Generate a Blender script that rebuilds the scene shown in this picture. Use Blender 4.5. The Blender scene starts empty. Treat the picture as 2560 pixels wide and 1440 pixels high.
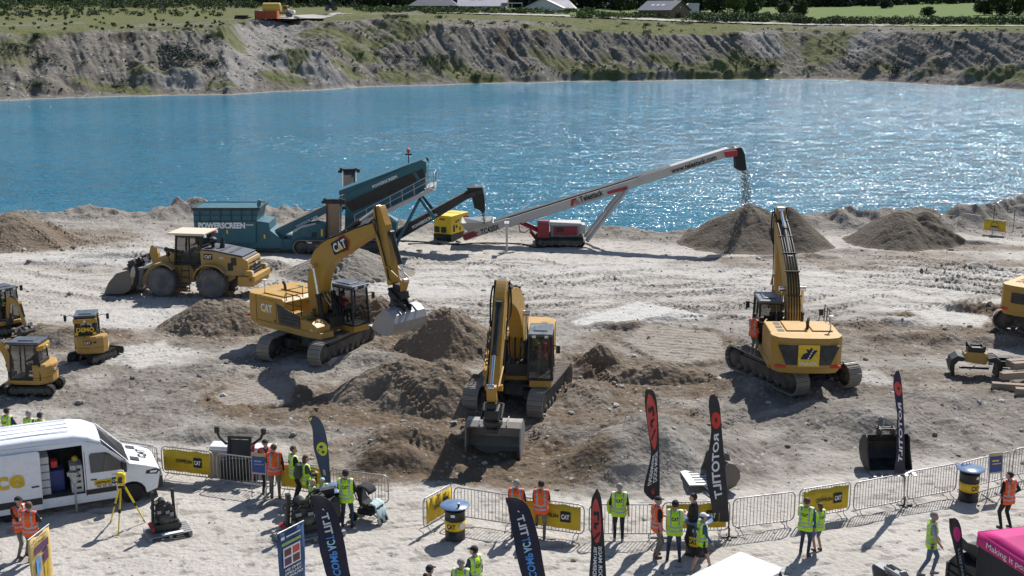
import bpy, bmesh, math, random
import numpy as np
from mathutils import Matrix, Vector
from mathutils.bvhtree import BVHTree
R = math.radians
sc = bpy.context.scene
col = sc.collection
rng = np.random.default_rng(7)
random.seed(7)
# ---------------------------------------------------------------- camera, sky, sun
FPX, PITCH, CAMH = 3000.0, R(12.6), 14.8
cam_d = bpy.data.cameras.new('camera'); cam = bpy.data.objects.new('camera', cam_d); col.objects.link(cam)
cam.location = (0, 0, CAMH); cam.rotation_euler = (R(90) - PITCH, 0, 0)
cam_d.sensor_width = 36; cam_d.lens = FPX / 2560 * 36; cam_d.clip_start = 1; cam_d.clip_end = 6000
sc.camera = cam
SUN_AZ, SUN_EL = 27.0, 48.0          # degrees right of the view axis (+Y), and above the horizon
w = bpy.data.worlds.new('World'); sc.world = w; w.use_nodes = True
nt = w.node_tree; bg = nt.nodes['Background']; sky = nt.nodes.new('ShaderNodeTexSky')
sky.sky_type = 'NISHITA'; sky.sun_disc = False; sky.sun_elevation = R(SUN_EL); sky.sun_rotation = R(SUN_AZ)
sky.air_density = 1.0; sky.dust_density = 0.6; sky.ozone_density = 1.5
nt.links.new(sky.outputs[0], bg.inputs[0]); bg.inputs[1].default_value = 0.08
sun_d = bpy.data.lights.new('sun', 'SUN'); sun_d.energy = 4.7; sun_d.angle = R(0.53); sun_d.color = (1.0, 0.97, 0.93)
sun = bpy.data.objects.new('sun', sun_d); col.objects.link(sun)
sdir = Vector((math.sin(R(SUN_AZ)) * math.cos(R(SUN_EL)), math.cos(R(SUN_AZ)) * math.cos(R(SUN_EL)), math.sin(R(SUN_EL))))
sun.rotation_euler = sdir.to_track_quat('Z', 'Y').to_euler(); sun.location = sdir * 200
sc.view_settings.view_transform = 'Standard'; sc.view_settings.look = 'None'
sc.view_settings.exposure = 0.38; sc.view_settings.gamma = 1.0
sc.cycles.max_bounces = 6; sc.cycles.transparent_max_bounces = 12
# ---------------------------------------------------------------- photo pixel -> place
_c, _s = math.cos(PITCH), math.sin(PITCH)
def ray(px, py):
    u, v = px - 1280, py - 720
    return u, FPX * _c - v * _s, -FPX * _s - v * _c
def gp(px, py, z=0.0):
    d = ray(px, py); t = (z - CAMH) / d[2]
    return Vector((d[0] * t, d[1] * t, z))
def atY(px, py, Y):
    d = ray(px, py); t = Y / d[1]
    return Vector((d[0] * t, Y, CAMH + d[2] * t))
# ---------------------------------------------------------------- materials
MATS = {}
def nodes_of(name):
    m = bpy.data.materials.new(name); m.use_nodes = True; MATS[name] = m
    t = m.node_tree; return m, t, t.nodes['Principled BSDF']
def mix_col(t, fac, a, b):
    n = t.nodes.new('ShaderNodeMix'); n.data_type = 'RGBA'
    if isinstance(fac, (int, float)): n.inputs[0].default_value = fac
    else: t.links.new(fac, n.inputs[0])
    for i, x in ((6, a), (7, b)):
        if isinstance(x, tuple): n.inputs[i].default_value = (*x[:3], 1)
        else: t.links.new(x, n.inputs[i])
    return n.outputs[2]
def noise(t, scale, detail=3, rough=.55, coord='Object', stretch=None, dist=0):
    tc = t.nodes.new('ShaderNodeTexCoord'); n = t.nodes.new('ShaderNodeTexNoise')
    n.inputs['Scale'].default_value = scale; n.inputs['Detail'].default_value = detail
    n.inputs['Roughness'].default_value = rough; n.inputs['Distortion'].default_value = dist
    src = tc.outputs[coord]
    if stretch:
        mp = t.nodes.new('ShaderNodeMapping'); mp.inputs['Scale'].default_value = stretch
        t.links.new(src, mp.inputs[0]); src = mp.outputs[0]
    t.links.new(src, n.inputs['Vector']); return n.outputs[0]
def ramp(t, fac, lo, hi, a=0., b=1.):
    n = t.nodes.new('ShaderNodeMapRange'); n.inputs[1].default_value = lo; n.inputs[2].default_value = hi
    n.inputs[3].default_value = a; n.inputs[4].default_value = b; n.clamp = True
    t.links.new(fac, n.inputs[0]); return n.outputs[0]
def bump(t, bs, h, strength, dist):
    b = t.nodes.new('ShaderNodeBump'); b.inputs['Strength'].default_value = strength; b.inputs['Distance'].default_value = dist
    t.links.new(h, b.inputs['Height']); t.links.new(b.outputs[0], bs.inputs['Normal']); return b
DUST = (.36, .32, .26)
def paint(name, c, rough=.4, dust=.35, metal=0., scale=2.2, dcol=DUST, wear=0.):
    m, t, bs = nodes_of(name)
    n1 = noise(t, scale, 5, .62); n2 = noise(t, scale * 9, 3)
    f = ramp(t, n1, .42, .75, 0, dust)
    cc = mix_col(t, f, c, dcol)
    if dust >= .18:                                                   # splashed dirt and dust climbing the lower metre of a machine
        tc = t.nodes.new('ShaderNodeTexCoord'); sx = t.nodes.new('ShaderNodeSeparateXYZ'); t.links.new(tc.outputs['Object'], sx.inputs[0]); ml = t.nodes.new('ShaderNodeMath'); ml.operation = 'MULTIPLY'
        t.links.new(ramp(t, sx.outputs[2], .2, 2.0, .26, .02), ml.inputs[0]); t.links.new(ramp(t, n1, .25, .62), ml.inputs[1]); cc = mix_col(t, ml.outputs[0], cc, dcol)
    cc = mix_col(t, ramp(t, n2, .5, .8, 0, .25 + wear), cc, tuple(x * .55 for x in c))
    t.links.new(cc, bs.inputs['Base Color'])
    t.links.new(ramp(t, n1, .3, .8, rough, min(1, rough + .35)), bs.inputs['Roughness'])
    bs.inputs['Metallic'].default_value = metal
    bump(t, bs, n2, .12, .01); return m
def plain(name, c, rough=.6, metal=0., emit=None, var=.18, scale=6.):
    m, t, bs = nodes_of(name)
    n = noise(t, scale, 3)
    t.links.new(mix_col(t, ramp(t, n, .3, .7), tuple(x * (1 - var) for x in c), tuple(min(1, x * (1 + var)) for x in c)), bs.inputs['Base Color'])
    bs.inputs['Roughness'].default_value = rough; bs.inputs['Metallic'].default_value = metal
    if emit: bs.inputs['Emission Color'].default_value = (*emit, 1); bs.inputs['Emission Strength'].default_value = 1.
    return m
CATY = (.48, .258, .028)
paint('machine_yellow', CATY, .38, .30); paint('dusty_yellow', (.46, .27, .06), .5, .6)
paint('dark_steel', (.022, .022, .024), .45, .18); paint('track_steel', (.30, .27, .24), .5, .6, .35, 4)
paint('blade_steel', (.36, .36, .37), .38, .3, .55, 3); paint('black_paint', (.012, .012, .013), .4, .12)
paint('cab_roof', (.06, .075, .10), .3, .25); paint('tyre_rubber', (.085, .085, .095), .85, .6, 0, 2, (.26, .25, .24))
paint('teal_paint', (.016, .112, .150), .4, .12); paint('teal_dark', (.008, .03, .04), .5, .2)
paint('conveyor_grey', (.46, .45, .43), .45, .25); paint('red_paint', (.38, .02, .03), .42, .14); paint('maroon_paint', (.26, .016, .024), .45, .12)
paint('generator_yellow', (.72, .52, .02), .4, .08); paint('grey_steel', (.24, .25, .27), .45, .25, .2)
paint('white_paint', (.78, .78, .79), .3, .08, 0, 1.2, (.6, .58, .54)); paint('van_white', (.80, .82, .86), .22, .04, 0, .8, (.66, .65, .63))
paint('galvanised', (.40, .40, .41), .36, .2, .6, 5); paint('loader_bucket', (.13, .12, .11), .5, .4, .2, 2, (.22, .19, .16)); paint('dusty_steel', (.27, .265, .26), .42, .75, .4, 1.6, (.24, .19, .14)); paint('timber', (.27, .20, .145), .8, .3, 0, 3)
paint('conveyor_belt', (.05, .048, .046), .8, .5, 0, 4, (.22, .19, .16)); paint('orange_container', (.55, .13, .025), .5, .15)
paint('tank_yellow', (.62, .42, .08), .4, .12); paint('blue_paint', (.02, .05, .22), .35, .1); paint('roof_dark', (.07, .08, .11), .6, .15, 0, .4)
paint('roof_cream', (.66, .56, .42), .5, .3); paint('roof_pale', (.60, .56, .58), .55, .1, 0, .4); paint('brick_wall', (.22, .15, .10), .9, .1, 0, .5); paint('wall_white', (.68, .68, .68), .8, .1, 0, .5)
plain('hose_black', (.014, .014, .015), .5); plain('chrome', (.75, .76, .78), .16, 1., var=.04); plain('rubber_black', (.02, .02, .02), .8)
plain('skin', (.52, .30, .21), .55, var=.1); plain('hair_dark', (.03, .02, .015), .7); plain('hair_grey', (.30, .27, .24), .7); plain('hair_blond', (.55, .42, .24), .7); plain('hair_brown', (.10, .055, .03), .7)
plain('cloth_black', (.018, .018, .022), .85); plain('cloth_grey', (.19, .17, .145), .9); plain('cloth_navy', (.03, .05, .10), .85); plain('cloth_jeans', (.10, .15, .24), .9)
plain('cloth_lightblue', (.34, .37, .46), .9); plain('cloth_white', (.72, .72, .74), .85); plain('cloth_blue', (.03, .10, .22), .85); plain('cloth_red', (.42, .03, .03), .85)
plain('vest_yellow', (.50, .82, .015), .6, emit=None, var=.06); plain('vest_orange', (.92, .11, .015), .6, var=.06); plain('vest_strip', (.33, .36, .42), .4, .2)
plain('vest_pale', (.74, .88, .30), .6, var=.05); plain('shoe_black', (.02, .018, .016), .6); plain('shoe_brown', (.12, .06, .03), .7); plain('shoe_grey', (.3, .3, .31), .7); plain('cloth_olive', (.07, .09, .055), .85)
plain('ink_black', (.01, .01, .01), .6); plain('ink_white', (.82, .82, .82), .6, var=.03); plain('ink_red', (.55, .02, .02), .5); plain('ink_yellow', (.85, .55, .03), .5)
plain('banner_yellow', (.66, .44, .02), .65, var=.08, scale=2); plain('banner_gold', (.58, .42, .16), .6); plain('banner_blue', (.03, .075, .18), .6, var=.3, scale=1.5)
plain('flag_navy', (.014, .014, .045), .55, var=.2, scale=1.5); plain('flag_black', (.022, .022, .028), .6, var=.15); plain('flag_slate', (.05, .07, .12), .6, var=.2, scale=1.5); plain('flag_red', (.62, .075, .06), .55)
plain('flag_lime', (.70, .72, .05), .6); plain('ink_blue', (.10, .33, .78), .55); plain('ink_sky', (.42, .70, .92), .55); plain('ink_purple', (.13, .05, .12), .6); plain('ink_green', (.32, .50, .16), .6); plain('ink_brown', (.16, .06, .05), .6)
plain('tent_magenta', (.62, .02, .20), .55, var=.08, scale=.8); plain('tent_dark', (.02, .022, .028), .7); plain('table_blue', (.13, .20, .33), .3); plain('sign_blue', (.03, .07, .25), .5)
plain('lamp_red', (.7, .03, .02), .3); plain('lamp_white', (.85, .85, .82), .15); plain('survey_yellow', (.80, .58, .02), .4); plain('blanket', (.42, .55, .56), .9); plain('orange_red', (.8, .12, .02), .4)
def glass(name, c, alpha=.45, rough=.04):
    m, t, bs = nodes_of(name)
    bs.inputs['Base Color'].default_value = (*c, 1); bs.inputs['Roughness'].default_value = rough
    bs.inputs['Alpha'].default_value = alpha; bs.inputs['Specular IOR Level'].default_value = .6
    n = noise(t, 1.5, 2); bump(t, bs, n, .05, .02); return m
glass('cab_glass', (.018, .024, .026), .58); glass('van_glass', (.02, .025, .03), .72); glass('windscreen', (.03, .035, .045), .55)
def M(*n): return [MATS[x] for x in n]
# ---------------------------------------------------------------- mesh helpers
def fix(o, parent):
    col.objects.link(o)
    if parent is not None: o.parent = parent
    return o
class MB:
    def __init__(s): s.v = []; s.f = []; s.mi = []; s.sm = []; s.X = Matrix.Identity(4)
    def add(s, vs, fs, mi=0, sm=False):
        b = len(s.v); X = s.X
        s.v += [tuple(X @ Vector(p)) for p in vs]
        for f in fs: s.f.append([b + i for i in f]); s.mi.append(mi); s.sm.append(sm)
        return s
    def box(s, c, d, mi=0, rot=None, tx=1., ty=1., sh=(0, 0)):
        x, y, z = (k / 2 for k in d); c = Vector(c)
        vs = [(-x, -y, -z), (x, -y, -z), (x, y, -z), (-x, y, -z)] + [(a * x * tx + sh[0], b * y * ty + sh[1], z) for a, b in ((-1, -1), (1, -1), (1, 1), (-1, 1))]
        if rot is not None: vs = [rot @ Vector(p) for p in vs]
        return s.add([c + Vector(p) for p in vs], [(3, 2, 1, 0), (4, 5, 6, 7), (0, 1, 5, 4), (1, 2, 6, 5), (2, 3, 7, 6), (3, 0, 4, 7)], mi)
    def prism(s, poly, y0, y1, mi=0, ax='y', taper=None):
        n = len(poly)
        def P(p, q, k):
            return (p, k, q) if ax == 'y' else ((p, q, k) if ax == 'z' else (k, p, q))
        poly2 = taper or poly
        vs = [P(p, q, y0) for p, q in poly] + [P(p, q, y1) for p, q in poly2]
        area = sum(poly[i][0] * poly[(i + 1) % n][1] - poly[(i + 1) % n][0] * poly[i][1] for i in range(n))
        flip = (area > 0) == (ax != 'y')
        a, b = list(range(n)), list(range(n, 2 * n)); fs = [a[::-1], b] + [(i, (i + 1) % n, n + (i + 1) % n, n + i) for i in range(n)]
        if not flip: fs = [f[::-1] for f in fs]
        return s.add(vs, fs, mi)
    def cyl(s, p0, p1, r0, r1=None, n=12, mi=0, caps=True):
        p0, p1 = Vector(p0), Vector(p1); r1 = r0 if r1 is None else r1
        d = (p1 - p0).normalized(); a = d.orthogonal().normalized(); b = d.cross(a)
        vs = [p + (a * math.cos(k * 2 * math.pi / n) + b * math.sin(k * 2 * math.pi / n)) * r for p, r in ((p0, r0), (p1, r1)) for k in range(n)]
        s.add(vs, [(k, (k + 1) % n, n + (k + 1) % n, n + k) for k in range(n)], mi, True)
        if caps: s.add(vs, [tuple(range(n))[::-1], tuple(range(n, 2 * n))], mi)
        return s
    def tube(s, pts, r, n=6, mi=0):
        pts = [Vector(p) for p in pts]; L = len(pts); vs = []; a = None
        for i, p in enumerate(pts):
            d = (pts[min(i + 1, L - 1)] - pts[max(i - 1, 0)]).normalized()
            a = d.orthogonal().normalized() if a is None else (a - d * a.dot(d)).normalized()
            b = d.cross(a); rr = r[i] if isinstance(r, (list, tuple)) else r
            vs += [p + (a * math.cos(k * 2 * math.pi / n) + b * math.sin(k * 2 * math.pi / n)) * rr for k in range(n)]
        fs = [(i * n + k, i * n + (k + 1) % n, (i + 1) * n + (k + 1) % n, (i + 1) * n + k) for i in range(L - 1) for k in range(n)]
        s.add(vs, fs, mi, True); return s.add(vs, [tuple(range(n))[::-1], tuple(range((L - 1) * n, L * n))], mi)
    def lathe(s, prof, n=20, mi=0, c=(0, 0, 0), ax='z', sm=True):
        vs = []; c = Vector(c)
        for r, z in prof:
            for k in range(n):
                a = k * 2 * math.pi / n; p = (r * math.cos(a), r * math.sin(a), z)
                if ax == 'y': p = (p[0], p[2], p[1])
                if ax == 'x': p = (p[2], p[0], p[1])
                vs.append(c + Vector(p))
        L = len(prof); fs = [(i * n + k, i * n + (k + 1) % n, (i + 1) * n + (k + 1) % n, (i + 1) * n + k) for i in range(L - 1) for k in range(n)]
        if ax == 'y': fs = [f[::-1] for f in fs]
        s.add(vs, fs, mi, sm)
        e = [tuple(range(n))[::-1], tuple(range((L - 1) * n, L * n))]
        return s.add(vs, e if ax != 'y' else [f[::-1] for f in e], mi)
    def ell(s, c, r, mi=0, n=14, m=8):
        c = Vector(c); prof = [(math.sin(math.pi * i / m), -math.cos(math.pi * i / m)) for i in range(m + 1)]
        vs = [c + Vector((p * math.cos(k * 2 * math.pi / n) * r[0], p * math.sin(k * 2 * math.pi / n) * r[1], z * r[2])) for p, z in prof for k in range(n)]
        return s.add(vs, [(i * n + k, i * n + (k + 1) % n, (i + 1) * n + (k + 1) % n, (i + 1) * n + k) for i in range(m) for k in range(n)], mi, True)
    def build(s, name, mats, parent=None, bev=0., label=None, weld=False):
        me = bpy.data.meshes.new(name); me.from_pydata(s.v, [], s.f)
        for m in ([mats] if isinstance(mats, str) else mats): me.materials.append(MATS[m])
        me.polygons.foreach_set('material_index', s.mi); me.polygons.foreach_set('use_smooth', s.sm); me.update()
        if weld: bm = bmesh.new(); bm.from_mesh(me); bmesh.ops.remove_doubles(bm, verts=bm.verts, dist=1e-4); bmesh.ops.delete(bm, geom=[v for v in bm.verts if not v.link_faces], context='VERTS'); bm.to_mesh(me); bm.free()
        o = fix(bpy.data.objects.new(name, me), parent)
        if bev:
            b = o.modifiers.new('bevel', 'BEVEL'); b.width = bev; b.segments = 2; b.limit_method = 'ANGLE'; b.angle_limit = R(40)
        if label: o['label'] = label
        return o
def thing(name, label, cat, loc=(0, 0, 0), rz=0., group=None, tilt=None):
    o = bpy.data.objects.new(name, None); col.objects.link(o); o.empty_display_size = .3
    o.location = loc; o.rotation_euler = (tilt[0] if tilt else 0, tilt[1] if tilt else 0, R(rz))
    return tag(o, label, cat, group)
def tag(o, label, cat, group=None, kind=None):
    o['label'] = label; o['category'] = cat
    if group: o['group'] = group
    if kind: o['kind'] = kind
    return o
def arrmesh(name, V, Fq, mats, parent=None, smooth=True, mi=None):
    me = bpy.data.meshes.new(name); V = np.asarray(V, np.float32); Fq = np.asarray(Fq, np.int32)
    me.vertices.add(len(V)); me.vertices.foreach_set('co', V.ravel()); k = Fq.shape[1]
    me.loops.add(Fq.size); me.loops.foreach_set('vertex_index', Fq.ravel()); me.polygons.add(len(Fq))
    me.polygons.foreach_set('loop_start', np.arange(0, Fq.size, k, dtype=np.int32))
    me.polygons.foreach_set('loop_total', np.full(len(Fq), k, np.int32))
    me.polygons.foreach_set('use_smooth', np.full(len(Fq), smooth, bool))
    for m in ([mats] if isinstance(mats, str) else mats): me.materials.append(MATS[m])
    if mi is not None: me.polygons.foreach_set('material_index', np.asarray(mi, np.int32))
    me.update(calc_edges=True); me.validate()
    return fix(bpy.data.objects.new(name, me), parent)
def gridfaces(nr, nc):
    i = np.arange(nr - 1)[:, None] * nc + np.arange(nc - 1)[None, :]
    return np.stack([i, i + 1, i + nc + 1, i + nc], -1).reshape(-1, 4)
def vattr(o, name, a):
    at = o.data.attributes.new(name, 'FLOAT', 'POINT'); at.data.foreach_set('value', np.asarray(a, np.float32).ravel())
_tc = {}
def text_geo(body, bold=0., space=1.):
    k = (body, bold, space)
    if k not in _tc:
        c = bpy.data.curves.new('t', 'FONT'); c.body = body; c.size = 1; c.align_x = 'CENTER'; c.align_y = 'CENTER'
        c.offset = bold; c.space_character = space; c.resolution_u = 3; c.fill_mode = 'FRONT'
        o = bpy.data.objects.new('t', c); col.objects.link(o)
        me = bpy.data.meshes.new_from_object(o.evaluated_get(bpy.context.evaluated_depsgraph_get()))
        _tc[k] = ([tuple(v.co) for v in me.vertices], [tuple(p.vertices) for p in me.polygons])
        bpy.data.objects.remove(o); bpy.data.curves.remove(c); bpy.data.meshes.remove(me)
    return _tc[k]
def put_text(mb, body, o, xd, yd, h, mi=0, bold=.02, wid=None, mirror=False, fn=None, space=1., off=0.):
    """flat lettering: o centre, xd / yd reading and up directions, h capital height; wid fits the width"""
    vs, fs = text_geo(body, bold, space)
    if not vs: return mb
    xs = [v[0] for v in vs]; ys = [v[1] for v in vs]; x0, x1, y0, y1 = min(xs), max(xs), min(ys), max(ys)
    sy = h / (y1 - y0); sx = wid / (x1 - x0) if wid else sy
    o, xd, yd = Vector(o), Vector(xd).normalized(), Vector(yd).normalized(); nz = xd.cross(yd)
    out = []
    for x, y, z in vs:
        a = (x - (x0 + x1) / 2) * sx * (-1 if mirror else 1); b = (y - (y0 + y1) / 2) * sy
        p = o + xd * a + yd * b + nz * off
        out.append(fn(a, b) if fn else p)
    return mb.add(out, [f[::-1] for f in fs] if mirror else fs, mi)
def logo_cat(mb, o, xd, yd, h, off=.006, plate=True, red=True, ms=(0, 1, 2, 3)):
    """black badge with a red hexagon, white letters, yellow wedge on the A : four materials black, red, white, yellow"""
    o, xd, yd = Vector(o), Vector(xd).normalized(), Vector(yd).normalized(); n = xd.cross(yd)
    P = lambda a, b, k: o + xd * a * h + yd * b * h + n * off * k
    if red:
        mb.add([P(.1, -.72, 1), P(.75, -.72, 1), P(1.25, 0, 1), P(.75, .72, 1), P(.1, .72, 1)], [(0, 1, 2, 3, 4)], ms[1])
    if plate:
        mb.add([P(-1.15, -.55, 1.5), P(.75, -.62, 1.5), P(1.1, 0, 1.5), P(.75, .62, 1.5), P(-1.15, .55, 1.5)] if red else [P(-1.1, -.7, 1.5), P(1.1, -.7, 1.5), P(1.1, .7, 1.5), P(-1.1, .7, 1.5)], [(0, 1, 2, 3, 4)] if red else [(0, 1, 2, 3)], ms[0])
    put_text(mb, 'CAT', o + n * off * 2.2 - xd * (.12 * h if red else 0), xd, yd, h * .82, ms[2], .035, wid=h * 1.75)
    mb.add([P(-.52, -.42, 3), P(.22, -.42, 3), P(-.14, .02, 3)], [(0, 1, 2)], ms[3])
    return mb
LOGO = ['ink_black', 'ink_red', 'ink_white', 'ink_yellow']
# ---------------------------------------------------------------- value noise for terrain
def vnoise(x, y, seed=0):
    xi = np.floor(x).astype(np.int64); yi = np.floor(y).astype(np.int64); fx = x - xi; fy = y - yi
    fx = fx * fx * (3 - 2 * fx); fy = fy * fy * (3 - 2 * fy)
    def h(a, b):
        n = (a * 374761393 + b * 668265263 + seed * 974711) & 0x7fffffff
        n = ((n ^ (n >> 13)) * 1274126177) & 0x7fffffff
        n = n ^ (n >> 16); return (n & 0xffff) / 65535.0
    return (h(xi, yi) * (1 - fx) + h(xi + 1, yi) * fx) * (1 - fy) + (h(xi, yi + 1) * (1 - fx) + h(xi + 1, yi + 1) * fx) * fy
def fbm(x, y, oct=4, seed=0, gain=.5):
    a, t, s = 1., 0., 0.
    for i in range(oct):
        t = t + a * vnoise(x * 2 ** i + i * 17.3, y * 2 ** i - i * 9.1, seed + i); s += a; a *= gain
    return t / s
sstep = lambda a, b, x: (lambda t: t * t * (3 - 2 * t))(np.clip((x - a) / (b - a), 0, 1))
# ---------------------------------------------------------------- pit floor : rasters of height and soil tone, 6 cm cells
RX0, RX1, RY0, RY1, RC = -62., 62., 18., 106., .06
ncx, ncy = int((RX1 - RX0) / RC), int((RY1 - RY0) / RC)
gx = (RX0 + (np.arange(ncx) + .5) * RC)[None, :]; gy = (RY0 + (np.arange(ncy) + .5) * RC)[:, None]
Hh = np.zeros((ncy, ncx), np.float32); Br = np.zeros_like(Hh); Pa = np.zeros_like(Hh); Sh = np.zeros_like(Hh)
GX, GY = np.broadcast_arrays(gx, gy)
def window(cx, cy, r):
    a0 = max(0, int((cx - r - RX0) / RC)); a1 = min(ncx, int((cx + r - RX0) / RC)); b0 = max(0, int((cy - r - RY0) / RC)); b1 = min(ncy, int((cy + r - RY0) / RC))
    return slice(b0, b1), slice(a0, a1)
# slow undulation and scuffs
big = fbm(GX[::8, ::8] * .09, GY[::8, ::8] * .09, 3, 3)
def up8(a):
    yy = np.clip((np.arange(ncy) / 8.), 0, a.shape[0] - 1.001); xx = np.clip(np.arange(ncx) / 8., 0, a.shape[1] - 1.001)
    y0 = yy.astype(int); x0 = xx.astype(int); fy = (yy - y0)[:, None]; fx = (xx - x0)[None, :]
    return (a[y0][:, x0] * (1 - fx) + a[y0][:, x0 + 1] * fx) * (1 - fy) + (a[y0 + 1][:, x0] * (1 - fx) + a[y0 + 1][:, x0 + 1] * fx) * fy
Hh += (up8(big) - .5) * .25
rough = up8(fbm(GX[::8, ::8] * .5, GY[::8, ::8] * .5, 3, 11))
WOB1 = up8(fbm(GX[::8, ::8] * .35, GY[::8, ::8] * .35, 4, 21)) - .5
WOB2 = up8(fbm(GX[::8, ::8] * 1.1, GY[::8, ::8] * 1.1, 3, 29)) - .5
def mound(px, py, rx, ry, h, brown=0., rot=0., sharp=1.3, shade=0., pale=0.):
    c = gp(px, py); r = max(rx, ry) * 1.6; sl = window(c.x, c.y, r)
    x = GX[sl] - c.x; y = GY[sl] - c.y; a = R(rot); u = x * math.cos(a) + y * math.sin(a); v = -x * math.sin(a) + y * math.cos(a)
    d = np.sqrt((u / rx) ** 2 + (v / ry) ** 2) + WOB1[sl] * .8 + WOB2[sl] * .25
    k = np.clip(1 - d, 0, 1) ** sharp if sharp < 1.25 else sstep(0, 1, np.clip(1.15 - d, 0, 1))
    Hh[sl] += h * k; Br[sl] = np.maximum(Br[sl], brown * sstep(0, .3, np.clip(1.1 - d, 0, 1)) * np.clip(1.0 + 1.5 * WOB2[sl] + .6 * WOB1[sl], .35, 1.25))
    if shade: Sh[sl] = np.maximum(Sh[sl], shade * sstep(0, .3, np.clip(1.1 - d, 0, 1)) * np.clip(1.0 + 1.6 * WOB2[sl], .35, 1.2))
    if pale: Pa[sl] = np.maximum(Pa[sl], pale * sstep(0, .3, np.clip(1.0 - d, 0, 1)))
def patch(px, py, rx, ry, brown=0., pale=0., shade=0., rot=0.): mound(px, py, rx * 1.1, ry * 1.1, 0, min(1, brown * 1.35), rot, 2, min(1, shade * 1.2), pale)
_yb = sstep(37.5, 40.5, GY + 3 * WOB1) * (1 - sstep(55, 63, GY + 8 * WOB1))
Sh += (_yb * (.16 + .70 * sstep(-.12, .16, WOB1))).astype(np.float32); Sh += (.5 * sstep(82, 86, GY + 5 * WOB1)).astype(np.float32); Sh += (.22 * sstep(.04, .22, WOB1) * sstep(37, 40, GY)).astype(np.float32)
# disturbed and damp soil, taken from the photograph, in metres round a ground point (shade here = grey gravelly soil)
for a in [(120, 600, 7, 4, .5), (300, 660, 5, 2.5, .25), (150, 850, 3.2, 2.2, .85), (330, 860, 3, 2.2, .45), (690, 1000, 3.4, 2.4, .7), (640, 960, 3, 2, .35), (1000, 1010, 4, 3.4, .8),
          (1120, 860, 3.4, 3.4, .7), (1080, 1140, 4.2, 2.6, .85), (1250, 1150, 3.6, 2.6, .8), (1180, 1040, 3, 3, .6), (1480, 1000, 2.6, 2.6, .9), (1490, 920, 2.2, 2., .7), (1640, 890, 4.2, 2.6, .55), (1660, 850, 4, 2, .55),
          (1640, 940, 3.2, 1.5, .85), (1560, 1060, 3.2, 3, .55), (1730, 960, 2, 2, .6), (2330, 830, 6, 2.4, .6), (2440, 790, 4.2, 1.6, .6), (2200, 860, 3, 2, .4), (2330, 960, 4, 2.4, .35),
          (1950, 660, 7, 2, .45), (2240, 640, 6, 1.8, .35), (2420, 620, 4, 1.2, .5), (2460, 660, 5, 1.2, .4), (920, 830, 6, 3, .45), (560, 830, 3.4, 2.4, .5), (820, 690, 5, 2.4, .35)]:
    patch(a[0], a[1], a[2], a[3], a[4])
for a in [(650, 1040, 7, 3, .75), (1650, 1100, 4.5, 4.5, .85), (1560, 1180, 3.6, 2, .8), (2200, 1040, 7, 4, .8), (2400, 900, 6, 4, .55), (1900, 1000, 6, 3.4, .5), (750, 900, 5, 3, .4), (900, 1050, 4, 2.5, .6), (1050, 920, 4, 3, .6),
          (1450, 800, 4, 2, .5), (2000, 800, 9, 2.2, .5), (400, 1000, 5, 3.2, .4), (200, 1080, 4, 2, .25), (1300, 560, 12, 3, .5), (300, 560, 12, 3, .5), (700, 560, 9, 3, .6), (2300, 560, 14, 4, .7), (1980, 570, 6, 3, .6), (1200, 880, 4, 4, .5), (1950, 1130, 5, 2, .55), (2450, 1080, 4, 2.4, .5)]:
    patch(a[0], a[1], a[2], a[3], 0, 0, a[4])
for a in [(1680, 790, 2.6, 1.5, .8), (1570, 790, 2.4, 1.3, .7), (2290, 770, 2.2, .8, .7), (2330, 800, 3, 1, .7), (370, 880, 2.5, 1.2, .7), (330, 900, 2.2, 1., .6), (340, 790, 5, 2.4, .5), (1900, 790, 1.6, 1.2, .5), (2160, 950, 1.6, 1.2, .5), (2460, 690, 6, 1, .6), (2300, 690, 7, .8, .6), (450, 650, 10, 2.4, .45), (1200, 700, 14, 4, .4), (1600, 680, 12, 3, .4), (2100, 720, 12, 3, .4)]:
    patch(a[0], a[1], a[2], a[3], 0, a[4])
# banked earth and loose heaps that belong to the ground
for a in [(150, 850, 2.0, 1.3, .55), (110, 830, 1.2, .9, .45), (690, 985, 2.6, 1.0, .35), (560, 1090, 3.2, .8, .35), (1640, 935, 3.2, .8, .45), (1500, 935, 1.5, 1.0, .55), (1470, 990, 1.8, 1.6, .5), (1640, 1120, 3.2, 3.2, 1.1), (1530, 1150, 2.4, 2.2, .8), (1070, 1125, 2.6, 1.7, .95), (1000, 1165, 1.6, .8, .6), (1430, 1105, 1.5, 1.7, .6),
          (2200, 1060, 4.4, 2.4, .85), (2330, 1010, 3, 1.6, .5), (1980, 960, 5, 2.6, .25), (2330, 850, 5, .9, .35), (2430, 775, 4, .5, .35), (2250, 805, 2, .5, .25), (1600, 820, 4.2, .5, .3), (1730, 830, 2.6, .5, .25), (1650, 800, 3, .4, .2), (420, 960, 2.2, .8, .18), (500, 920, 2.4, .7, .2), (330, 955, 1.2, .5, .12), (930, 900, 2.4, 1., .45), (1050, 880, 2.2, 1., .4), (960, 800, 1.6, 1, .3),
          (1300, 572, 5, .9, .55), (1560, 585, 4.4, .6, .3), (1660, 590, 3, .7, .25), (1120, 640, 4, .8, .12), (2130, 632, 3.4, .6, .2), (1990, 645, 3, .5, .25), (2420, 612, 2.6, .4, .35), (300, 640, 3.4, .6, .25), (150, 660, 4, .6, .2), (2440, 672, 1.5, .6, .4)]:
    mound(*a[:5])
mound(930, 1010, 1.1, .8, -.35); mound(1350, 960, 1.2, 2.6, -.25, .9); mound(1490, 905, 1.1, .6, -.5, .9); mound(1180, 1185, 2.4, .8, -.15, .9); mound(690, 1005, 1.7, .9, -.3, .5)
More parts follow.
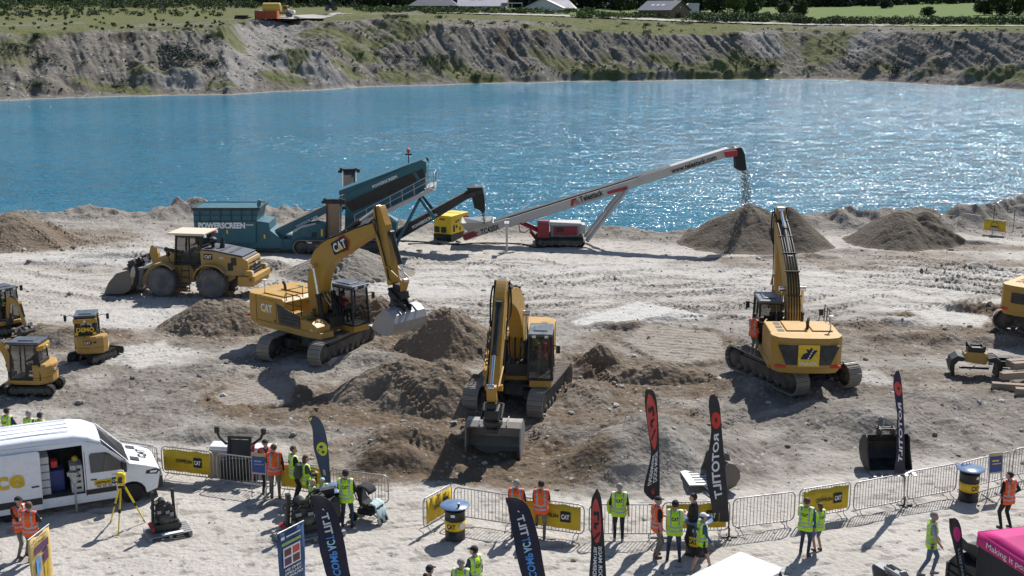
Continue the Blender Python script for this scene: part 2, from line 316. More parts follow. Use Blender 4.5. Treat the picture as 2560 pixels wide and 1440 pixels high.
# spoil ridge along the near shore
ridge = [(-300, 540, .9), (0, 548, .5), (120, 552, .7), (220, 545, 1.1), (300, 548, .9), (420, 546, 1.1), (480, 536, 1.3), (560, 546, 1.0), (660, 548, 1.05), (760, 548, 1.1), (820, 550, 1.0), (960, 562, .7), (1040, 574, .7), (1120, 578, .7), (1250, 580, .5), (1400, 586, .5), (1550, 590, .5), (1680, 598, .4), (1760, 592, .6), (1900, 574, .8), (2020, 572, 1.0), (2150, 570, 1.3), (2300, 566, 1.3), (2420, 560, 1.6), (2560, 545, 2.0), (2800, 530, 2.2)]
rp = [(gp(a, b), h) for a, b, h in ridge]; rxs = [p.x for p, h in rp]
RYc = np.interp(gx[0], rxs, [p.y for p, h in rp]); RH = np.interp(gx[0], rxs, [h for p, h in rp])
D = GY - RYc[None, :]
k = np.where(D < 0, np.exp(-(D / 1.9) ** 2), np.exp(-(D / 1.5) ** 2))
Hh += (RH[None, :] * k * (.75 + .9 * WOB1 + 1.3 * WOB2)).astype(np.float32); Sh = np.maximum(Sh, .85 * np.clip(k * 1.6, 0, 1)).astype(np.float32)
WATER_Z = -2.2
Hh = np.where(D > 0, Hh - sstep(.8, 6.5, D) * 3.6, Hh).astype(np.float32)
# tracks left by tyres and crawlers, pressed into the floor
def trail(pts, width=.55, depth=.035, pitch=.32, kind='chev', n=None, double=0., tone=0.):
    P = [gp(*p) for p in pts]; P = [Vector((p.x, p.y)) for p in P]
    Q = []
    for i in range(len(P) - 1):                                     # Catmull-Rom
        a, b, c, d = P[max(i - 1, 0)], P[i], P[i + 1], P[min(i + 2, len(P) - 1)]
        for t in np.linspace(0, 1, 40, endpoint=False):
            Q.append(.5 * ((2 * b) + (c - a) * t + (2 * a - 5 * b + 4 * c - d) * t * t + (3 * b - a - 3 * c + d) * t ** 3))
    Q = np.array([tuple(q) for q in Q]); seg = np.r_[0, np.cumsum(np.hypot(*np.diff(Q, axis=0).T))]
    s = np.arange(0, seg[-1], .045); x = np.interp(s, seg, Q[:, 0]); y = np.interp(s, seg, Q[:, 1])
    tx = np.gradient(x); ty = np.gradient(y); l = np.hypot(tx, ty) + 1e-9; nx, ny = -ty / l, tx / l
    fade = np.clip(np.minimum(s, seg[-1] - s) / 2.5, 0, 1) * (.35 + 1.1 * np.clip(vnoise(s * .35, s * 0 + pts[0][0], 5) , 0, 1))
    for off in ([0.] if not double else [-double / 2, double / 2]):
        for lat in np.arange(-width / 2, width / 2 + .01, .045):
            q = abs(lat) / (width / 2)
            ph = s / pitch + (q * .9 if kind == 'chev' else 0)
            tread = np.where((ph % 1) < .5, 1., -.7) if kind != 'rut' else np.ones_like(s)
            hgt = np.where(q > .93, .8, -tread) * depth * fade
            ix = ((x + nx * (off + lat) - RX0) / RC).astype(int); iy = ((y + ny * (off + lat) - RY0) / RC).astype(int)
            ok = (ix >= 0) & (ix < ncx) & (iy >= 0) & (iy < ncy)
            Hh[iy[ok], ix[ok]] += 1.5 * hgt[ok]
            if tone: Sh[iy[ok], ix[ok]] = np.maximum(Sh[iy[ok], ix[ok]], (tone * 2.2 * fade * (tread > 0))[ok])
tr = random.Random(5)
for i in range(64):                                                 # sweeping wheel loader tracks over the pale middle
    cx, cy = tr.uniform(560, 2560), tr.uniform(655, 800); L = tr.uniform(200, 520); b = tr.uniform(-22, 22); tl = tr.uniform(-.07, .05)
    trail([(cx - L / 2, cy - tl * L / 2), (cx - L / 6, cy - tl * L / 6 + b), (cx + L / 6, cy + tl * L / 6 + b), (cx + L / 2, cy + tl * L / 2 - b * .3)], .6, tr.uniform(.025, .05), .46, 'chev', double=2.1, tone=.5)
for i in range(16):
    cx, cy = tr.uniform(0, 600), tr.uniform(570, 760); L = tr.uniform(160, 420); b = tr.uniform(-18, 18)
    trail([(cx - L / 2, cy - 18), (cx - L / 6, cy - 6 + b), (cx + L / 6, cy + 6 + b), (cx + L / 2, cy + 16)], .6, tr.uniform(.02, .05), .36, 'chev', double=2.1, tone=.3)
for i in range(34):                                                 # crawler tracks among the diggers
    cx, cy = tr.uniform(150, 2500), tr.uniform(830, 1160); L = tr.uniform(120, 330); b = tr.uniform(-30, 30); tl = tr.uniform(-.5, .5)
    trail([(cx - L / 2, cy - tl * L / 2), (cx, cy + b), (cx + L / 2, cy + tl * L / 2)], .55, tr.uniform(.02, .04), .22, 'bar', double=tr.choice([0, 1.6, 2.4]), tone=.3)
for y0 in (655, 668, 684, 700, 716):
    trail([(2140, y0 - 14), (2300, y0 - 6), (2450, y0 + 12), (2640, y0 + 36)], .6, .09, .36, 'chev', tone=.6)
    trail([(2140, y0 - 9), (2300, y0 - 1), (2450, y0 + 17), (2640, y0 + 41)], .3, .09, .3, 'rut', tone=.5)
for i in range(40):                                                 # long scraped lines left by bucket edges and slewing crawlers
    cx, cy = tr.uniform(100, 2560), tr.uniform(650, 830); L = tr.uniform(150, 520); b = tr.uniform(-26, 26); tl = tr.uniform(-.08, .06)
    trail([(cx - L / 2, cy - tl * L / 2), (cx - L / 6, cy - tl * L / 6 + b), (cx + L / 6, cy + tl * L / 6 + b), (cx + L / 2, cy + tl * L / 2 - b * .3)], .2, tr.uniform(.02, .045), .36, 'rut', tone=tr.uniform(.25, .45))
trail([(620, 640), (420, 640), (240, 600), (90, 590)], .6, .07, .36, 'chev', double=2.1, tone=.5)
trail([(1500, 800), (1640, 760), (1840, 740), (2000, 750)], .5, .05, .22, 'bar', double=2.4, tone=.3)
trail([(1540, 830), (1650, 870), (1760, 900)], .55, .06, .24, 'bar', double=1.2, tone=.3); trail([(1560, 850), (1650, 890), (1730, 920)], .55, .06, .24, 'bar', double=1.2, tone=.3)
trail([(600, 960), (660, 1000), (720, 1030)], .5, .05, .22, 'bar', double=1.4, tone=.3)
trail([(1130, 1110), (1190, 1060), (1210, 1010)], .6, .09, .22, 'bar', tone=.5); trail([(1300, 1130), (1350, 1080), (1380, 1050)], .6, .08, .22, 'bar', tone=.5)
# plots graded flat by the buckets, with the parallel scrape lines still in them
SMO = np.ones_like(Hh)
def plot(poly, ang, brown=0., pale=0., groove=.02, step=.45, lift=0.):
    P = [gp(*q) for q in poly]; cx = sum(p.x for p in P) / len(P); cy = sum(p.y for p in P) / len(P); r = max((p - Vector((cx, cy, 0))).length for p in P) + .5; sl = window(cx, cy, r); x, y = GX[sl], GY[sl]; d = np.full(x.shape, 9.)
    for i in range(len(P)):
        a, b = P[i], P[(i + 1) % len(P)]; e = b - a; nx, ny = -e.y / e.length, e.x / e.length; s_ = 1 if (cx - a.x) * nx + (cy - a.y) * ny > 0 else -1; d = np.minimum(d, s_ * ((x - a.x) * nx + (y - a.y) * ny))
    k_ = sstep(0, .35, d + WOB2[sl] * .5); u = -x * math.sin(R(ang)) + y * math.cos(R(ang)) + WOB1[sl] * .3; g = np.abs(((u / step) % 1) - .5) * 2
    Hh[sl] = Hh[sl] * (1 - k_) + k_ * (Hh[sl].mean() + lift + WOB1[sl] * .08 - groove * (g < .16)); SMO[sl] = SMO[sl] * (1 - .85 * k_)
    Br[sl] = np.where(k_ > 0, Br[sl] * (1 - k_) + k_ * brown * (.75 + .25 * (g < .2)), Br[sl]); Sh[sl] = Sh[sl] * (1 - k_) + k_ * .5 * (g < .14); Pa[sl] = np.maximum(Pa[sl] * (1 - k_), k_ * pale)
plot([(1420, 806), (1590, 752), (1710, 776), (1570, 818), (1450, 820)], 62, 0, .9, .05, .8); plot([(525, 990), (615, 938), (750, 950), (738, 1004), (560, 1016)], 40, .72, 0, .02, .3, -.1)
plot([(1540, 858), (1620, 812), (1800, 838), (1830, 905), (1660, 928)], -18, .62, 0, .05, .5, .12); plot([(2265, 778), (2335, 768), (2490, 792), (2460, 820), (2320, 806)], 10, .1, .7, .02, .5); plot([(290, 884), (420, 848), (450, 890), (330, 934)], 25, .15, .5, .03, .5)
# fine grain : pebbly where the soil is loose, footprints and scuffs by the barriers
fine = up8(fbm(GX[::8, ::8] * 2.0, GY[::8, ::8] * 2.0, 2, 31))
wx_, wy_ = GX + .35 * WOB2, GY + .35 * WOB1; gr = vnoise(wx_ * 4.1 + wy_ * 3.3, wy_ * 4.3 - wx_ * 3.2, 41) + .6 * vnoise(wx_ * 8 - wy_ * 7, wy_ * 8.3 + wx_ * 7.2, 42)
loose = np.clip(Br + Sh * .9, 0, 1) * SMO
Hh += ((gr - .8) * (.006 + .014 * sstep(38, 44, GY) + .075 * loose) * (.4 + fine)).astype(np.float32)
Hh += ((vnoise(wx_ * 1.5 + wy_ * .9, wy_ * 1.9 - wx_ * 1.1, 51) - .5) * (.03 + .02 * sstep(38, 44, GY) + .11 * loose)).astype(np.float32)
sc1 = vnoise(wx_ * 2.6 + wy_ * 1.2, wy_ * 5.2 - wx_ * 1.4, 55); Hh -= (.035 * sstep(.70, .82, sc1) * (1 - loose * .6)).astype(np.float32); Sh = np.maximum(Sh, .55 * sstep(.72, .84, sc1)).astype(np.float32)
def samp(A, x, y):
    fx = np.clip((np.asarray(x) - RX0) / RC - .5, 0, ncx - 1.001); fy = np.clip((np.asarray(y) - RY0) / RC - .5, 0, ncy - 1.001)
    i, j = fx.astype(int), fy.astype(int); a, b = fx - i, fy - j
    return (A[j, i] * (1 - a) + A[j, i + 1] * a) * (1 - b) + (A[j + 1, i] * (1 - a) + A[j + 1, i + 1] * a) * b
def gz(x, y, r=.3):                                                 # mean ground height round a point
    o = np.linspace(-r, r, 5); X, Y = np.meshgrid(x + o, y + o); return float(samp(Hh, X, Y).mean())
def gpt(px, py, dz=0.):                                             # where the sight line of a photo pixel meets the floor
    p = gp(px, py)
    for _ in range(4): p = gp(px, py, gz(p.x, p.y) + dz)
    return p
# ground material, shared by floor and heaps
def soil(name, base, mid, damp, grey, speck=1., attr=True, k=1.):
    m, t, bs = nodes_of(name)
    def A(n):
        a = t.nodes.new('ShaderNodeAttribute'); a.attribute_name = n; return a.outputs['Fac']
    n1 = noise(t, .35 * k, 5, .6); n2 = noise(t, 2.5 * k, 6, .7); n3 = noise(t, 14 * k, 3, .6)
    c = mix_col(t, ramp(t, n1, .35, .65), base, mid)
    c = mix_col(t, ramp(t, n2, .45, .75, 0, .5), c, tuple(x * .72 for x in base))
    if attr:
        c = mix_col(t, A('gravel'), c, grey); c = mix_col(t, A('damp'), c, damp); c = mix_col(t, A('pale'), c, (.50, .485, .455))
    v = t.nodes.new('ShaderNodeTexVoronoi'); v.inputs['Scale'].default_value = 5.5 * k; tc = t.nodes.new('ShaderNodeTexCoord'); t.links.new(tc.outputs['Object'], v.inputs['Vector'])
    sep = t.nodes.new('ShaderNodeSeparateColor'); t.links.new(v.outputs['Color'], sep.inputs[0])
    sp = t.nodes.new('ShaderNodeMath'); sp.operation = 'MULTIPLY'; t.links.new(ramp(t, sep.outputs[0], .72, .82), sp.inputs[0]); t.links.new(ramp(t, v.outputs['Distance'], .5, .25), sp.inputs[1])
    sp2 = t.nodes.new('ShaderNodeMath'); sp2.operation = 'MULTIPLY'; t.links.new(sp.outputs[0], sp2.inputs[0]); t.links.new(ramp(t, n2, .35, .6, .1, .75 * speck), sp2.inputs[1])
    stone = mix_col(t, sep.outputs[1], (.17, .155, .14), (.52, .50, .47))
    c = mix_col(t, sp2.outputs[0], c, stone)
    mu = t.nodes.new('ShaderNodeMix'); mu.data_type = 'RGBA'; mu.blend_type = 'MULTIPLY'; mu.inputs[0].default_value = .55
    t.links.new(c, mu.inputs[6]); g = t.nodes.new('ShaderNodeCombineColor'); s2 = ramp(t, n3, .25, .75, .74, 1.2)
    for i in range(3): t.links.new(s2, g.inputs[i])
    t.links.new(g.outputs[0], mu.inputs[7]); t.links.new(mu.outputs[2], bs.inputs['Base Color'])
    bs.inputs['Roughness'].default_value = .95; bs.inputs['Specular IOR Level'].default_value = .15
    ad = t.nodes.new('ShaderNodeMath'); ad.operation = 'ADD'; t.links.new(n3, ad.inputs[0]); t.links.new(v.outputs['Distance'], ad.inputs[1])
    bump(t, bs, ad.outputs[0], .6, .06); return m
soil('pit_ground', (.485, .452, .408), (.41, .378, .335), (.140, .104, .071), (.196, .174, .149))
uu = np.linspace(-1, 1, 1300); yy = [21.]
while yy[-1] < 104.5: yy.append(yy[-1] * 1.0014)
yy = np.array(yy); hw = .50 * yy + 8.; X = uu[None, :] * hw[:, None]; Y = np.broadcast_to(yy[:, None], X.shape); Z = samp(Hh, X, Y)
ground = arrmesh('ground', np.stack([X, Y, Z], -1).reshape(-1, 3), gridfaces(len(yy), len(uu)), 'pit_ground')
vattr(ground, 'damp', np.clip(samp(Br, X, Y), 0, 1)); vattr(ground, 'gravel', np.clip(samp(Sh, X, Y), 0, 1)); vattr(ground, 'pale', np.clip(samp(Pa, X, Y), 0, 1))
tag(ground, 'pale dusty gravel floor of the pit, criss-crossed by tyre and crawler tracks', 'ground', kind='structure')
# ---------------------------------------------------------------- heaps of sand and gravel, each a thing of its own
soil('heap_sand', (.168, .140, .110), (.135, .110, .084), (0, 0, 0), (0, 0, 0), .35, False, 1.6)
soil('heap_gravel', (.27, .245, .215), (.22, .195, .165), (0, 0, 0), (0, 0, 0), 1.3, False, 1.4)
soil('heap_soil', (.215, .172, .13), (.17, .13, .092), (0, 0, 0), (0, 0, 0), .9, False, 1.3)
def heap(name, label, px, py, rx, ry, h, mat, seed, rot=0., lump=.12, peak=.12, grain=.035, ridge2=None):
    c = gp(px, py); n = 190; a = np.linspace(-1.25, 1.25, n); U, V = np.meshgrid(a * rx, a * ry)
    r = R(rot); X = U * math.cos(r) - V * math.sin(r); Y = U * math.sin(r) + V * math.cos(r); wx, wy = X + c.x, Y + c.y
    d = np.sqrt((U / rx) ** 2 + (V / ry) ** 2) + (fbm(wx * .5, wy * .5, 4, seed) - .5) * lump * 3
    if ridge2: d = np.minimum(d, np.sqrt(((U - ridge2[0]) / rx) ** 2 + ((V - ridge2[1]) / ry) ** 2) * ridge2[2] + (fbm(wx * .5, wy * .5, 4, seed + 9) - .5) * lump * 3)
    z = h * (1 - np.sqrt(d * d + peak * peak)) / (1 - peak); z = np.where(z < .12 * h, .12 * h * np.exp(np.minimum((z - .12 * h) / (.12 * h), 0)) , z)
    th = np.arctan2(V, U)
    z += np.clip(z / h, 0, 1) * ((fbm(th * 3.2, d * 1.2, 3, seed + 3) - .5) * .28 * h * np.clip(d * 2.2, 0, 1) * .7 + (vnoise(wx * 5, wy * 5, seed + 5) + vnoise(wx * 10, wy * 10, seed + 6) - 1) * grain)
    z = z + samp(Hh, wx, wy) - .10
    edge = np.clip((1.24 - np.maximum(abs(U / rx), abs(V / ry))) * 9, 0, 1); z = z - (1 - edge) * .35
    o = arrmesh(name, np.stack([X, Y, z], -1).reshape(-1, 3), gridfaces(n, n), mat); o.location = (c.x, c.y, 0)
    return tag(o, label, 'heap', 'heaps of sand and gravel on the pit floor')
heap('sand_heap', 'tall brown sand cone under the head of the long grey conveyor', 1872, 607, 4.7, 4.2, 2.75, 'heap_sand', 1, lump=.05, grain=.02, ridge2=(2.3, -1.2, 1.5))
heap('sand_heap', 'smaller brown sand heap to the right of the conveyor heap, near the shore', 2246, 606, 3.7, 3.2, 2.2, 'heap_sand', 2, lump=.07, grain=.025, ridge2=(1.8, .3, 1.25))
heap('soil_heap', 'dark brown soil heap cut by the left edge of the photo, by the shore', 25, 606, 5.0, 4.2, 2.1, 'heap_soil', 3, lump=.07, ridge2=(-3, 0, 1.0))
heap('gravel_heap', 'grey gravel cone behind the boom of the digger with the raised boom', 868, 684, 4.1, 3.4, 1.75, 'heap_gravel', 4, lump=.05, grain=.05)
heap('gravel_heap', 'small grey gravel heap behind the rear bumper of the wheel loader', 668, 668, 1.7, 1.4, .6, 'heap_gravel', 14, lump=.08, grain=.04)
heap('gravel_heap', 'dark gravel heap at the counterweight of the digger with the raised boom', 585, 812, 3.2, 2.4, 1.5, 'heap_soil', 5, lump=.09, grain=.05, ridge2=(-1.3, -.4, 1.2))
heap('gravel_heap', 'gravel heap right behind the cab of the digger with the raised boom', 905, 812, 2.9, 2.4, 1.65, 'heap_soil', 6, lump=.08, grain=.05, ridge2=(1.0, -.6, 1.35))
heap('soil_heap', 'rounded brown soil heap left of the boom of the middle digger', 1125, 872, 2.9, 2.5, 1.85, 'heap_soil', 7, lump=.06, grain=.03, peak=.34)
heap('soil_heap', 'stony brown soil heap in front of the rounded heap, left of the middle digger', 1022, 985, 3.3, 2.6, 1.7, 'heap_soil', 8, lump=.1, grain=.05, peak=.26, ridge2=(1.4, -.7, 1.15))
heap('soil_heap', 'small dark soil heap beside the right crawler of the middle digger', 1502, 925, 1.5, 1.0, .95, 'heap_soil', 9, lump=.1, grain=.04, peak=.2)
heap('soil_heap', 'low soil bank in front of the flattened brown plot between the two right diggers', 1650, 948, 3.0, 1.0, .75, 'heap_soil', 10, lump=.12, grain=.045, peak=.3)
# loose stones lying on the disturbed soil
def icos():
    t = (1 + 5 ** .5) / 2; v = np.array([(-1, t, 0), (1, t, 0), (-1, -t, 0), (1, -t, 0), (0, -1, t), (0, 1, t), (0, -1, -t), (0, 1, -t), (t, 0, -1), (t, 0, 1), (-t, 0, -1), (-t, 0, 1)], float)
    f = np.array([(0, 11, 5), (0, 5, 1), (0, 1, 7), (0, 7, 10), (0, 10, 11), (1, 5, 9), (5, 11, 4), (11, 10, 2), (10, 7, 6), (7, 1, 8), (3, 9, 4), (3, 4, 2), (3, 2, 6), (3, 6, 8), (3, 8, 9), (4, 9, 5), (2, 4, 11), (6, 2, 10), (8, 6, 7), (9, 8, 1)])
    return v / np.linalg.norm(v[0]), f
def rocks(name, P, S, mats, seed=0):
    r = np.random.default_rng(seed); v, f = icos(); n = len(P)
    a = r.uniform(0, 2 * np.pi, n); sc3 = S[:, None] * r.uniform([.7, .6, .4], [1.3, 1.1, .8], (n, 3)); jit = 1 + r.uniform(-.22, .22, (n, 12, 1))
    W = v[None] * jit * sc3[:, None, :]; ca, sa = np.cos(a)[:, None], np.sin(a)[:, None]
    W = np.stack([W[..., 0] * ca - W[..., 1] * sa, W[..., 0] * sa + W[..., 1] * ca, W[..., 2]], -1) + P[:, None, :]
    F = (f[None] + (np.arange(n) * 12)[:, None, None]).reshape(-1, 3)
    return arrmesh(name, W.reshape(-1, 3), F, mats, smooth=False, mi=np.repeat(r.integers(0, len(mats), n), 20))
plain('stone_pale', (.44, .42, .39), .9, var=.2); plain('stone_grey', (.26, .245, .23), .9, var=.25); plain('stone_brown', (.24, .19, .145), .9, var=.25)
n = 60000; ry = 29 * np.exp(rng.uniform(0, math.log(100 / 29), n)); rx = rng.uniform(-1, 1, n) * (.48 * ry + 4)
pk = np.clip(samp(Br, rx, ry) * .8 + samp(Sh, rx, ry), 0, 1) + .05; keep = rng.uniform(0, 1, n) < pk * .42; rx, ry = rx[keep], ry[keep]
S = .018 + .035 * rng.uniform(0, 1, len(rx)) ** 3 + .09 * (rng.uniform(0, 1, len(rx)) > .985)
S *= np.clip(ry / 45, .8, 1.8)
st = rocks('loose_stones', np.stack([rx, ry, samp(Hh, rx, ry) + S * .25], -1), S, ['stone_pale', 'stone_grey', 'stone_brown'], 3)
tag(st, 'loose pale and grey stones scattered over the dug-up soil', 'stones', kind='stuff')
# ---------------------------------------------------------------- lake
def water_mat():
    m, t, bs = nodes_of('lake_water')
    n0 = noise(t, .012, 3, .5)
    t.links.new(mix_col(t, ramp(t, n0, .35, .65), (.011, .132, .215), (.019, .172, .262)), bs.inputs['Base Color'])
    bs.inputs['Roughness'].default_value = .12; bs.inputs['IOR'].default_value = 1.33
    def slopes(scale, st, amp):
        tc = t.nodes.new('ShaderNodeTexCoord'); mp = t.nodes.new('ShaderNodeMapping'); mp.inputs['Scale'].default_value = st; t.links.new(tc.outputs['Object'], mp.inputs[0])
        n = t.nodes.new('ShaderNodeTexNoise'); n.inputs['Scale'].default_value = scale; n.inputs['Detail'].default_value = 2.5; n.inputs['Roughness'].default_value = .6; t.links.new(mp.outputs[0], n.inputs['Vector'])
        s_ = t.nodes.new('ShaderNodeVectorMath'); s_.operation = 'SUBTRACT'; t.links.new(n.outputs['Color'], s_.inputs[0]); s_.inputs[1].default_value = (.5, .5, .5)
        k = t.nodes.new('ShaderNodeVectorMath'); k.operation = 'MULTIPLY'; t.links.new(s_.outputs[0], k.inputs[0]); k.inputs[1].default_value = (amp * .8, amp, 0); return k.outputs[0]
    def add(a, b): n = t.nodes.new('ShaderNodeVectorMath'); n.operation = 'ADD'; t.links.new(a, n.inputs[0]); (t.links.new(b, n.inputs[1]) if not isinstance(b, tuple) else setattr(n.inputs[1], 'default_value', b)); return n.outputs[0]
    v = add(slopes(.9, (.45, 1.3, 1), 1.65), slopes(5.2, (.6, 1.1, 1), 3.4))
    gust = ramp(t, noise(t, .014, 4, .62, stretch=(.6, 1.5, 1)), .34, .66, .68, 1.3); sc_ = t.nodes.new('ShaderNodeVectorMath'); sc_.operation = 'SCALE'; t.links.new(v, sc_.inputs[0]); t.links.new(gust, sc_.inputs['Scale'])
    nv = t.nodes.new('ShaderNodeVectorMath'); nv.operation = 'NORMALIZE'; t.links.new(add(sc_.outputs[0], (0, 0, 1.)), nv.inputs[0]); t.links.new(nv.outputs[0], bs.inputs['Normal'])
water_mat()
lk = MB(); lk.add([(-420, 84, WATER_Z), (480, 84, WATER_Z), (480, 420, WATER_Z), (-420, 420, WATER_Z)], [(0, 1, 2, 3)])
tag(lk.build('lake_water', 'lake_water'), 'rippled turquoise lake filling the pit, glittering in the sun on the right', 'water', kind='structure')
# ---------------------------------------------------------------- far bank, plateau and fields beyond
kp = [-700, 0, 300, 450, 560, 640, 720, 800, 860, 930, 1000, 1080, 1150, 1300, 1450, 1600, 1750, 1900, 2000, 2150, 2300, 2450, 2560, 3200]
shp = [270, 252, 241, 239, 238, 234, 230, 226, 222, 218, 216, 213, 211, 208, 205, 203, 201, 199, 199, 202, 211, 219, 227, 266]
crp = [88, 84, 82, 78, 70, 50, 45, 60, 56, 48, 48, 60, 66, 74, 80, 84, 86, 85, 82, 80, 82, 82, 80, 80]
cdy = [26, 27, 27, 28, 34, 62, 66, 48, 44, 40, 34, 26, 23, 21, 20, 20, 20, 21, 30, 26, 24, 24, 24, 24]
bnz = [1.2, 1.2, 1.4, 1.8, 2.0, 2.0, 2.2, 2.4, 2.6, 2.2, 2.2, 2.6, 3.0, 3.2, 3.2, 3.2, 3.2, 3.0, 1.5, 1.8, 1.6, 1.5, 1.5, 1.5]
lip = [.3, .3, .3, .5, .8, .9, 1.0, 1.0, 1.0, .7, .5, .4, .8, 1.6, 1.9, 2.2, 2.2, 1.9, .2, .3, .7, .8, .8, .8]
pyA = [52, 44, 40, 38, 36, 36, 36, 34, 30, 30, 30, 32, 33, 36, 40, 45, 50, 55, 57, 60, 62, 63, 63, 63]     # where the ground lies at 420 m
pyB = [26, 18, 14, 14, 16, 20, 22, 22, 22, 22, 22, 22, 22, 24, 27, 32, 36, 40, 43, 46, 47, 46, 44, 40]         # 500 m
pyC = [-8, -10, -10, -10, -8, -4, 0, 4, 6, 8, 8, 8, 8, 10, 12, 14, 16, 19, 20, 17, 12, 8, 4, 0]                  # 850 m
zat = lambda px, py, Y: CAMH + ray(px, py)[2] / ray(px, py)[1] * Y
shY = [gp(a, b, WATER_Z).y for a, b in zip(kp, shp)]
crZ = [zat(a, b, y + d) for a, b, y, d in zip(kp, crp, shY, cdy)]
U2 = np.linspace((kp[0] - 1280) / 3000 * .98, (kp[-1] - 1280) / 3000 * .98, 1500)
P2 = U2 / .98 * 3000 + 1280
SM = lambda a: np.interp(P2, kp, a)
S_Y, C_D, C_Z, B_Z, L_H = SM(shY), SM(cdy), SM(crZ), SM(bnz), SM(lip)
ZA, ZB, ZC = [np.array([zat(p, q, yy_) for p, q in zip(P2, SM(a))]) for a, yy_ in ((pyA, 420), (pyB, 500), (pyC, 850))]
wig = (fbm(P2 * .012, P2 * 0 + 3, 4, 61) - .5) * 9; S_Y = S_Y + wig
T = np.r_[np.linspace(-8, 4, 30), np.linspace(4, 80, 190)[1:], np.linspace(80, 260, 60)[1:], np.linspace(260, 1200, 60)[1:]]
Yf = S_Y[None, :] + T[:, None]; Xf = U2[None, :] * Yf
Tt = np.broadcast_to(T[:, None], Yf.shape)
cd2 = C_D[None, :] * (1 + (fbm(Xf * .06, Xf * 0 + 1.5, 3, 66) - .5) * .35)
Zf = np.empty_like(Yf)
for j in range(len(U2)):
    s0 = S_Y[j]; cdj = cd2[0, j]
    ky = [-8, 0, 1.6, 3.2, min(10, cdj * .45), cdj, cdj + 4] ; kz = [WATER_Z - 2.5, WATER_Z - .02, WATER_Z + .25, WATER_Z + .3 + L_H[j], B_Z[j], C_Z[j], C_Z[j] + .25]
    for yq, zq in ((420, ZA[j]), (500, ZB[j]), (850, ZC[j]), (1700, ZC[j] + 16)):
        if yq - s0 > ky[-1] + 6: ky.append(yq - s0); kz.append(zq)
    Zf[:, j] = np.interp(T, ky, kz)
slope = np.clip(sstep(3, 9, Tt) * (1 - sstep(-1.5, 2.5, Tt - cd2)), 0, 1)
gx_ = Xf + .55 * Tt
gul = 1 - abs(2 * fbm(gx_ * .22, Tt * .035, 3, 71) - 1) * 2; gul2 = 1 - abs(2 * fbm(gx_ * .85, Tt * .06, 3, 73) - 1) * 2
steep = np.clip(SM(bnz) / 3, .55, 1)[None, :]
Zf += slope * (gul * .85 + gul2 * .62 - .8) * steep + slope * (fbm(Xf * .13, Yf * .13, 4, 75) - .5) * 1.2
Zf += sstep(2, 4, Tt) * (fbm(Xf * .35, Yf * .35, 3, 77) - .5) * .9 * (1 - .75 * sstep(0, 30, Tt - cd2)) + (vnoise(Xf * 1.3, Yf * 1.3, 79) - .5) * .35 * sstep(0, 2, Tt) * (1 - sstep(60, 120, Tt))
cl = sstep(1.4, 3.0, Tt) * (1 - sstep(4, 8, Tt)); Zf += cl * (fbm(Xf * .3, Xf * 0, 3, 81) - .5) * 1.3 * np.clip(L_H, .3, 2)[None, :]
def fz(x, y):
    u = x / max(y, 1.); j = np.clip(np.interp(u, U2, np.arange(len(U2))), 0, len(U2) - 1.001); j = int(j)
    return float(np.interp(y - S_Y[j], T, Zf[:, j]))
def fp(px, py, far=1200):                                           # sight line of a photo pixel onto the far terrain
    d = ray(px, py); Yq = np.arange(240, far, .5); u = d[0] / d[1]; j = int(np.clip(np.interp(u, U2, np.arange(len(U2))), 0, len(U2) - 1))
    zt = np.interp(Yq - S_Y[j], T, Zf[:, j]); zr = CAMH + d[2] / d[1] * Yq; h = np.nonzero((zr < zt) & (Yq > S_Y[j] + 1))[0]
    Yk = Yq[h[0]] if len(h) else 480.
    return Vector((u * Yk, Yk, float(np.interp(Yk - S_Y[j], T, Zf[:, j]))))
# heaps of slumped gravel at the foot of the bank, raised in the same sheet
def fmound(px, py, rx, ry, h):
    global Zf
    c = fp(px, py); d = np.hypot((Xf - c.x) / rx, (Yf - c.y) / ry) + (fbm(Xf * .3, Yf * .3, 3, 83) - .5) * .5; Zf = Zf + h * np.clip(1 - d, 0, 1) ** .9
for a in [(765, 165, 13, 7, 4.2), (455, 205, 7, 4, 2.6), (360, 190, 8, 4, 2.2), (1265, 160, 6, 4, 1.8), (2180, 180, 4, 3, 2.0), (2320, 180, 6, 4, 2.4), (2430, 190, 6, 3.5, 2.4), (2500, 190, 5, 3.5, 2.6), (100, 215, 7, 4, 2.0), (880, 130, 12, 8, 1.6), (2020, 175, 4, 3, 1.2), (1790, 160, 5, 3, 1.4)]: fmound(*a)
Gr = np.clip((1 - slope) * sstep(5, 8, Tt) * sstep(.34, .56, fbm(Xf * .06, Yf * .05, 4, 91) + .12 * sstep(10, 60, Tt - cd2)), 0, 1)
bench = sstep(3.5, 5, Tt) * (1 - sstep(9, 14, Tt)); Gr = np.maximum(Gr, bench * sstep(.5, .62, fbm(Xf * .07, Yf * .12, 4, 93)) * .9)
Gr = np.maximum(Gr, slope * sstep(.56, .66, fbm(Xf * .05, Yf * .08, 4, 95)) * .7)
Gr = np.maximum(Gr, sstep(40, 90, Tt - cd2)); Dk = np.zeros_like(Gr); Pl = np.zeros_like(Gr); Wt = 1 - sstep(.3, 1.2, Tt)
def fpatch(px, py, rx, ry, A, v, rot=0.):
    c = fp(px, py); x, y = Xf - c.x, Yf - c.y; a = R(rot); u = x * math.cos(a) + y * math.sin(a); w_ = -x * math.sin(a) + y * math.cos(a)
    d = np.hypot(u / rx, w_ / ry) + (fbm(Xf * .2, Yf * .2, 3, 97) - .5) * .9; k_ = sstep(0, .35, 1 - d); A[:] = np.where(v >= 0, np.maximum(A, v * k_), A * (1 + v * k_))
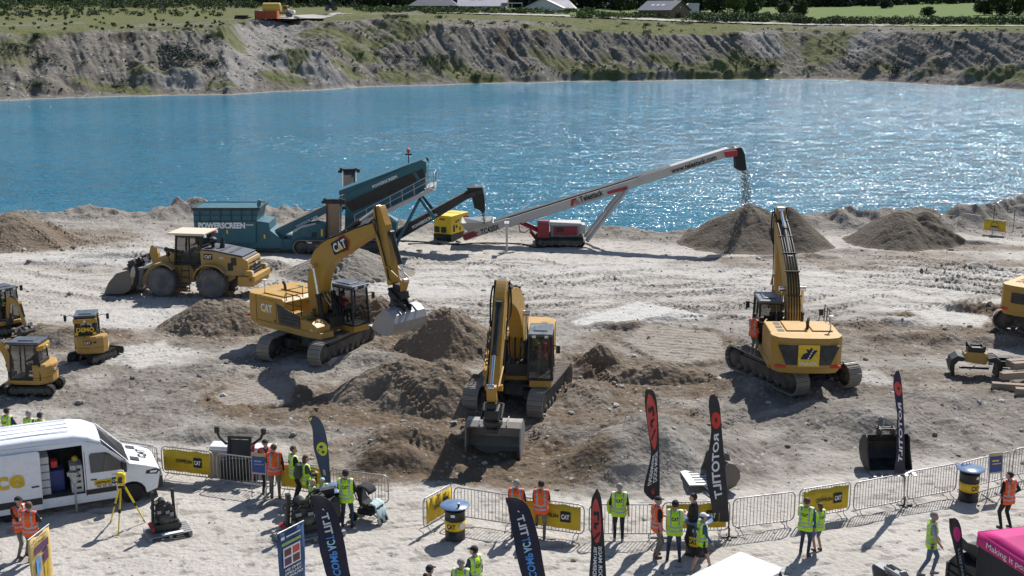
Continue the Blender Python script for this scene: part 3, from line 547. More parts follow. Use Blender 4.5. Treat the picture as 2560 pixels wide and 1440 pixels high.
for a in [(700, 70, 10, 24), (670, 100, 9, 20), (630, 130, 8, 16), (600, 160, 7, 13), (720, 48, 11, 16), (790, 40, 8, 14), (765, 160, 13, 6), (1900, 100, 8, 8), (2150, 110, 10, 8), (600, 195, 4, 6), (455, 205, 7, 3.5)]:
    fpatch(a[0], a[1], a[2], a[3], Pl, .9); fpatch(a[0], a[1], a[2], a[3], Gr, -1.)
for a in [(860, 92, 14, 6), (1020, 70, 6, 8), (900, 120, 7, 6), (745, 120, 3, 10), (575, 90, 6, 8), (330, 74, 30, 14), (2100, 92, 12, 3), (2060, 120, 8, 8), (2060, 150, 7, 5), (150, 70, 30, 14), (1160, 190, 14, 4), (300, 225, 10, 3), (1800, 178, 22, 4), (1000, 196, 9, 3), (1500, 180, 22, 4)]:
    fpatch(a[0], a[1], a[2], a[3], Gr, .85)
for a in [(312, 100, 4, 3), (1260, 105, 4, 8), (1350, 95, 3, 6)]: fpatch(a[0], a[1], a[2], a[3], Dk, .9)
def far_mat():
    m, t, bs = nodes_of('bank_ground')
    def A(n):
        a = t.nodes.new('ShaderNodeAttribute'); a.attribute_name = n; return a.outputs['Fac']
    n1 = noise(t, .12, 5, .6); n2 = noise(t, .9, 6, .7); n3 = noise(t, .25, 5, .65)
    c = mix_col(t, ramp(t, n1, .35, .65), (.166, .149, .127), (.208, .190, .166)); c = mix_col(t, ramp(t, n2, .42, .62, 0, .6), c, (.12, .102, .082))
    c = mix_col(t, A('gravel'), c, (.245, .230, .210)); c = mix_col(t, A('damp'), c, (.085, .07, .055))
    g = mix_col(t, ramp(t, n3, .35, .65), (.105, .118, .040), (.138, .132, .054)); g = mix_col(t, ramp(t, n2, .45, .7), g, (.085, .105, .036))
    g = mix_col(t, A('field'), g, (.115, .165, .045))
    f = t.nodes.new('ShaderNodeMath'); f.operation = 'MULTIPLY'; t.links.new(A('grass'), f.inputs[0]); t.links.new(ramp(t, n2, .25, .5, .45, 1), f.inputs[1])
    c = mix_col(t, f.outputs[0], c, g); c = mix_col(t, A('wet'), c, (.30, .28, .25))
    v = t.nodes.new('ShaderNodeTexVoronoi'); v.inputs['Scale'].default_value = 1.0; tc = t.nodes.new('ShaderNodeTexCoord'); t.links.new(tc.outputs['Object'], v.inputs['Vector'])
    sep = t.nodes.new('ShaderNodeSeparateColor'); t.links.new(v.outputs['Color'], sep.inputs[0])
    k_ = t.nodes.new('ShaderNodeMath'); k_.operation = 'MULTIPLY'; t.links.new(ramp(t, sep.outputs[0], .80, .86, 0, .8), k_.inputs[0]); t.links.new(ramp(t, v.outputs['Distance'], .5, .3), k_.inputs[1])
    i_ = t.nodes.new('ShaderNodeMath'); i_.operation = 'MULTIPLY'; t.links.new(k_.outputs[0], i_.inputs[0]); t.links.new(ramp(t, A('grass'), .3, .7, 1, .0), i_.inputs[1])
    c = mix_col(t, i_.outputs[0], c, mix_col(t, sep.outputs[1], (.08, .07, .06), (.46, .45, .43)))
    t.links.new(c, bs.inputs['Base Color']); bs.inputs['Roughness'].default_value = .95; bs.inputs['Specular IOR Level'].default_value = .1
    bump(t, bs, n2, .7, .5)
far_mat()
bank = arrmesh('far_bank', np.stack([Xf, Yf, Zf], -1).reshape(-1, 3), gridfaces(*Yf.shape), 'bank_ground')
for nme, a in (('grass', Gr), ('damp', Dk), ('gravel', Pl), ('wet', Wt), ('field', sstep(60, 110, Tt - cd2) * (Xf > 20))): vattr(bank, nme, np.clip(a, 0, 1))
tag(bank, 'gullied gravel bank across the lake with the grassy plateau and fields behind it', 'hillside', kind='structure')
plain('track_dust', (.36, .335, .30), .95, var=.12, scale=.4)
def strip(name, pts, wd, mat, label, lift=.08):
    Q = []
    for i in range(len(pts) - 1):
        for k_ in np.linspace(0, 1, 24, endpoint=False): Q.append((pts[i][0] + (pts[i + 1][0] - pts[i][0]) * k_, pts[i][1] + (pts[i + 1][1] - pts[i][1]) * k_))
    C = [fp(*q) for q in Q]; V = []
    for i, p in enumerate(C):
        d = (C[min(i + 1, len(C) - 1)] - C[max(i - 1, 0)]); nrm = Vector((-d.y, d.x, 0)).normalized()
        for s_ in (-1, -.33, .33, 1):
            q = p + nrm * wd / 2 * s_; V.append((q.x, q.y, max(fz(q.x, q.y), p.z - .3) + lift))
    tag(arrmesh(name, np.array(V), gridfaces(len(C), 4), mat), label, 'road', kind='structure')
strip('gravel_road', [(1080, 32), (1250, 36), (1420, 41), (1560, 47), (1720, 54), (1850, 58), (2000, 62), (2150, 64), (2300, 65), (2560, 66), (2800, 67)], 7, 'track_dust', 'pale gravel road running along the plateau below the hedges', .25)
strip('haul_ramp', [(700, 52), (740, 46), (790, 40), (850, 34)], 14, 'track_dust', 'pale gravel yard and ramp beside the orange container', .15)
n = 5200; j_ = rng.integers(200, 1300, n); i_ = rng.integers(26, 140, n); Sx = .1 + .28 * rng.uniform(0, 1, n) ** 3
ok = (Gr[i_, j_] < .4) & (Zf[i_, j_] > WATER_Z); j_, i_, Sx = j_[ok], i_[ok], Sx[ok]
tag(rocks('bank_stones', np.stack([Xf[i_, j_], Yf[i_, j_], Zf[i_, j_] + Sx * .3], -1), Sx, ['stone_pale', 'stone_grey', 'stone_grey'], 9), 'stones strewn over the far bank and along its waterline', 'stones', kind='stuff')
# ---------------------------------------------------------------- vegetation
def leaf_mat(name, a, b):
    m, t, bs = nodes_of(name); n = noise(t, .9, 3); o = t.nodes.new('ShaderNodeObjectInfo')
    c = mix_col(t, ramp(t, n, .35, .65), a, b); c = mix_col(t, ramp(t, o.outputs['Random'], 0, 1, 0, .35), c, tuple(x * .6 for x in a))
    t.links.new(c, bs.inputs['Base Color']); bs.inputs['Roughness'].default_value = .75; bs.inputs['Specular IOR Level'].default_value = .25
leaf_mat('leaf_dark', (.034, .060, .022), (.066, .100, .036)); leaf_mat('leaf_mid', (.065, .110, .030), (.115, .165, .050)); leaf_mat('leaf_grey', (.075, .095, .058), (.125, .145, .092)); leaf_mat('leaf_lime', (.12, .18, .03), (.18, .24, .05))
leaf_mat('leaf_blue', (.042, .066, .052), (.07, .098, .075)); plain('bark', (.09, .07, .05), .9)
def leaves(blobs, per, size, r):
    V = []; F = []
    for (cx, cy, cz, rx, ry, rz) in blobs:
        n = max(12, int(per * (rx * ry * rz) ** .55)); d = r.normal(size=(n, 3)); d /= np.linalg.norm(d, axis=1)[:, None]; q = d * (r.uniform(.55, 1.05, (n, 1)) ** .5) * [rx, ry, rz] + [cx, cy, cz]
        a = r.normal(size=(n, 3)) + d * .6; a /= np.linalg.norm(a, axis=1)[:, None]; b = np.cross(a, r.normal(size=(n, 3))); b /= np.linalg.norm(b, axis=1)[:, None]; c = np.cross(a, b)
        s_ = size * r.uniform(.5, 1.25, (n, 1)); o = len(V) and sum(len(v) for v in V)
        V.append(np.stack([q - b * s_ - c * s_ * .4, q + b * s_ * .2 - c * s_ * .8, q + b * s_, q + c * s_ * .7], 1).reshape(-1, 3)); F.append(np.arange(n * 4).reshape(-1, 4) + o)
    return np.concatenate(V), np.concatenate(F)
def crown_blobs(w_, h, z0, k, r):
    out = []
    for i in range(k):
        f = r.uniform(0, 1); zz = z0 + f * (h - z0); rad = w_ / 2 * math.sqrt(max(.05, 1 - abs(f * 1.7 - .75) ** 2)); a = r.uniform(0, 2 * math.pi); q = rad * math.sqrt(r.uniform(0, 1)) * .85
        s_ = w_ * r.uniform(.13, .24); out.append((q * math.cos(a), q * math.sin(a), zz, s_, s_, s_ * .85))
    return out
PROTO = {}
def plant(kind, seed):
    k_ = (kind, seed)
    if k_ in PROTO: return PROTO[k_]
    r = np.random.default_rng(seed * 7 + 1)
    if kind == 'tree': V, F = leaves(crown_blobs(1., 1.1, .16, 46, r), 1700, .042, r)
    elif kind == 'conifer': V, F = leaves([(r.normal() * .12 * (1 - f), r.normal() * .12 * (1 - f), .1 + f * 1.35, .3 * (1 - f) + .04, .3 * (1 - f) + .04, .13) for f in np.linspace(0, 1, 16)], 1500, .03, r)
    else:
        b = [(r.normal() * .26, r.normal() * .2, r.uniform(.12, .5), r.uniform(.14, .26), r.uniform(.14, .24), r.uniform(.12, .26)) for _ in range(11)]; V, F = leaves(b, 900, .045, r)
    me = bpy.data.meshes.new('foliage'); me.from_pydata(V.tolist(), [], F.tolist()); me.update(); PROTO[k_] = me; return me
def vegetate(name, kind, label, cat, group, px, py, wid, hgt, leaf, seed, pos=None):
    p = pos if pos is not None else fp(px, py); key = (kind, seed % 4, leaf)
    if key not in PROTO:
        me = plant(kind, seed % 4).copy(); me.materials.append(MATS[leaf]); PROTO[key] = me
    if kind == 'bush':
        o = bpy.data.objects.new(name, PROTO[key]); col.objects.link(o); o.location = (p.x, p.y, p.z - .1); o.scale = (wid, wid, hgt * 1.25); o.rotation_euler = (0, 0, seed * 1.3); return tag(o, label, cat, group)
    t = thing(name, label, cat, (p.x, p.y, p.z - .2), 0, group); o = bpy.data.objects.new('crown', PROTO[key]); col.objects.link(o); o.parent = t; o.scale = (wid, wid, hgt / (1.2 if kind == 'tree' else 1.5)); o.rotation_euler = (0, 0, seed * 1.7)
    b = MB(); h = hgt; b.tube([(0, 0, -.3), (.1, 0, h * .25), (.05, .1, h * .6)], [wid * .045, wid * .035, wid * .015], 7)
    for i in range(4):
        a = i * 1.6 + seed; b.tube([(0.05, 0, h * (.28 + .06 * i)), (wid * .25 * math.cos(a), wid * .25 * math.sin(a), h * (.5 + .06 * i))], [wid * .018, wid * .008], 5)
    b.build('trunk', 'bark', t); return t
BL = {'bank': ('leafy bush growing on the slope of the far bank', 'bushes on the slope of the far bank'), 'rim': ('small scrubby bush on the rim of the far bank', 'bushes along the rim of the far bank'), 'shore': ('low bush on the narrow shelf above the far waterline', 'bushes on the shelf above the far waterline')}
bushes = [(95, 98, 3.2, 2.4, 'dark', 'rim'), (450, 140, 8, 3.6, 'blue', 'bank'), (415, 125, 5, 2.6, 'blue', 'bank'), (490, 150, 6, 3, 'blue', 'bank'), (530, 165, 5, 2.4, 'blue', 'bank'), (120, 150, 4, 2.2, 'dark', 'bank'), (30, 118, 5, 2, 'grey', 'bank'), (60, 125, 4, 2, 'grey', 'bank'), (90, 222, 4.2, 2.0, 'dark', 'shore'), (305, 218, 4, 1.8, 'grey', 'shore'), (985, 47, 5.2, 2.8, 'dark', 'rim'), (1010, 45, 3.4, 2.2, 'dark', 'rim'), (520, 98, 3.6, 2.2, 'blue', 'bank'), (545, 90, 4, 2.2, 'mid', 'bank'), (470, 75, 2.4, 1.6, 'grey', 'rim'), (380, 76, 1.8, 1.4, 'mid', 'rim'), (1100, 46, 3, 1.8, 'grey', 'rim'), (1165, 60, 3, 2.1, 'dark', 'rim'), (1230, 60, 2.8, 1.6, 'grey', 'rim'), (1275, 56, 3.5, 1.4, 'mid', 'rim'), (1318, 70, 3.4, 2.1, 'dark', 'rim'), (1400, 68, 5, 2, 'grey', 'rim'), (1490, 82, 2.8, 1.8, 'dark', 'rim'), (1617, 84, 3.0, 2, 'dark', 'rim'), (1620, 64, 4, 1.6, 'grey', 'rim'), (1560, 60, 3.4, 1.4, 'grey', 'rim'), (1650, 66, 3.2, 1.4, 'grey', 'rim'), (1715, 60, 5, 2, 'dark', 'rim'), (1835, 92, 4.4, 2.2, 'grey', 'rim'), (1080, 150, 5, 3, 'blue', 'bank'), (1110, 145, 4, 2.2, 'grey', 'bank'), (985, 145, 4, 2.2, 'blue', 'bank'), (1185, 195, 5.5, 2.4, 'mid', 'shore'), (1445, 152, 2.4, 1.8, 'dark', 'bank'), (1475, 162, 3, 1.8, 'blue', 'bank'), (1630, 148, 2.2, 2.4, 'mid', 'bank'), (1690, 165, 3, 2, 'dark', 'bank'), (1840, 140, 4.5, 2.4, 'grey', 'bank'), (1870, 150, 5, 2.4, 'grey', 'bank'), (1905, 168, 7, 2.8, 'grey', 'bank'), (1930, 170, 4.5, 2, 'mid', 'bank'), (2140, 172, 2.6, 2.6, 'grey', 'shore'), (2190, 168, 2.8, 3, 'blue', 'shore'), (2255, 180, 4.6, 4.2, 'blue', 'shore'), (2240, 186, 3.6, 2.4, 'blue', 'shore'), (2355, 185, 2, 1.6, 'grey', 'shore'), (2110, 135, 2, 1.8, 'dark', 'bank'), (2300, 138, 4, 2, 'grey', 'bank'), (2400, 112, 4, 1.6, 'mid', 'bank'), (2010, 96, 3, 1.6, 'dark', 'bank'), (2040, 80, 2.4, 1.3, 'mid', 'rim'), (715, 130, 2.6, 1.8, 'lime', 'bank'), (680, 145, 3, 1.6, 'mid', 'bank'), (825, 62, 2.4, 1.4, 'dark', 'rim'), (640, 58, 3.4, 1.6, 'grey', 'rim'), (605, 62, 1.8, 1.4, 'dark', 'rim'), (940, 138, 3, 1.6, 'mid', 'bank'), (210, 160, 2.4, 1.4, 'dark', 'bank'), (340, 160, 2.4, 1.2, 'dark', 'bank'), (2505, 78, 3, 1.3, 'grey', 'rim'), (2380, 82, 3.4, 1.2, 'grey', 'rim'), (1950, 76, 2.4, 1.2, 'grey', 'rim')]
nm = {'dark': 'dark green ', 'blue': 'blue-green ', 'grey': 'grey-green ', 'mid': 'mid green ', 'lime': 'bright lime-green '}
for i, (px, py, w_, h, lf, z) in enumerate(bushes):
    vegetate('bush', 'bush', nm[lf] + BL[z][0], 'bush', nm[lf] + BL[z][1], px, py, w_ * 1.05, h * .75, 'leaf_' + lf, i)
def scrub(name, label, regions, size, leafs, seed):                 # a mass of scrub nobody could count
    r = np.random.default_rng(seed); Vs = []; Fs = []; mi = []; o = 0
    for px0, px1, py0, py1, k_, s0, s1 in regions:
        for _ in range(k_):
            p = fp(r.uniform(px0, px1), r.uniform(py0, py1)); s_ = r.uniform(s0, s1)
            b = [(p.x + r.normal() * s_ * .5, p.y + r.normal() * s_ * .5, p.z + s_ * r.uniform(.15, .7), s_ * .42, s_ * .42, s_ * .36) for _ in range(3)]
            V, F = leaves(b, 46, size, r); Vs.append(V); Fs.append(F + o); o += len(V); mi += [int(r.integers(0, len(leafs)))] * len(F)
    ob = arrmesh(name, np.concatenate(Vs), np.concatenate(Fs), leafs, smooth=False, mi=mi); return tag(ob, label, 'scrub', kind='stuff')
scrub('scrub', 'rough green scrub and weeds covering the rise beyond the far bank on the left', [(-60, 640, 0, 22, 300, 1.5, 3.4), (-60, 560, 22, 44, 150, .7, 1.6), (600, 900, 6, 20, 110, 1.4, 3), (-60, 560, 44, 76, 60, .4, .9)], .30, ['leaf_mid', 'leaf_dark', 'leaf_mid', 'leaf_grey'], 5)
scrub('hedge', 'long hedge of mixed green shrubs below the houses along the plateau road', [(880, 1080, 24, 32, 70, 1.2, 2.2), (1060, 1480, 27, 35, 190, 1.1, 2.0), (1440, 1760, 39, 47, 130, 1.1, 2.0)], .28, ['leaf_mid', 'leaf_mid', 'leaf_lime', 'leaf_dark'], 6)
scrub('hedge', 'long dark hedge beside the gravel road below the green field on the right', [(1730, 2000, 46, 57, 150, 1.6, 2.8), (1980, 2620, 54, 62, 260, 1.5, 2.6)], .28, ['leaf_dark', 'leaf_mid', 'leaf_dark', 'leaf_grey'], 7)
scrub('weeds', 'scattered weeds and low plants on the far bank and its plateau', [(850, 1700, 50, 84, 50, .3, .7), (1700, 2560, 70, 84, 30, .3, .6), (1100, 1950, 165, 192, 60, .3, .6), (0, 560, 100, 225, 35, .3, .6), (2000, 2560, 90, 190, 40, .3, .6), (700, 1100, 85, 190, 35, .3, .6)], .17, ['leaf_mid', 'leaf_grey', 'leaf_dark', 'leaf_lime'], 8)
trees = [(620, 2, 9, 9, 'dark'), (700, 0, 11, 10, 'dark'), (765, 1, 9, 9, 'dark'), (830, 2, 10, 9, 'dark'), (890, 3, 11, 10, 'mid'), (950, 5, 11, 11, 'dark'), (1000, 6, 9, 10, 'mid'), (1285, 12, 8, 9, 'mid'), (1440, 18, 10, 11, 'dark'), (1475, 20, 9, 10, 'mid'), (1520, 22, 12, 12, 'mid'), (1560, 24, 9, 9, 'dark'), (1750, 30, 10, 10, 'dark'), (1790, 32, 13, 14, 'dark'), (1835, 34, 10, 11, 'mid'), (1880, 34, 11, 10, 'mid'), (1960, 38, 7, 6, 'dark'), (2000, 38, 8, 7, 'dark'), (2318, 42, 6.5, 4.4, 'dark'), (2215, 21, 9, 7, 'blue'), (2460, 38, 9, 8, 'dark'), (2500, 38, 8, 12, 'dark'), (2545, 40, 9, 9, 'dark'), (2590, 38, 10, 12, 'dark')]
for i, (px, py, w_, h, lf) in enumerate(trees):
    side = 'beyond the yard at the left of the houses' if px < 1050 else 'behind the pale house roofs' if px < 1400 else 'between the houses and the brown barn' if px < 1600 else 'right of the brown barn' if px < 2100 else 'standing in or beside the green field on the right'
    sp = {1960: 'smaller bushy dark tree in front of the field, left of its neighbour', 2000: 'bushy dark tree at the left end of the green field', 2318: 'low round dark tree alone in the green field', 2215: 'blue-green tree standing before the far forest edge', 1790: 'tallest broad dark tree right of the brown barn', 2500: 'tall dark tree rising above its neighbours at the right of the field', 1285: 'mid green tree behind the white flat carport'}
    vegetate('tree', 'tree', sp.get(px, nm[lf] + 'broad-leaved tree ' + side), 'tree', None if px in sp else nm[lf] + 'trees ' + side, px, py, w_, h, 'leaf_' + lf, i)
r_ = np.random.default_rng(12); Vs = []; Fs = []; o_ = 0; mi_ = []
for k_ in range(520):
    px = r_.uniform(-250, 2800); Y = r_.uniform(860, 1000) if px > 1650 else r_.uniform(560, 720); u = (px - 1280) / 3000 * .98; x = u * Y; z = fz(x, Y); s_ = r_.uniform(6, 10); hh = r_.uniform(14, 24)
    V, F = leaves([(x + r_.normal() * s_ * .2, Y, z + hh * f, s_ * .5 * (1.1 - f * .7), s_ * .5, hh * .16) for f in (.15, .4, .65, .85)], 16, 1.0, r_); Vs.append(V); Fs.append(F + o_); o_ += len(V); mi_ += [int(r_.integers(0, 3))] * len(F)
tag(arrmesh('forest', np.concatenate(Vs), np.concatenate(Fs), ['leaf_blue', 'leaf_dark', 'leaf_blue'], smooth=False, mi=mi_), 'dark blue-green forest edge closing the horizon behind the houses and the field', 'forest', kind='stuff')
# ---------------------------------------------------------------- houses, barn and the yard on the plateau
plain('pane_dark', (.02, .025, .03), .2); plain('skylight', (.55, .60, .68), .2)
def gable_house(name, label, px, py, Y, L, W, wall_h, roof_h, rz, wall, roofm, hip=0., skylights=0, door=None, eave=.6):
    p = atY(px, py + 8, Y)
    t = thing(name, label, 'barn' if 'barn' in name else 'house', (p.x, p.y, p.z), rz)
    b = MB(); b.box((0, 0, wall_h / 2), (L, W, wall_h)); 
    if not hip:
        for s_ in (-1, 1): b.prism([(-W / 2, wall_h), (W / 2, wall_h), (0, wall_h + roof_h)], s_ * L / 2 - (.3 if s_ > 0 else 0), s_ * L / 2 + (.3 if s_ < 0 else 0), 0, 'x')
    b.build('wall', wall, t)
    b = MB(); a = W / 2 + eave; k_ = roof_h / (W / 2); z0 = wall_h - eave * k_ + .12; zr = wall_h + roof_h + .12; l = L / 2 + eave; lr = l - hip
    V = [(-l, -a, z0), (l, -a, z0), (l, a, z0), (-l, a, z0), (-lr, 0, zr), (lr, 0, zr)]; V += [(x, y, z - .2) for x, y, z in V]
    b.add(V, [(0, 1, 5, 4), (2, 3, 4, 5), (6, 10, 11, 7), (8, 11, 10, 9), (0, 6, 7, 1), (2, 8, 9, 3)] + ([(1, 2, 5), (3, 0, 4), (7, 11, 8), (9, 10, 6), (1, 7, 8, 2), (3, 9, 6, 0)] if hip else [(1, 7, 11, 5), (5, 11, 8, 2), (0, 4, 10, 6), (4, 3, 9, 10)]))
    rf = b.build('roof', roofm, t)
    for i in range(skylights):
        x = -L * .25 + i * L * .16; q = MB(); f0, f1 = .45, .62
        q.add([(x, -a * (1 - f0), z0 + (zr - z0) * f0 + .06), (x + L * .1, -a * (1 - f0), z0 + (zr - z0) * f0 + .06), (x + L * .1, -a * (1 - f1), z0 + (zr - z0) * f1 + .06), (x, -a * (1 - f1), z0 + (zr - z0) * f1 + .06)], [(0, 1, 2, 3)]); q.build('skylight', 'skylight', rf)
    for x in np.arange(-L / 2 + 2, L / 2 - 1.5, 3.2): q = MB(); q.box((x, -W / 2 - .02, wall_h * .55), (1.3, .1, 1.1)); q.build('window', 'pane_dark', t)
    if door:
        q = MB(); q.box((L / 2 + .03, door[0], door[2] / 2), (.12, door[1], door[2])); q.build('door', 'pane_dark', t)
        q = MB(); q.lathe([(.0, .1), (.35, .1), (.35, .0)], 12, 0, (L / 2 + .02, 0, wall_h + .8), 'x'); q.build('vent', 'wall_white', t)
    return t
gable_house('house', 'long low house with a grey-blue hipped roof behind the hedge, leftmost of the houses', 1087, 20, 470, 18, 9, 2.2, 2.6, -4, 'brick_wall', 'roof_dark', 4.2)
gable_house('house', 'large house with a pale pinkish roof and roof windows between two darker roofs', 1208, 20, 475, 18, 12, 2.2, 4.6, -3, 'wall_white', 'roof_pale', 0, 2)
gable_house('house', 'house with a pale grey roof and white gable at the right end of the houses', 1362, 26, 470, 9, 14, 2.3, 3.2, -100, 'wall_white', 'roof_pale')
gable_house('house', 'low wing with a pale hipped roof joined to the white gabled house', 1395, 26, 482, 13, 9, 2.3, 2.8, -8, 'brick_wall', 'roof_pale', 3)
b = MB(); b.box((0, 0, 2.4), (8, 5, .3)); [b.box((x, -2.3, 1.1), (.2, .2, 2.3)) for x in (-3.8, 0, 3.8)]; p = atY(1280, 24, 468); o = b.build('carport', 'wall_white'); o.location = p; tag(o, 'flat white carport between the pale roof and the white gable', 'carport')
gable_house('barn', 'brown barn with a dark roof, skylights and a wide dark doorway', 1660, 41, 440, 13, 13.5, 3.4, 3.1, -38, 'brick_wall', 'roof_dark', 0, 3, (-1.4, 3.6, 3.4))
b = MB(); b.box((0, 0, 1.4), (4, 3, 2.8)); b.prism([(-2.4, 2.8), (2.4, 2.8), (1.8, 3.4), (-1.8, 3.4)], -1.9, 1.9); p = atY(1732, 32, 450); o = b.build('shed', 'wall_white'); o.location = p; tag(o, 'small white shed peeping out right of the brown barn', 'shed')
# container, tank truck, tractor
p = fp(668, 50); t = thing('skip_container', 'rusty orange ribbed skip container on the far plateau', 'container', p + Vector((0, 0, .05)), -6)
b = MB(); b.box((0, -1.2, 1.35), (6.6, .08, 2.3)); b.box((0, 1.2, 1.35), (6.6, .08, 2.3)); b.box((-3.3, 0, 1.35), (.08, 2.3, 2.3)); b.box((3.3, 0, 1.35), (.08, 2.3, 2.3)); b.box((0, 0, .25), (6.5, 2.3, .1)); b.build('body', 'orange_container', t)
for i in range(12): q = MB(); q.box((-3.1 + i * .56, -1.3, 1.3), (.14, .16, 2.2)); q.build('rib', 'maroon_paint', t)
b = MB(); b.box((-2.6, 0, 2.6), (1.4, 2.3, .18)); b.build('cover', 'roof_pale', t)
p = fp(690, 44); t = thing('tank_truck', 'dirty off-road tank truck with a yellow cylindrical tank behind the orange container', 'truck', p + Vector((0, 4, .1)), -4)
b = MB(); b.cyl((-4.4, 0, 2.9), (.6, 0, 2.9), 1.35, n=20); b.cyl((-4.6, 0, 2.9), (-4.4, 0, 2.9), 1.1, 1.35, 20); b.cyl((.6, 0, 2.9), (.8, 0, 2.9), 1.35, 1.1, 20); b.build('tank', 'tank_yellow', t)
b = MB(); b.box((-1, 0, 1.2), (7.6, 1.2, .5)); b.build('chassis', 'dark_steel', t)
b = MB(); b.prism([(1.4, 1.2), (3.2, 1.2), (3.2, 2.2), (2.9, 3.4), (1.5, 3.5)], -1.1, 1.1); b.build('cab', 'dusty_yellow', t, .06)
b = MB(); b.prism([(3.2, 1.0), (5.0, .9), (5.1, 1.7), (4.8, 2.0), (3.2, 2.2)], -1., 1.); b.build('bonnet', 'wall_white', t, .06)
b = MB(); b.box((2.4, -1.12, 2.75), (1.1, .04, .9)); b.box((3.08, 0, 2.8), (.06, 1.7, .8)); b.build('window', 'pane_dark', t)
for x in (-3.4, -1.8, 3.3):
    for y in (-1.15, 1.15): q = MB(); q.lathe([(.3, -.25), (.75, -.25), (.8, 0), (.75, .25), (.3, .25)], 18, 0, (x, y, .8), 'y'); q.build('wheel', 'tyre_rubber', t)
p = fp(830, 28); t = thing('tractor', 'blue tractor parked on the gravel yard on the far plateau', 'tractor', p + Vector((0, 0, .1)), 200)
b = MB(); b.prism([(.2, .9), (2.2, .8), (2.3, 1.5), (1.9, 1.8), (.2, 1.9)], -.45, .45); b.build('bonnet', 'blue_paint', t, .05)
b = MB(); b.prism([(-1.3, 1.2), (.3, 1.2), (.2, 2.7), (-1.2, 2.8)], -.75, .75); b.build('cab', 'pane_dark', t, .05); b = MB(); b.box((-.5, 0, 2.85), (1.6, 1.6, .16)); b.build('roof', 'blue_paint', t, .05)
for x, r0, w_ in ((-.9, .85, .3), (1.8, .6, .22)):
    for y in (-.95, .95): q = MB(); q.lathe([(r0 * .45, -w_), (r0, -w_), (r0, w_), (r0 * .45, w_)], 18, 0, (x, y, r0), 'y'); q.build('wheel', 'tyre_rubber', t)
p = fp(742, 48); o = rocks('boulder', np.array([[0, 0, .6]]), np.array([1.1]), ['stone_pale'], 2); o.location = p; tag(o, 'pale boulder lying on the far gravel yard', 'boulder')
p = fp(605, 48); b = MB(); [b.cyl((-2 + .2 * i, -1.2 + i * .55, .35), (2 + .2 * i, -1.2 + i * .55, .35), .32, n=12) for i in range(4)]; [b.cyl((-1.8, -.9 + i * .55, .85), (1.9, -.9 + i * .55, .85), .32, n=12) for i in range(3)]; o = b.build('pipe_stack', 'black_paint'); o.location = p; tag(o, 'stack of black pipes lying left of the orange container', 'pipes')
# ---------------------------------------------------------------- diggers
def rot2(p, a): return (p[0] * math.cos(a) - p[1] * math.sin(a), p[0] * math.sin(a) + p[1] * math.cos(a))
def track_unit(t, yc, L, W, Hh_, ang, shoe='track_steel', frame='dark_steel', pitch=.19, n_roll=7, plates=.045, dust='track_steel'):
    """one crawler: belt of shoes (part) > frame, idler and sprocket, rollers (sub-parts); ang turns it under the deck"""
    X = Matrix.Rotation(ang, 4, 'Z') @ Matrix.Translation((0, yc, 0)); r = Hh_ / 2; s = L / 2 - r
    P = []; per = 4 * s + 2 * math.pi * r; n = int(per / pitch)
    for i in range(n):
        d = i * per / n
        if d < 2 * s: p, a = (-s + d, Hh_ - .015 * math.sin(math.pi * d / (2 * s)) * 3), 0.
        elif d < 2 * s + math.pi * r: k_ = (d - 2 * s) / r; p, a = (s + r * math.sin(k_), r + r * math.cos(k_)), -k_
        elif d < 4 * s + math.pi * r: p, a = (s - (d - 2 * s - math.pi * r), 0.), math.pi
        else: k_ = (d - 4 * s - math.pi * r) / r; p, a = (-s - r * math.sin(k_), r - r * math.cos(k_)), math.pi - k_
        P.append((p, a))
    b = MB(); b.X = X
    for (x, z), a in P:
        q = Matrix.Rotation(-a, 3, 'Y'); b.box((x, 0, z), (per / n * .93, W, plates), 0, q)
        for k_ in (-.3, .05): b.box(Vector((x, 0, z)) + q @ Vector((k_ * per / n, 0, plates * .8)), (.022, W, plates * .8), 0, q)
    belt = b.build('track', shoe, t)
    b = MB(); b.X = X; b.prism([(-s * .95, r * .45), (s * .95, r * .45), (s * .9, r * 1.45), (-s * .9, r * 1.45)], -W * .28, W * .28); b.box((0, 0, r * 1.6), (s * 1.4, W * .5, r * .2)); b.build('track_frame', frame, belt, .02)
    for k_, nm_ in ((s, 'idler'), (-s, 'sprocket')):
        b = MB(); b.X = X; b.lathe([(.06, -W * .38), (r * .55, -W * .38), (r * .6, -W * .3), (r * .88, -W * .28), (r * .88, W * .28), (r * .6, W * .3), (r * .55, W * .38), (.06, W * .38)], 18, 0, (k_, 0, r), 'y'); b.build(nm_, frame, belt)
    for i in range(n_roll):
        b = MB(); b.X = X; x = -s * .78 + i * s * 1.56 / (n_roll - 1); b.lathe([(.03, -W * .36), (r * .3, -W * .36), (r * .3, W * .36), (.03, W * .36)], 10, 0, (x, 0, r * .42), 'y'); b.build('roller', frame, belt)
    return belt
def bezel(pts, n=8):
    out = []
    for i in range(len(pts) - 1):
        a, b, c, d = [Vector(pts[k_]) for k_ in (max(i - 1, 0), i, i + 1, min(i + 2, len(pts) - 1))]
        for t_ in np.linspace(0, 1, n, endpoint=False): out.append(.5 * (2 * b + (c - a) * t_ + (2 * a - 5 * b + 4 * c - d) * t_ * t_ + (3 * b - a - 3 * c + d) * t_ ** 3))
    return out + [Vector(pts[-1])]
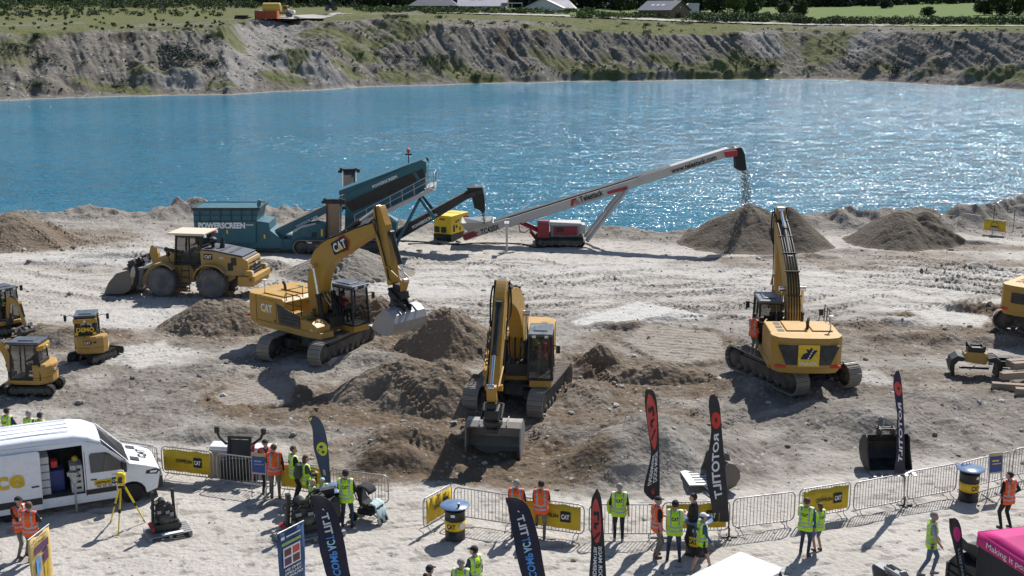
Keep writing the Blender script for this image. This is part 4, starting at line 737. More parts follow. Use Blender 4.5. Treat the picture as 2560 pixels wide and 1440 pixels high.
def limb(pts, wids, n=6):
    """outline of a welded arm in its own plane from a centreline and widths"""
    C = bezel([(p[0], p[1], 0) for p in pts], n); Wd = np.interp(np.linspace(0, len(pts) - 1, len(C)), range(len(pts)), wids); A = []; B = []
    for i, p in enumerate(C):
        d = (C[min(i + 1, len(C) - 1)] - C[max(i - 1, 0)]).normalized(); nrm = Vector((-d.y, d.x, 0)); A.append(tuple((p + nrm * Wd[i] / 2)[:2])); B.append(tuple((p - nrm * Wd[i] / 2)[:2]))
    return A + B[::-1], C, A
def ram(t, p0, p1, r, f=.55, name='cylinder', parent_rod=True):
    p0, p1 = Vector(p0), Vector(p1); m = p0.lerp(p1, f); b = MB(); b.cyl(p0, m, r, n=14); b.cyl(m - (m - p0).normalized() * .12, m, r * 1.2, n=14); b.cyl(p0 - Vector((0, r * 1.1, 0)), p0 + Vector((0, r * 1.1, 0)), r * 1.05, n=12); o = b.build(name, 'black_paint', t)
    b = MB(); b.cyl(m, p1, r * .52, n=12); b.cyl(p1 - Vector((0, r * 1.1, 0)), p1 + Vector((0, r * 1.1, 0)), r * .95, n=12); b.build('rod', 'chrome', o); return o
def bucket(t, P, ang, W, s=1., mats=('blade_steel',), name='bucket', teeth=False, fl=1):
    """digging bucket: shell with cheeks and cutting edge; P hinge, ang turn in the arm plane"""
    prof = [(0, 0), (.25, .06), (.55, -.02), (.78, -.25), (.86, -.55), (.74, -.86), (.42, -1.08), (.0, -1.16), (-.35, -1.16)]
    inn = [(.02, -.07), (.24, -.02), (.5, -.09), (.7, -.29), (.77, -.55), (.66, -.81), (.38, -1.0), (.0, -1.09), (-.35, -1.13)]
    tr_ = lambda q: (P[0] + rot2((q[0] * s * fl, q[1] * s), ang)[0], P[1] + rot2((q[0] * s * fl, q[1] * s), ang)[1])
    b = MB(); o_, i_ = [tr_(q) for q in prof], [tr_(q) for q in inn]; n = len(prof)
    for y0, y1 in ((-W / 2, W / 2),):
        vs = [(x, y0, z) for x, z in o_] + [(x, y1, z) for x, z in o_] + [(x, y0, z) for x, z in i_] + [(x, y1, z) for x, z in i_]
        fs = [(k_, k_ + 1, n + k_ + 1, n + k_) for k_ in range(n - 1)] + [(2 * n + k_ + 1, 2 * n + k_, 3 * n + k_, 3 * n + k_ + 1) for k_ in range(n - 1)] + [(n - 1, 3 * n - 1, 4 * n - 1, 2 * n - 1), (0, n, 3 * n, 2 * n)]
        b.add(vs, fs, 0)
    cheek = [tr_(q) for q in prof] + [tr_((-.28, -.55))]
    for y in (-W / 2, W / 2): b.prism(cheek, y - .025, y + .025)
    e = tr_((-.35, -1.15)); e2 = tr_((-.55, -1.16)); b.prism([e, e2, tr_((-.35, -1.10))], -W / 2 - .03, W / 2 + .03)
    for f in (-.25, .25): b.prism([tr_(q) for q in ((.05, .05), (.3, .10), (.6, .03), (.62, -.02), (.3, .02), (.05, 0))], f * W - .02, f * W + .02)
    if teeth:
        for k_ in range(5): y = (k_ / 4 - .5) * W * .92; b.prism([tr_((-.45, -1.10)), tr_((-.78, -1.15)), tr_((-.45, -1.19))], y - .06, y + .06)
    o = b.build(name, mats[0], t, .008)
    b = MB()
    for y in (-.17, .17): b.prism([tr_(q) for q in ((-.08, -.05), (.02, .30), (.16, .34), (.3, .26), (.42, .30), (.52, .02))], y - .03, y + .03)
    b.build('hanger', 'dark_steel', o, .01); return o
def tiltrotator(t, P, ang, s=1.):
    """black quick hitch and tilt unit between stick and bucket, hanging from P"""
    X = Matrix.Translation((P[0], 0, P[1])) @ Matrix.Rotation(-ang, 4, 'Y'); b = MB(); b.X = X
    b.prism([(-.34 * s, .12 * s), (.34 * s, .12 * s), (.42 * s, -.18 * s), (.26 * s, -.34 * s), (-.26 * s, -.34 * s), (-.42 * s, -.18 * s)], -.24 * s, .24 * s); b.box((0, 0, .2 * s), (.5 * s, .34 * s, .3 * s)); o = b.build('tilt_hitch', 'black_paint', t, .02)
    b = MB(); b.X = X; b.lathe([(.0, -.58 * s), (.3 * s, -.58 * s), (.34 * s, -.5 * s), (.34 * s, -.36 * s), (.25 * s, -.32 * s), (0, -.32 * s)], 20); b.build('rotor', 'dark_steel', o)
    for y in (-.33, .33): b = MB(); b.X = X; b.cyl((-.3 * s, y * s, .1 * s), (.3 * s, y * s, -.2 * s), .06 * s, n=10); b.cyl((-.3 * s, y * s, .1 * s), (-.3 * s, y * s * .5, .1 * s), .05 * s, n=8); b.build('tilt_cylinder', 'black_paint', o)
    b = MB(); b.X = X; b.box((0, 0, -.66 * s), (.7 * s, .42 * s, .16 * s)); b.build('coupler', 'dark_steel', o, .02); return o
def cab_shell(t, x0, x1, y0, y1, z0, z1, front=.18, sill=.0, col_='black_paint', roofm='cab_roof', fr=.07, glassm='cab_glass', top_in=.12, guard=False):
    """cab: posts and sills (part) > panes, roof, door handle"""
    c = MB(); zf = z0 + sill
    A = [(x0, y0), (x1, y0), (x1, y1), (x0, y1)]; B = [(x0 + .06, y0 + .05), (x1 - top_in, y0 + .05), (x1 - top_in, y1 - .05), (x0 + .06, y1 - .05)]
    for a, b_ in zip(A, B): c.tube([(a[0], a[1], z0), (b_[0], b_[1], z1)], fr * .75, 6)
    for z_, R_ in ((z0 + .05, A), (z1 - .04, B)):
        for k_ in range(4): c.tube([(*R_[k_], z_), (*R_[(k_ + 1) % 4], z_)], fr * .8, 6)
    xm = x0 + (x1 - x0) * .45
    for y in (y0, y1): yi = y + (.05 if y == y0 else -.05); c.tube([(xm, y, z0), (xm + .02, yi, z1)], fr * .6, 6)
    c.box(((x0 + x1) / 2, (y0 + y1) / 2, z0 + .03), (x1 - x0, y1 - y0, .08)); c.box((x0 + .05, (y0 + y1) / 2, z0 + (z1 - z0) * .22), (.08, y1 - y0 - .04, (z1 - z0) * .42))
    o = c.build('cab', col_, t)
    zt = z1 - .08; e = .012
    for k_ in range(4):
        a, b_, a2, b2 = A[k_], A[(k_ + 1) % 4], B[k_], B[(k_ + 1) % 4]; q = MB()
        q.add([(a[0], a[1], z0 + .1), (b_[0], b_[1], z0 + .1), (b2[0], b2[1], zt), (a2[0], a2[1], zt)], [(0, 1, 2, 3)]); q.build('cab_window', glassm, o)
    q = MB(); q.prism([(B[0][0] - .1, B[0][1] - .06), (B[1][0] + .12, B[1][1] - .06), (B[2][0] + .12, B[2][1] + .06), (B[3][0] - .1, B[3][1] + .06)], z1 - .02, z1 + .10, 0, 'z'); q.box(((x0 + x1) / 2 - .05, (y0 + y1) / 2, z1 + .12), ((x1 - x0) * .55, (y1 - y0) * .6, .05)); q.build('cab_roof', roofm, o, .03)
    for y in (y0 + .22, y1 - .22): q = MB(); q.box((x1 - top_in + .1, y, z1 + .0), (.08, .14, .1)); q.build('work_lamp', 'lamp_white', o)
    q = MB(); q.box((x0 + .42, (y0 + y1) / 2, z0 + .42), (.5, .5, .14)); q.box((x0 + .2, (y0 + y1) / 2, z0 + .78), (.14, .48, .7)); q.build('seat', 'cloth_black', o, .04); return o
def rail(t, pts, r=.022, posts=(), name='handrail'):
    b = MB(); b.tube(pts, r, 6)
    for p, q in posts: b.tube([p, q], r, 6)
    return b.build(name, 'black_paint', t)
def excavator(label, base, h_up, h_tr, boom, bw, stick, sw, pins, bk, W=2.85, rear_plate=None, side_logo=True, operator=None, boom_logo=None, zoff=0., head=None, dust='machine_yellow', cabroof='cab_roof', rails=(1, 1), tilt=(0, 0)):
    z = gz(base[0], base[1], 1.5) + zoff; t = thing('excavator', label, 'excavator', (base[0], base[1], z), h_up, 'full-size yellow excavators', tilt)
    Y = dust; da = R(h_tr - h_up)
    for yc in (-1.3, 1.3): track_unit(t, yc, 5.0, .62, 1.0, da)
    b = MB(); b.X = Matrix.Rotation(da, 4, 'Z'); b.box((0, 0, .62), (1.7, 2.1, .42), tx=.8, ty=.9)
    for sx in (-1, 1):
        for sy in (-1, 1): b.box((sx * .95, sy * .9, .6), (.55, .9, .34), rot=Matrix.Rotation(sx * sy * .45, 3, 'Z'))
    b.lathe([(0, .8), (.72, .8), (.72, 1.08), (0, 1.08)], 28); b.build('undercarriage', 'dark_steel', t, .02)
    w = W / 2
    # deck and engine house
    b = MB(); b.prism([(-2.5, -w), (.85, -w), (1.75, -w + .12), (1.75, -.55), (1.0, -.5), (1.0, .45), (1.95, .5), (1.95, w), (-2.5, w)], 1.08, 1.36, 0, 'z'); b.build('deck', Y, t, .02)
    b = MB(); b.prism([(-2.55, 1.36), (-.55, 1.36), (-.55, 2.42), (-.75, 2.56), (-2.55, 2.56)], -w + .02, w - .02); b.build('engine_house', Y, t, .04)
    for y in (-.72, .30): q = MB(); q.box((-1.6, y, 2.59), (1.5, .8, .06)); q.build('hood', Y, t, .02)
    for i in range(5): q = MB(); q.box((-2.2 + (i % 3) * .55, .9 - .35 * (i // 3), 2.565), (.34, .24, .02)); q.build('vent', 'dark_steel', t)
    # counterweight, rounded in plan
    pl_ = [(-2.55, -w), (-2.9, -w), (-3.3, -w + .22), (-3.42, -w * .55), (-3.46, 0), (-3.42, w * .55), (-3.3, w - .22), (-2.9, w), (-2.55, w)]
    pl2 = [(-2.55, -w), (-2.9, -w), (-3.25, -w + .22), (-3.36, -w * .55), (-3.4, 0), (-3.36, w * .55), (-3.25, w - .22), (-2.9, w), (-2.55, w)]
    b = MB(); b.prism([(x * .985 if x < -2.6 else x, y * .95) for x, y in pl_], 1.14, 1.36, 0, 'z', pl_); b.prism(pl_, 1.36, 2.34, 0, 'z'); b.prism(pl_, 2.34, 2.56, 0, 'z', pl2); cw = b.build('counterweight', Y, t, .015)
    for y in (-w * .78, w * .78): q = MB(); q.box((-3.36, y, 1.42), (.1, .42, .09)); q.build('reflector', 'lamp_red', cw)
    if rear_plate:
        q = MB(); q.prism([(-.62 * w, 1.5), (.62 * w, 1.5), (.86 * w, 2.28), (-.86 * w, 2.28)], -3.475, -3.36, 0, 'x'); q.build('grille', 'dark_steel', cw, .01)
        q = MB(); q.box((-3.48, 0, 1.88), (.03, .82, .86)); pl = q.build('badge', 'ink_yellow', cw)
        q = MB(); put_text(q, rear_plate, (-3.50, 0, 1.56), (0, -1, 0), (0, 0, 1), .14, 0, .03, wid=.70)
        q.build('lettering', 'ink_white', pl); q = MB(); P_ = lambda a, b_: (-3.502, -a, 1.9 + b_)
        q.add([P_(-.32, -.16), P_(-.22, .06), P_(-.05, .12), (P_(-.12, .26)), P_(.02, .22), P_(.08, .32), P_(.16, .22), P_(.34, .2), P_(.22, .06), P_(.16, -.05), P_(.08, -.16)], [tuple(range(11))]); q.build('emblem', 'flag_navy', pl)
        q = MB()
        for k_ in range(4): q.add([P_(-.05 + .05 * k_, -.15 + .1 * k_), P_(.0 + .05 * k_, -.15 + .1 * k_), P_(.03 + .05 * k_, -.08 + .1 * k_), P_(-.02 + .05 * k_, -.08 + .1 * k_)], [(0, 1, 2, 3)])
        q.X = Matrix.Translation((-.003, 0, 0)); q.v = [(x - .003, y, z_) for x, y, z_ in q.v]; q.build('road_mark', 'ink_white', pl)
    else:
        q = MB(); q.box((-3.46, 0, 2.0), (.05, 1.5, .5)); q.build('grille', 'dark_steel', cw, .01)
    # right-hand boxes: grille, tank, step
    b = MB(); b.box((-.02, -w * .72, 1.66), (1.1, w * .52, .62)); b.build('fuel_tank', Y, t, .03)
    q = MB(); q.prism([(-.95, 1.40), (.50, 1.40), (.50, 1.96), (.1, 2.05), (-1.05, 2.30)], -w - .012, -w + .03); sg = q.build('side_grille', 'dark_steel', t, .006)
    for k_ in range(3): q = MB(); q.box((-.25, -w - .018, 1.55 + k_ * .17), (1.1, .03, .02)); q.build('louvre', 'black_paint', sg)
    b = MB(); b.prism([(.55, 1.36), (1.62, 1.36), (1.62, 1.62), (1.2, 1.80), (.55, 1.84)], -w + .02, -.62); tb = b.build('tool_box', Y, t, .03)
    q = MB(); [q.box((.9 + .3 * k_, -1.0, 1.86 - .1 * k_), (.24, .5, .03)) for k_ in range(2)]; q.build('step_plate', 'dark_steel', tb)
    if side_logo:
        q = MB(); logo_cat(q, (-1.72, -w - .004, 2.0), (1, 0, 0), (0, 0, 1), .46); q.build('emblem', LOGO, t)
        q = MB(); q.box((-1.72, -w + .0, 1.9), (1.2, .03, 1.0)); q.build('side_door', Y, t, .012)
        q = MB(); q.box((-1.2, -w - .01, 1.5), (.12, .03, .1)); q.build('latch', 'black_paint', t)
    q = MB(); put_text(q, '340' if not rear_plate else '330', (1.25, -w + .01, 1.45), (1, 0, 0), (0, 0, 1), .10, 0, .02); q.build('number', 'ink_white', t)
    b = MB(); b.box((1.05, -.02, 1.62), (.75, .86, .5)); b.build('valve_block', 'black_paint', t, .03)
    for y in (-.25, -.08, .1, .26): q = MB(); q.tube(bezel([(1.3, y, 1.75), (1.5, y, 2.1), (1.15, y * 1.3, 2.5), (.75, y * 1.4, 2.9)], 5), .035, 6); q.build('hose', 'hose_black', t)
    # rails, exhaust, mirrors, antenna
    if rails[0]:
        rail(t, [(.5, -w + .12, 1.9), (.5, -w + .12, 2.75), (.42, -w + .12, 2.85), (-.5, -w + .12, 2.85), (-.6, -w + .12, 2.75), (-.6, -w + .12, 1.95)], posts=[((-.05, -w + .12, 1.95), (-.05, -w + .12, 2.85)), ((-.6, -w + .12, 2.4), (.5, -w + .12, 2.4))])
        rail(t, [(-.5, -.35, 2.5), (-.5, -.35, 3.0), (-.5, -w + .12, 3.0), (-.5, -w + .12, 2.5)])
    if rails[1]: rail(t, [(-1.0, -w + .1, 2.56), (-.8, -w + .1, 3.1), (.1, -w + .1, 3.1), (.2, -w + .1, 2.0)], posts=[((-.45, -w + .1, 3.1), (-.3, -w + .1, 2.5))])
    b = MB(); b.tube([(-1.9, -.2, 2.55), (-1.92, -.2, 2.85), (-2.05, -.2, 3.0)], .065, 8); b.build('exhaust', 'dark_steel', t)
    b = MB(); b.cyl((-2.3, -w + .35, 2.56), (-2.3, -w + .35, 3.15), .03); b.ell((-2.3, -w + .35, 3.18), (.12, .12, .05)); b.build('antenna', 'lamp_white', t)
    cab = cab_shell(t, .25, 1.95, .45, w + .02, 1.36, 3.1, roofm=cabroof)
    q = MB(); q.tube([(1.7, w, 2.7), (1.95, w + .22, 2.75)], .02); q.box((1.98, w + .25, 2.62), (.05, .16, .3)); q.build('mirror', 'black_paint', cab)
    q = MB(); q.tube([(1.4, -w + .15, 1.8), (1.6, -w - .05, 2.3)], .02); q.box((1.62, -w - .08, 2.4), (.05, .18, .26)); q.build('mirror', 'black_paint', t)
    # boom
    out, C, top = limb(boom, bw); b = MB(); b.prism(out, -.27, .27); bm = b.build('boom', Y, t, .025)
    q = MB()
    for y in (-.22, -.11, 0., .11, .22): q.tube([(p[0] + .02, y, p[1] + .05) for p in top[1::2]], .034, 5)
    q.build('hose', 'hose_black', bm)
    for i in range(3, len(top) - 2, 6): q = MB(); q.box((top[i][0], 0, top[i][1] + .05), (.08, .62, .06)); q.build('hose_clamp', 'dark_steel', bm)
    if boom_logo:
        i = boom_logo; p = C[i]; d = (C[i + 1] - C[i - 1]).normalized(); q = MB(); logo_cat(q, (p.x, -.308, p.y), (d.x, 0, d.y), (-d.y, 0, d.x), .50); q.build('emblem', LOGO, bm)
    q = MB(); q.cyl((boom[0][0], -.42, boom[0][1]), (boom[0][0], .42, boom[0][1]), .16, n=14); q.build('pin', 'dark_steel', bm)
    kn = C[len(C) * 2 // 5]; lo = Vector((kn.x, kn.y, 0))
    for y in (-.46, .40): ram(t, (pins['bc'][0], y, pins['bc'][1]), (pins['bk'][0], y, pins['bk'][1]), .115, .52, 'boom_cylinder')
    # stick
    so, SCp, stp = limb(stick, sw, 5); b = MB(); b.prism(so, -.19, .19); st_ = b.build('stick', Y, t, .02)
    q = MB()
    for y in (-.27, -.24, .27): q.tube([(p.x - .02, y, p.y + .1 * math.sin(k_ * .6)) for k_, p in enumerate(SCp)], .024, 5)
    e = Vector((boom[-1][0], 0, boom[-1][1])); s0 = Vector((stick[1][0], 0, stick[1][1]))
    for k_ in range(4): y = -.2 + .13 * k_; q.tube(bezel([(top[-3][0], y, top[-3][1] + .05), (e.x + .1, y * 1.6, e.z + .4), (s0.x, y * 1.9, s0.z - .1 - .1 * k_), (SCp[len(SCp) // 2].x, y * 1.5, SCp[len(SCp) // 2].y)], 6), .034, 5)
    q.build('hose', 'hose_black', st_)
    ram(t, (*(pins['sc0'][0], 0, pins['sc0'][1]),), (pins['sc1'][0], 0, pins['sc1'][1]), .12, pins.get('sf', .6), 'stick_cylinder')
    ram(t, (pins['kc0'][0], 0, pins['kc0'][1]), (pins['kc1'][0], 0, pins['kc1'][1]), .10, pins.get('kf', .66), 'bucket_cylinder')
    q = MB(); e = stick[-1]; l = pins['kc1']; hp = pins['hp']
    for y in (-.26, .26): q.prism([(l[0] - .07, l[1] + .04), (l[0] + .07, l[1] + .04), (SCp[-4].x + .05, SCp[-4].y), (SCp[-4].x - .08, SCp[-4].y)], y - .03, y + .03)
    q.prism([(l[0] - .09, l[1] + .06), (l[0] + .10, l[1] + .02), (hp[0] + .10, hp[1] + .05), (hp[0] - .1, hp[1] + .05)], -.17, .17); q.cyl((e[0], -.3, e[1]), (e[0], .3, e[1]), .12, n=12); q.build('linkage', Y, t, .015)
    tiltrotator(t, pins['tr'][:2], pins['tr'][2], 1.0)
    if bk: bucket(t, *bk)
    if head is not None:                                             # deck turned a little from the line of the arm
        k_ = R(h_up - head); t.rotation_euler.z = R(head)
        for o in t.children:
            if o.name.split('.')[0] in ('boom', 'boom_cylinder', 'stick', 'stick_cylinder', 'bucket_cylinder', 'linkage', 'tilt_hitch', 'bucket', 'track', 'undercarriage'): o.rotation_euler.z = k_
    return t
excavator('yellow excavator with raised boom swung right, letters on its boom, levelling bucket in the air', (-8.9, 53.1), -40, 68,
    [(.15, 1.75), (.22, 3.0), (.56, 4.15), (1.2, 4.78), (2.1, 5.22), (3.2, 5.75), (4.2, 6.2)], [.55, .95, 1.12, 1.02, .86, .66, .42],
    [(4.3, 7.15), (4.42, 6.3), (4.75, 5.2), (5.05, 3.95)], [.30, .80, .62, .34], dict(bc=(.95, 1.5), bk=(.42, 4.1), sc0=(1.4, 5.35), sc1=(4.2, 7.05), sf=.58, kc0=(4.98, 6.05), kc1=(5.75, 4.1), kf=.66, hp=(5.55, 3.55), tr=(5.35, 3.55, -.15)),
    ((5.42, 2.98), -.42, 1.9, 1.0), boom_logo=24, rails=(1, 0))
excavator('yellow excavator facing the camera with its bucket on the brown soil, middle of the pit', (.3, 46.2), -98, -106,
    [(.15, 1.75), (.35, 2.7), (.9, 3.7), (1.7, 4.35), (2.6, 4.75), (3.6, 5.05), (4.6, 5.25)], [.55, .9, 1.1, .98, .82, .62, .42],
    [(4.6, 5.85), (4.95, 5.2), (5.8, 3.75), (6.6, 2.5)], [.30, .78, .60, .34], dict(bc=(.95, 1.5), bk=(.8, 3.75), sc0=(1.3, 4.75), sc1=(4.55, 5.8), sf=.6, kc0=(5.45, 5.2), kc1=(7.2, 2.7), kf=.62, hp=(7.0, 2.05), tr=(6.95, 1.8, -.1)),
    ((6.9, 1.15), -.3, 1.9, 1.12, ('dusty_steel',), 'bucket', False, -1), side_logo=True, rails=(1, 0), W=2.7, head=-94)
excavator('yellow excavator seen from behind with a name badge on its dark rear grille', (11.7, 48.35), 87, 114,
    [(.15, 1.75), (.35, 2.7), (.85, 3.6), (1.5, 4.25), (2.4, 4.85), (3.4, 5.4), (4.5, 5.85)], [.52, .82, .98, .88, .74, .58, .42],
    [(4.40, 6.5), (4.42, 5.75), (4.1, 4.2), (3.95, 2.7)], [.30, .80, .62, .34], dict(bc=(.95, 1.5), bk=(.8, 3.6), sc0=(1.6, 4.75), sc1=(4.3, 6.4), sf=.6, kc0=(4.98, 5.5), kc1=(4.5, 2.9), kf=.62, hp=(4.3, 2.2), tr=(4.1, 2.15, -.1)),
    ((4.15, 1.5), -.2, 1.5, .9), rear_plate='MUNCK', side_logo=False, rails=(0, 1), W=2.75)
# digger cut by the right edge: only its rear corner, rail and the end of one crawler show
c = gp(2642, 838); excavator('yellow excavator cut off by the right edge, only rear corner and crawler showing', (c.x + .3, c.y + 1.3), 46, -30,
    [(.15, 1.75), (.3, 2.8), (.9, 3.9), (1.7, 4.6), (2.8, 5.1), (4.0, 5.5), (5.0, 5.7)], [.55, .9, 1.08, .98, .8, .62, .42], [(5.0, 6.3), (5.2, 5.6), (5.9, 4.2), (6.5, 3.0)], [.3, .78, .6, .34],
    dict(bc=(.95, 1.5), bk=(.8, 3.85), sc0=(1.6, 5.0), sc1=(4.95, 6.25), kc0=(5.8, 5.6), kc1=(7.0, 3.2), hp=(6.9, 2.6), tr=(6.8, 2.4, 0)), ((6.8, 1.75), 0., 1.6, 1.), side_logo=False, rails=(0, 0))
# ---------------------------------------------------------------- mini diggers
def mini(label, base, h_up, h_tr, boom, bw, stick, sw, bk, demo=False, s=1., mirrors=False, blade=True, beacon=False, yoff=0.):
    z = gz(base[0], base[1], .7); t = thing('mini_excavator', label, 'mini excavator', (base[0], base[1], z), h_up, 'small yellow excavators on the left'); da = R(h_tr - h_up); t.scale = (s, s, s)
    for yc in (-.62, .62): track_unit(t, yc, 2.0, .30, .46, da, 'rubber_black', 'dark_steel', .085, 4, .03)
    b = MB(); b.X = Matrix.Rotation(da, 4, 'Z'); b.box((0, 0, .3), (.8, .95, .22)); b.lathe([(0, .4), (.35, .4), (.35, .52), (0, .52)], 20); b.build('undercarriage', 'dark_steel', t, .02)
    if blade: b = MB(); b.X = Matrix.Rotation(da, 4, 'Z'); b.prism([(1.25, .06), (1.32, .06), (1.4, .22), (1.36, .42), (1.3, .42), (1.33, .22)], -.78, .78); [b.box((1.0, y, .26), (.6, .1, .1)) for y in (-.4, .4)]; b.build('blade', 'dark_steel', t, .008)
    pln = [(.85, -.60), (.95, -.3), (.95, .6), (.6, .76), (-.45, .80), (-.78, .62), (-.93, .3), (-.97, 0), (-.93, -.3), (-.78, -.62), (-.45, -.80), (.6, -.76)]
    b = MB(); b.prism([(x * .96, y * .96) for x, y in pln], .52, .60, 0, 'z', pln); b.prism(pln, .60, .72, 0, 'z'); b.build('deck', 'machine_yellow', t, .01)
    rear = [(-.25, -.78), (-.48, -.80), (-.78, -.62), (-.93, -.3), (-.97, 0), (-.93, .3), (-.78, .62), (-.48, .80), (-.25, .78)]
    b = MB(); b.prism(rear, .72, .82, 0, 'z'); b.prism(rear, .835, 1.30, 0, 'z'); b.prism(rear, 1.30, 1.40, 0, 'z', [(x * .93, y * .95) for x, y in rear]); body = b.build('engine_cover', 'machine_yellow', t, .01)
    q = MB(); logo_cat(q, (-.985, .10, 1.12), (0, -1, 0), (0, 0, 1), .17, .004); q.build('emblem', LOGO, body)
    q = MB(); q.box((-.975, -.24, 1.12), (.03, .12, .09)); q.build('latch', 'black_paint', body); q = MB(); q.box((-.2, .81, .98), (.2, .02, .1)); put_text(q, '302' if not demo else '303', (-.2, .825, .98), (-1, 0, 0), (0, 0, 1), .09, 1); q.build('number', ['machine_yellow', 'ink_white'], body)
    cab = cab_shell(t, -.55, .75, -.30, .74, .72, 2.32, fr=.05, top_in=.08)
    q = MB(); q.prism([(-.62, -.34), (-.72, -.1), (-.72, .54), (-.62, .78), (-.5, .78), (-.5, -.34)], 2.05, 2.26, 0, 'z'); hood = q.build('rear_hood', 'machine_yellow', cab, .015)
    q = MB(); q.lathe([(0, -.02), (.06, -.02), (.06, .02), (0, .02)], 10, 0, (-.73, .22, 2.16), 'x'); q.build('work_lamp', 'lamp_white', cab)
    q = MB(); q.box((-.56, .22, 1.35), (.05, 1.0, .42)); q.build('rear_panel', 'black_paint', cab, .01)
    if demo:
        q = MB(); put_text(q, 'DEMO', (-.60, .22, 1.70), (0, -1, 0), (0, 0, 1), .24, 0, .04, wid=.86); q.build('lettering', 'ink_yellow', cab)
        for y in (-.2, .64): q = MB(); q.box((-.6, y, 1.5), (.03, .15, .13)); q.build('sticker', 'ink_yellow', cab)
    if mirrors:
        for y, sg in ((-.32, -1), (.76, 1)): q = MB(); q.tube([(.2, y, 2.2), (.2, y + sg * .3, 2.28), (.2, y + sg * .42, 2.2)], .018, 6); q.box((.2, y + sg * .48, 2.16), (.08, .13, .28)); q.build('mirror', 'black_paint', cab)
    if beacon: q = MB(); q.lathe([(0, 2.42), (.07, 2.42), (.07, 2.56), (.03, 2.6), (0, 2.6)], 12, 0, (-.2, .2, 0)); q.build('beacon', 'orange_red', cab)
    b = MB(); b.box((1.0, yoff, .74), (.3, .3, .34)); b.build('swing_post', 'dark_steel', t, .02)
    out, C, top = limb(boom, bw); b = MB(); b.prism(out, yoff - .10, yoff + .10); bm = b.build('boom', 'machine_yellow', t, .01)
    q = MB(); [q.tube([(p[0], yoff + y, p[1] + .03) for p in top[1::3]], .015, 5) for y in (-.06, 0, .06)]; q.build('hose', 'hose_black', bm)
    ram(t, (1.1, yoff, .62), (C[len(C) // 2].x + .05, yoff, C[len(C) // 2].y - .1), .05, .5, 'boom_cylinder')
    so, SCp, _ = limb(stick, sw, 5); b = MB(); b.prism(so, yoff - .08, yoff + .08); st_ = b.build('stick', 'dark_steel' if demo else 'machine_yellow', t, .01)
    ram(t, (C[len(C) * 3 // 5].x, yoff, C[len(C) * 3 // 5].y + .2), (stick[0][0], yoff, stick[0][1]), .045, .55, 'stick_cylinder')
    ram(t, (SCp[3].x + .14, yoff, SCp[3].y), (SCp[-3].x + .22, yoff, SCp[-3].y), .04, .6, 'bucket_cylinder')
    o = bucket(t, (stick[-1][0], stick[-1][1]), bk, .7, .42, ('dark_steel',)); o.location.y = yoff
    return t
MBOOM = [(1.05, .85), (1.15, 1.5), (1.5, 2.05), (2.2, 2.35), (2.9, 2.4)]; MBW = [.2, .26, .30, .24, .16]; MST = [(2.85, 2.62), (2.98, 2.2), (3.2, 1.4), (3.35, .95)]; MSW = [.12, .24, .18, .12]
c = gp(243, 893); mini('small yellow excavator seen from behind with yellow lettering in its rear window', (c.x, c.y - .45), 103, 68, [(1.05, .85), (1.15, 1.3), (1.5, 1.65), (2.2, 1.7), (2.8, 1.55)], MBW, [(2.75, 1.75), (2.88, 1.45), (2.9, .9), (2.85, .5)], MSW, -.3, demo=True, mirrors=True, s=.88)
c = gp(78, 985); mini('small yellow excavator in side view by the left edge, glazed cab over one long crawler', (c.x, c.y + .55), 178, 181, [(1.05, .85), (1.1, 1.4), (1.3, 1.95), (1.8, 2.35), (2.5, 2.45)], MBW, [(2.5, 2.7), (2.6, 2.3), (2.8, 1.4), (2.9, .8)], MSW, -.2, s=.93)
c = gp(4, 838); mini('small yellow excavator cut by the left edge with an orange beacon on its dark roof', (c.x - .25, c.y + .5), -38, -12, [(1.0, .85), (1.05, 1.4), (1.25, 1.85), (1.65, 1.95), (2.1, 1.75)], MBW, [(2.05, 1.95), (2.15, 1.65), (2.35, 1.05), (2.45, .65)], MSW, -.2, mirrors=True, beacon=True, s=.93)
# ---------------------------------------------------------------- wheel loader
def tyre(parent, c, r, w, rim='dusty_yellow'):
    b = MB(); b.lathe([(r * .52, -w * .42), (r * .82, -w * .5), (r * .95, -w * .46), (r * .97, 0), (r * .95, w * .46), (r * .82, w * .5), (r * .52, w * .42)], 40, 0, c, 'y')
    for k_ in range(26):
        for sd in (-1, 1):
            a = (k_ + (.5 if sd > 0 else 0)) * 2 * math.pi / 26; q = Matrix.Rotation(-a, 3, 'Y') @ Matrix.Rotation(sd * .5, 3, 'X')
            b.box(Vector(c) + Matrix.Rotation(-a, 3, 'Y') @ Vector((0, sd * w * .25, r * .965)), (.085 * r / .85, w * .52, r * .07), 0, Matrix.Rotation(-a, 3, 'Y') @ Matrix.Rotation(sd * .42, 3, 'Z'))
    o = b.build('wheel', 'tyre_rubber', parent)
    for sd in (-1, 1): b = MB(); b.lathe([(.0, sd * w * .12), (r * .2, sd * w * .14), (r * .22, sd * w * .25), (r * .40, sd * w * .2), (r * .50, sd * w * .40), (r * .54, sd * w * .44), (r * .54, sd * w * .3)], 28, 0, c, 'y'); b.build('rim', rim, o)
    return o
w0, w1 = gp(408, 741), gp(536, 742); mid = (w0 + w1) / 2
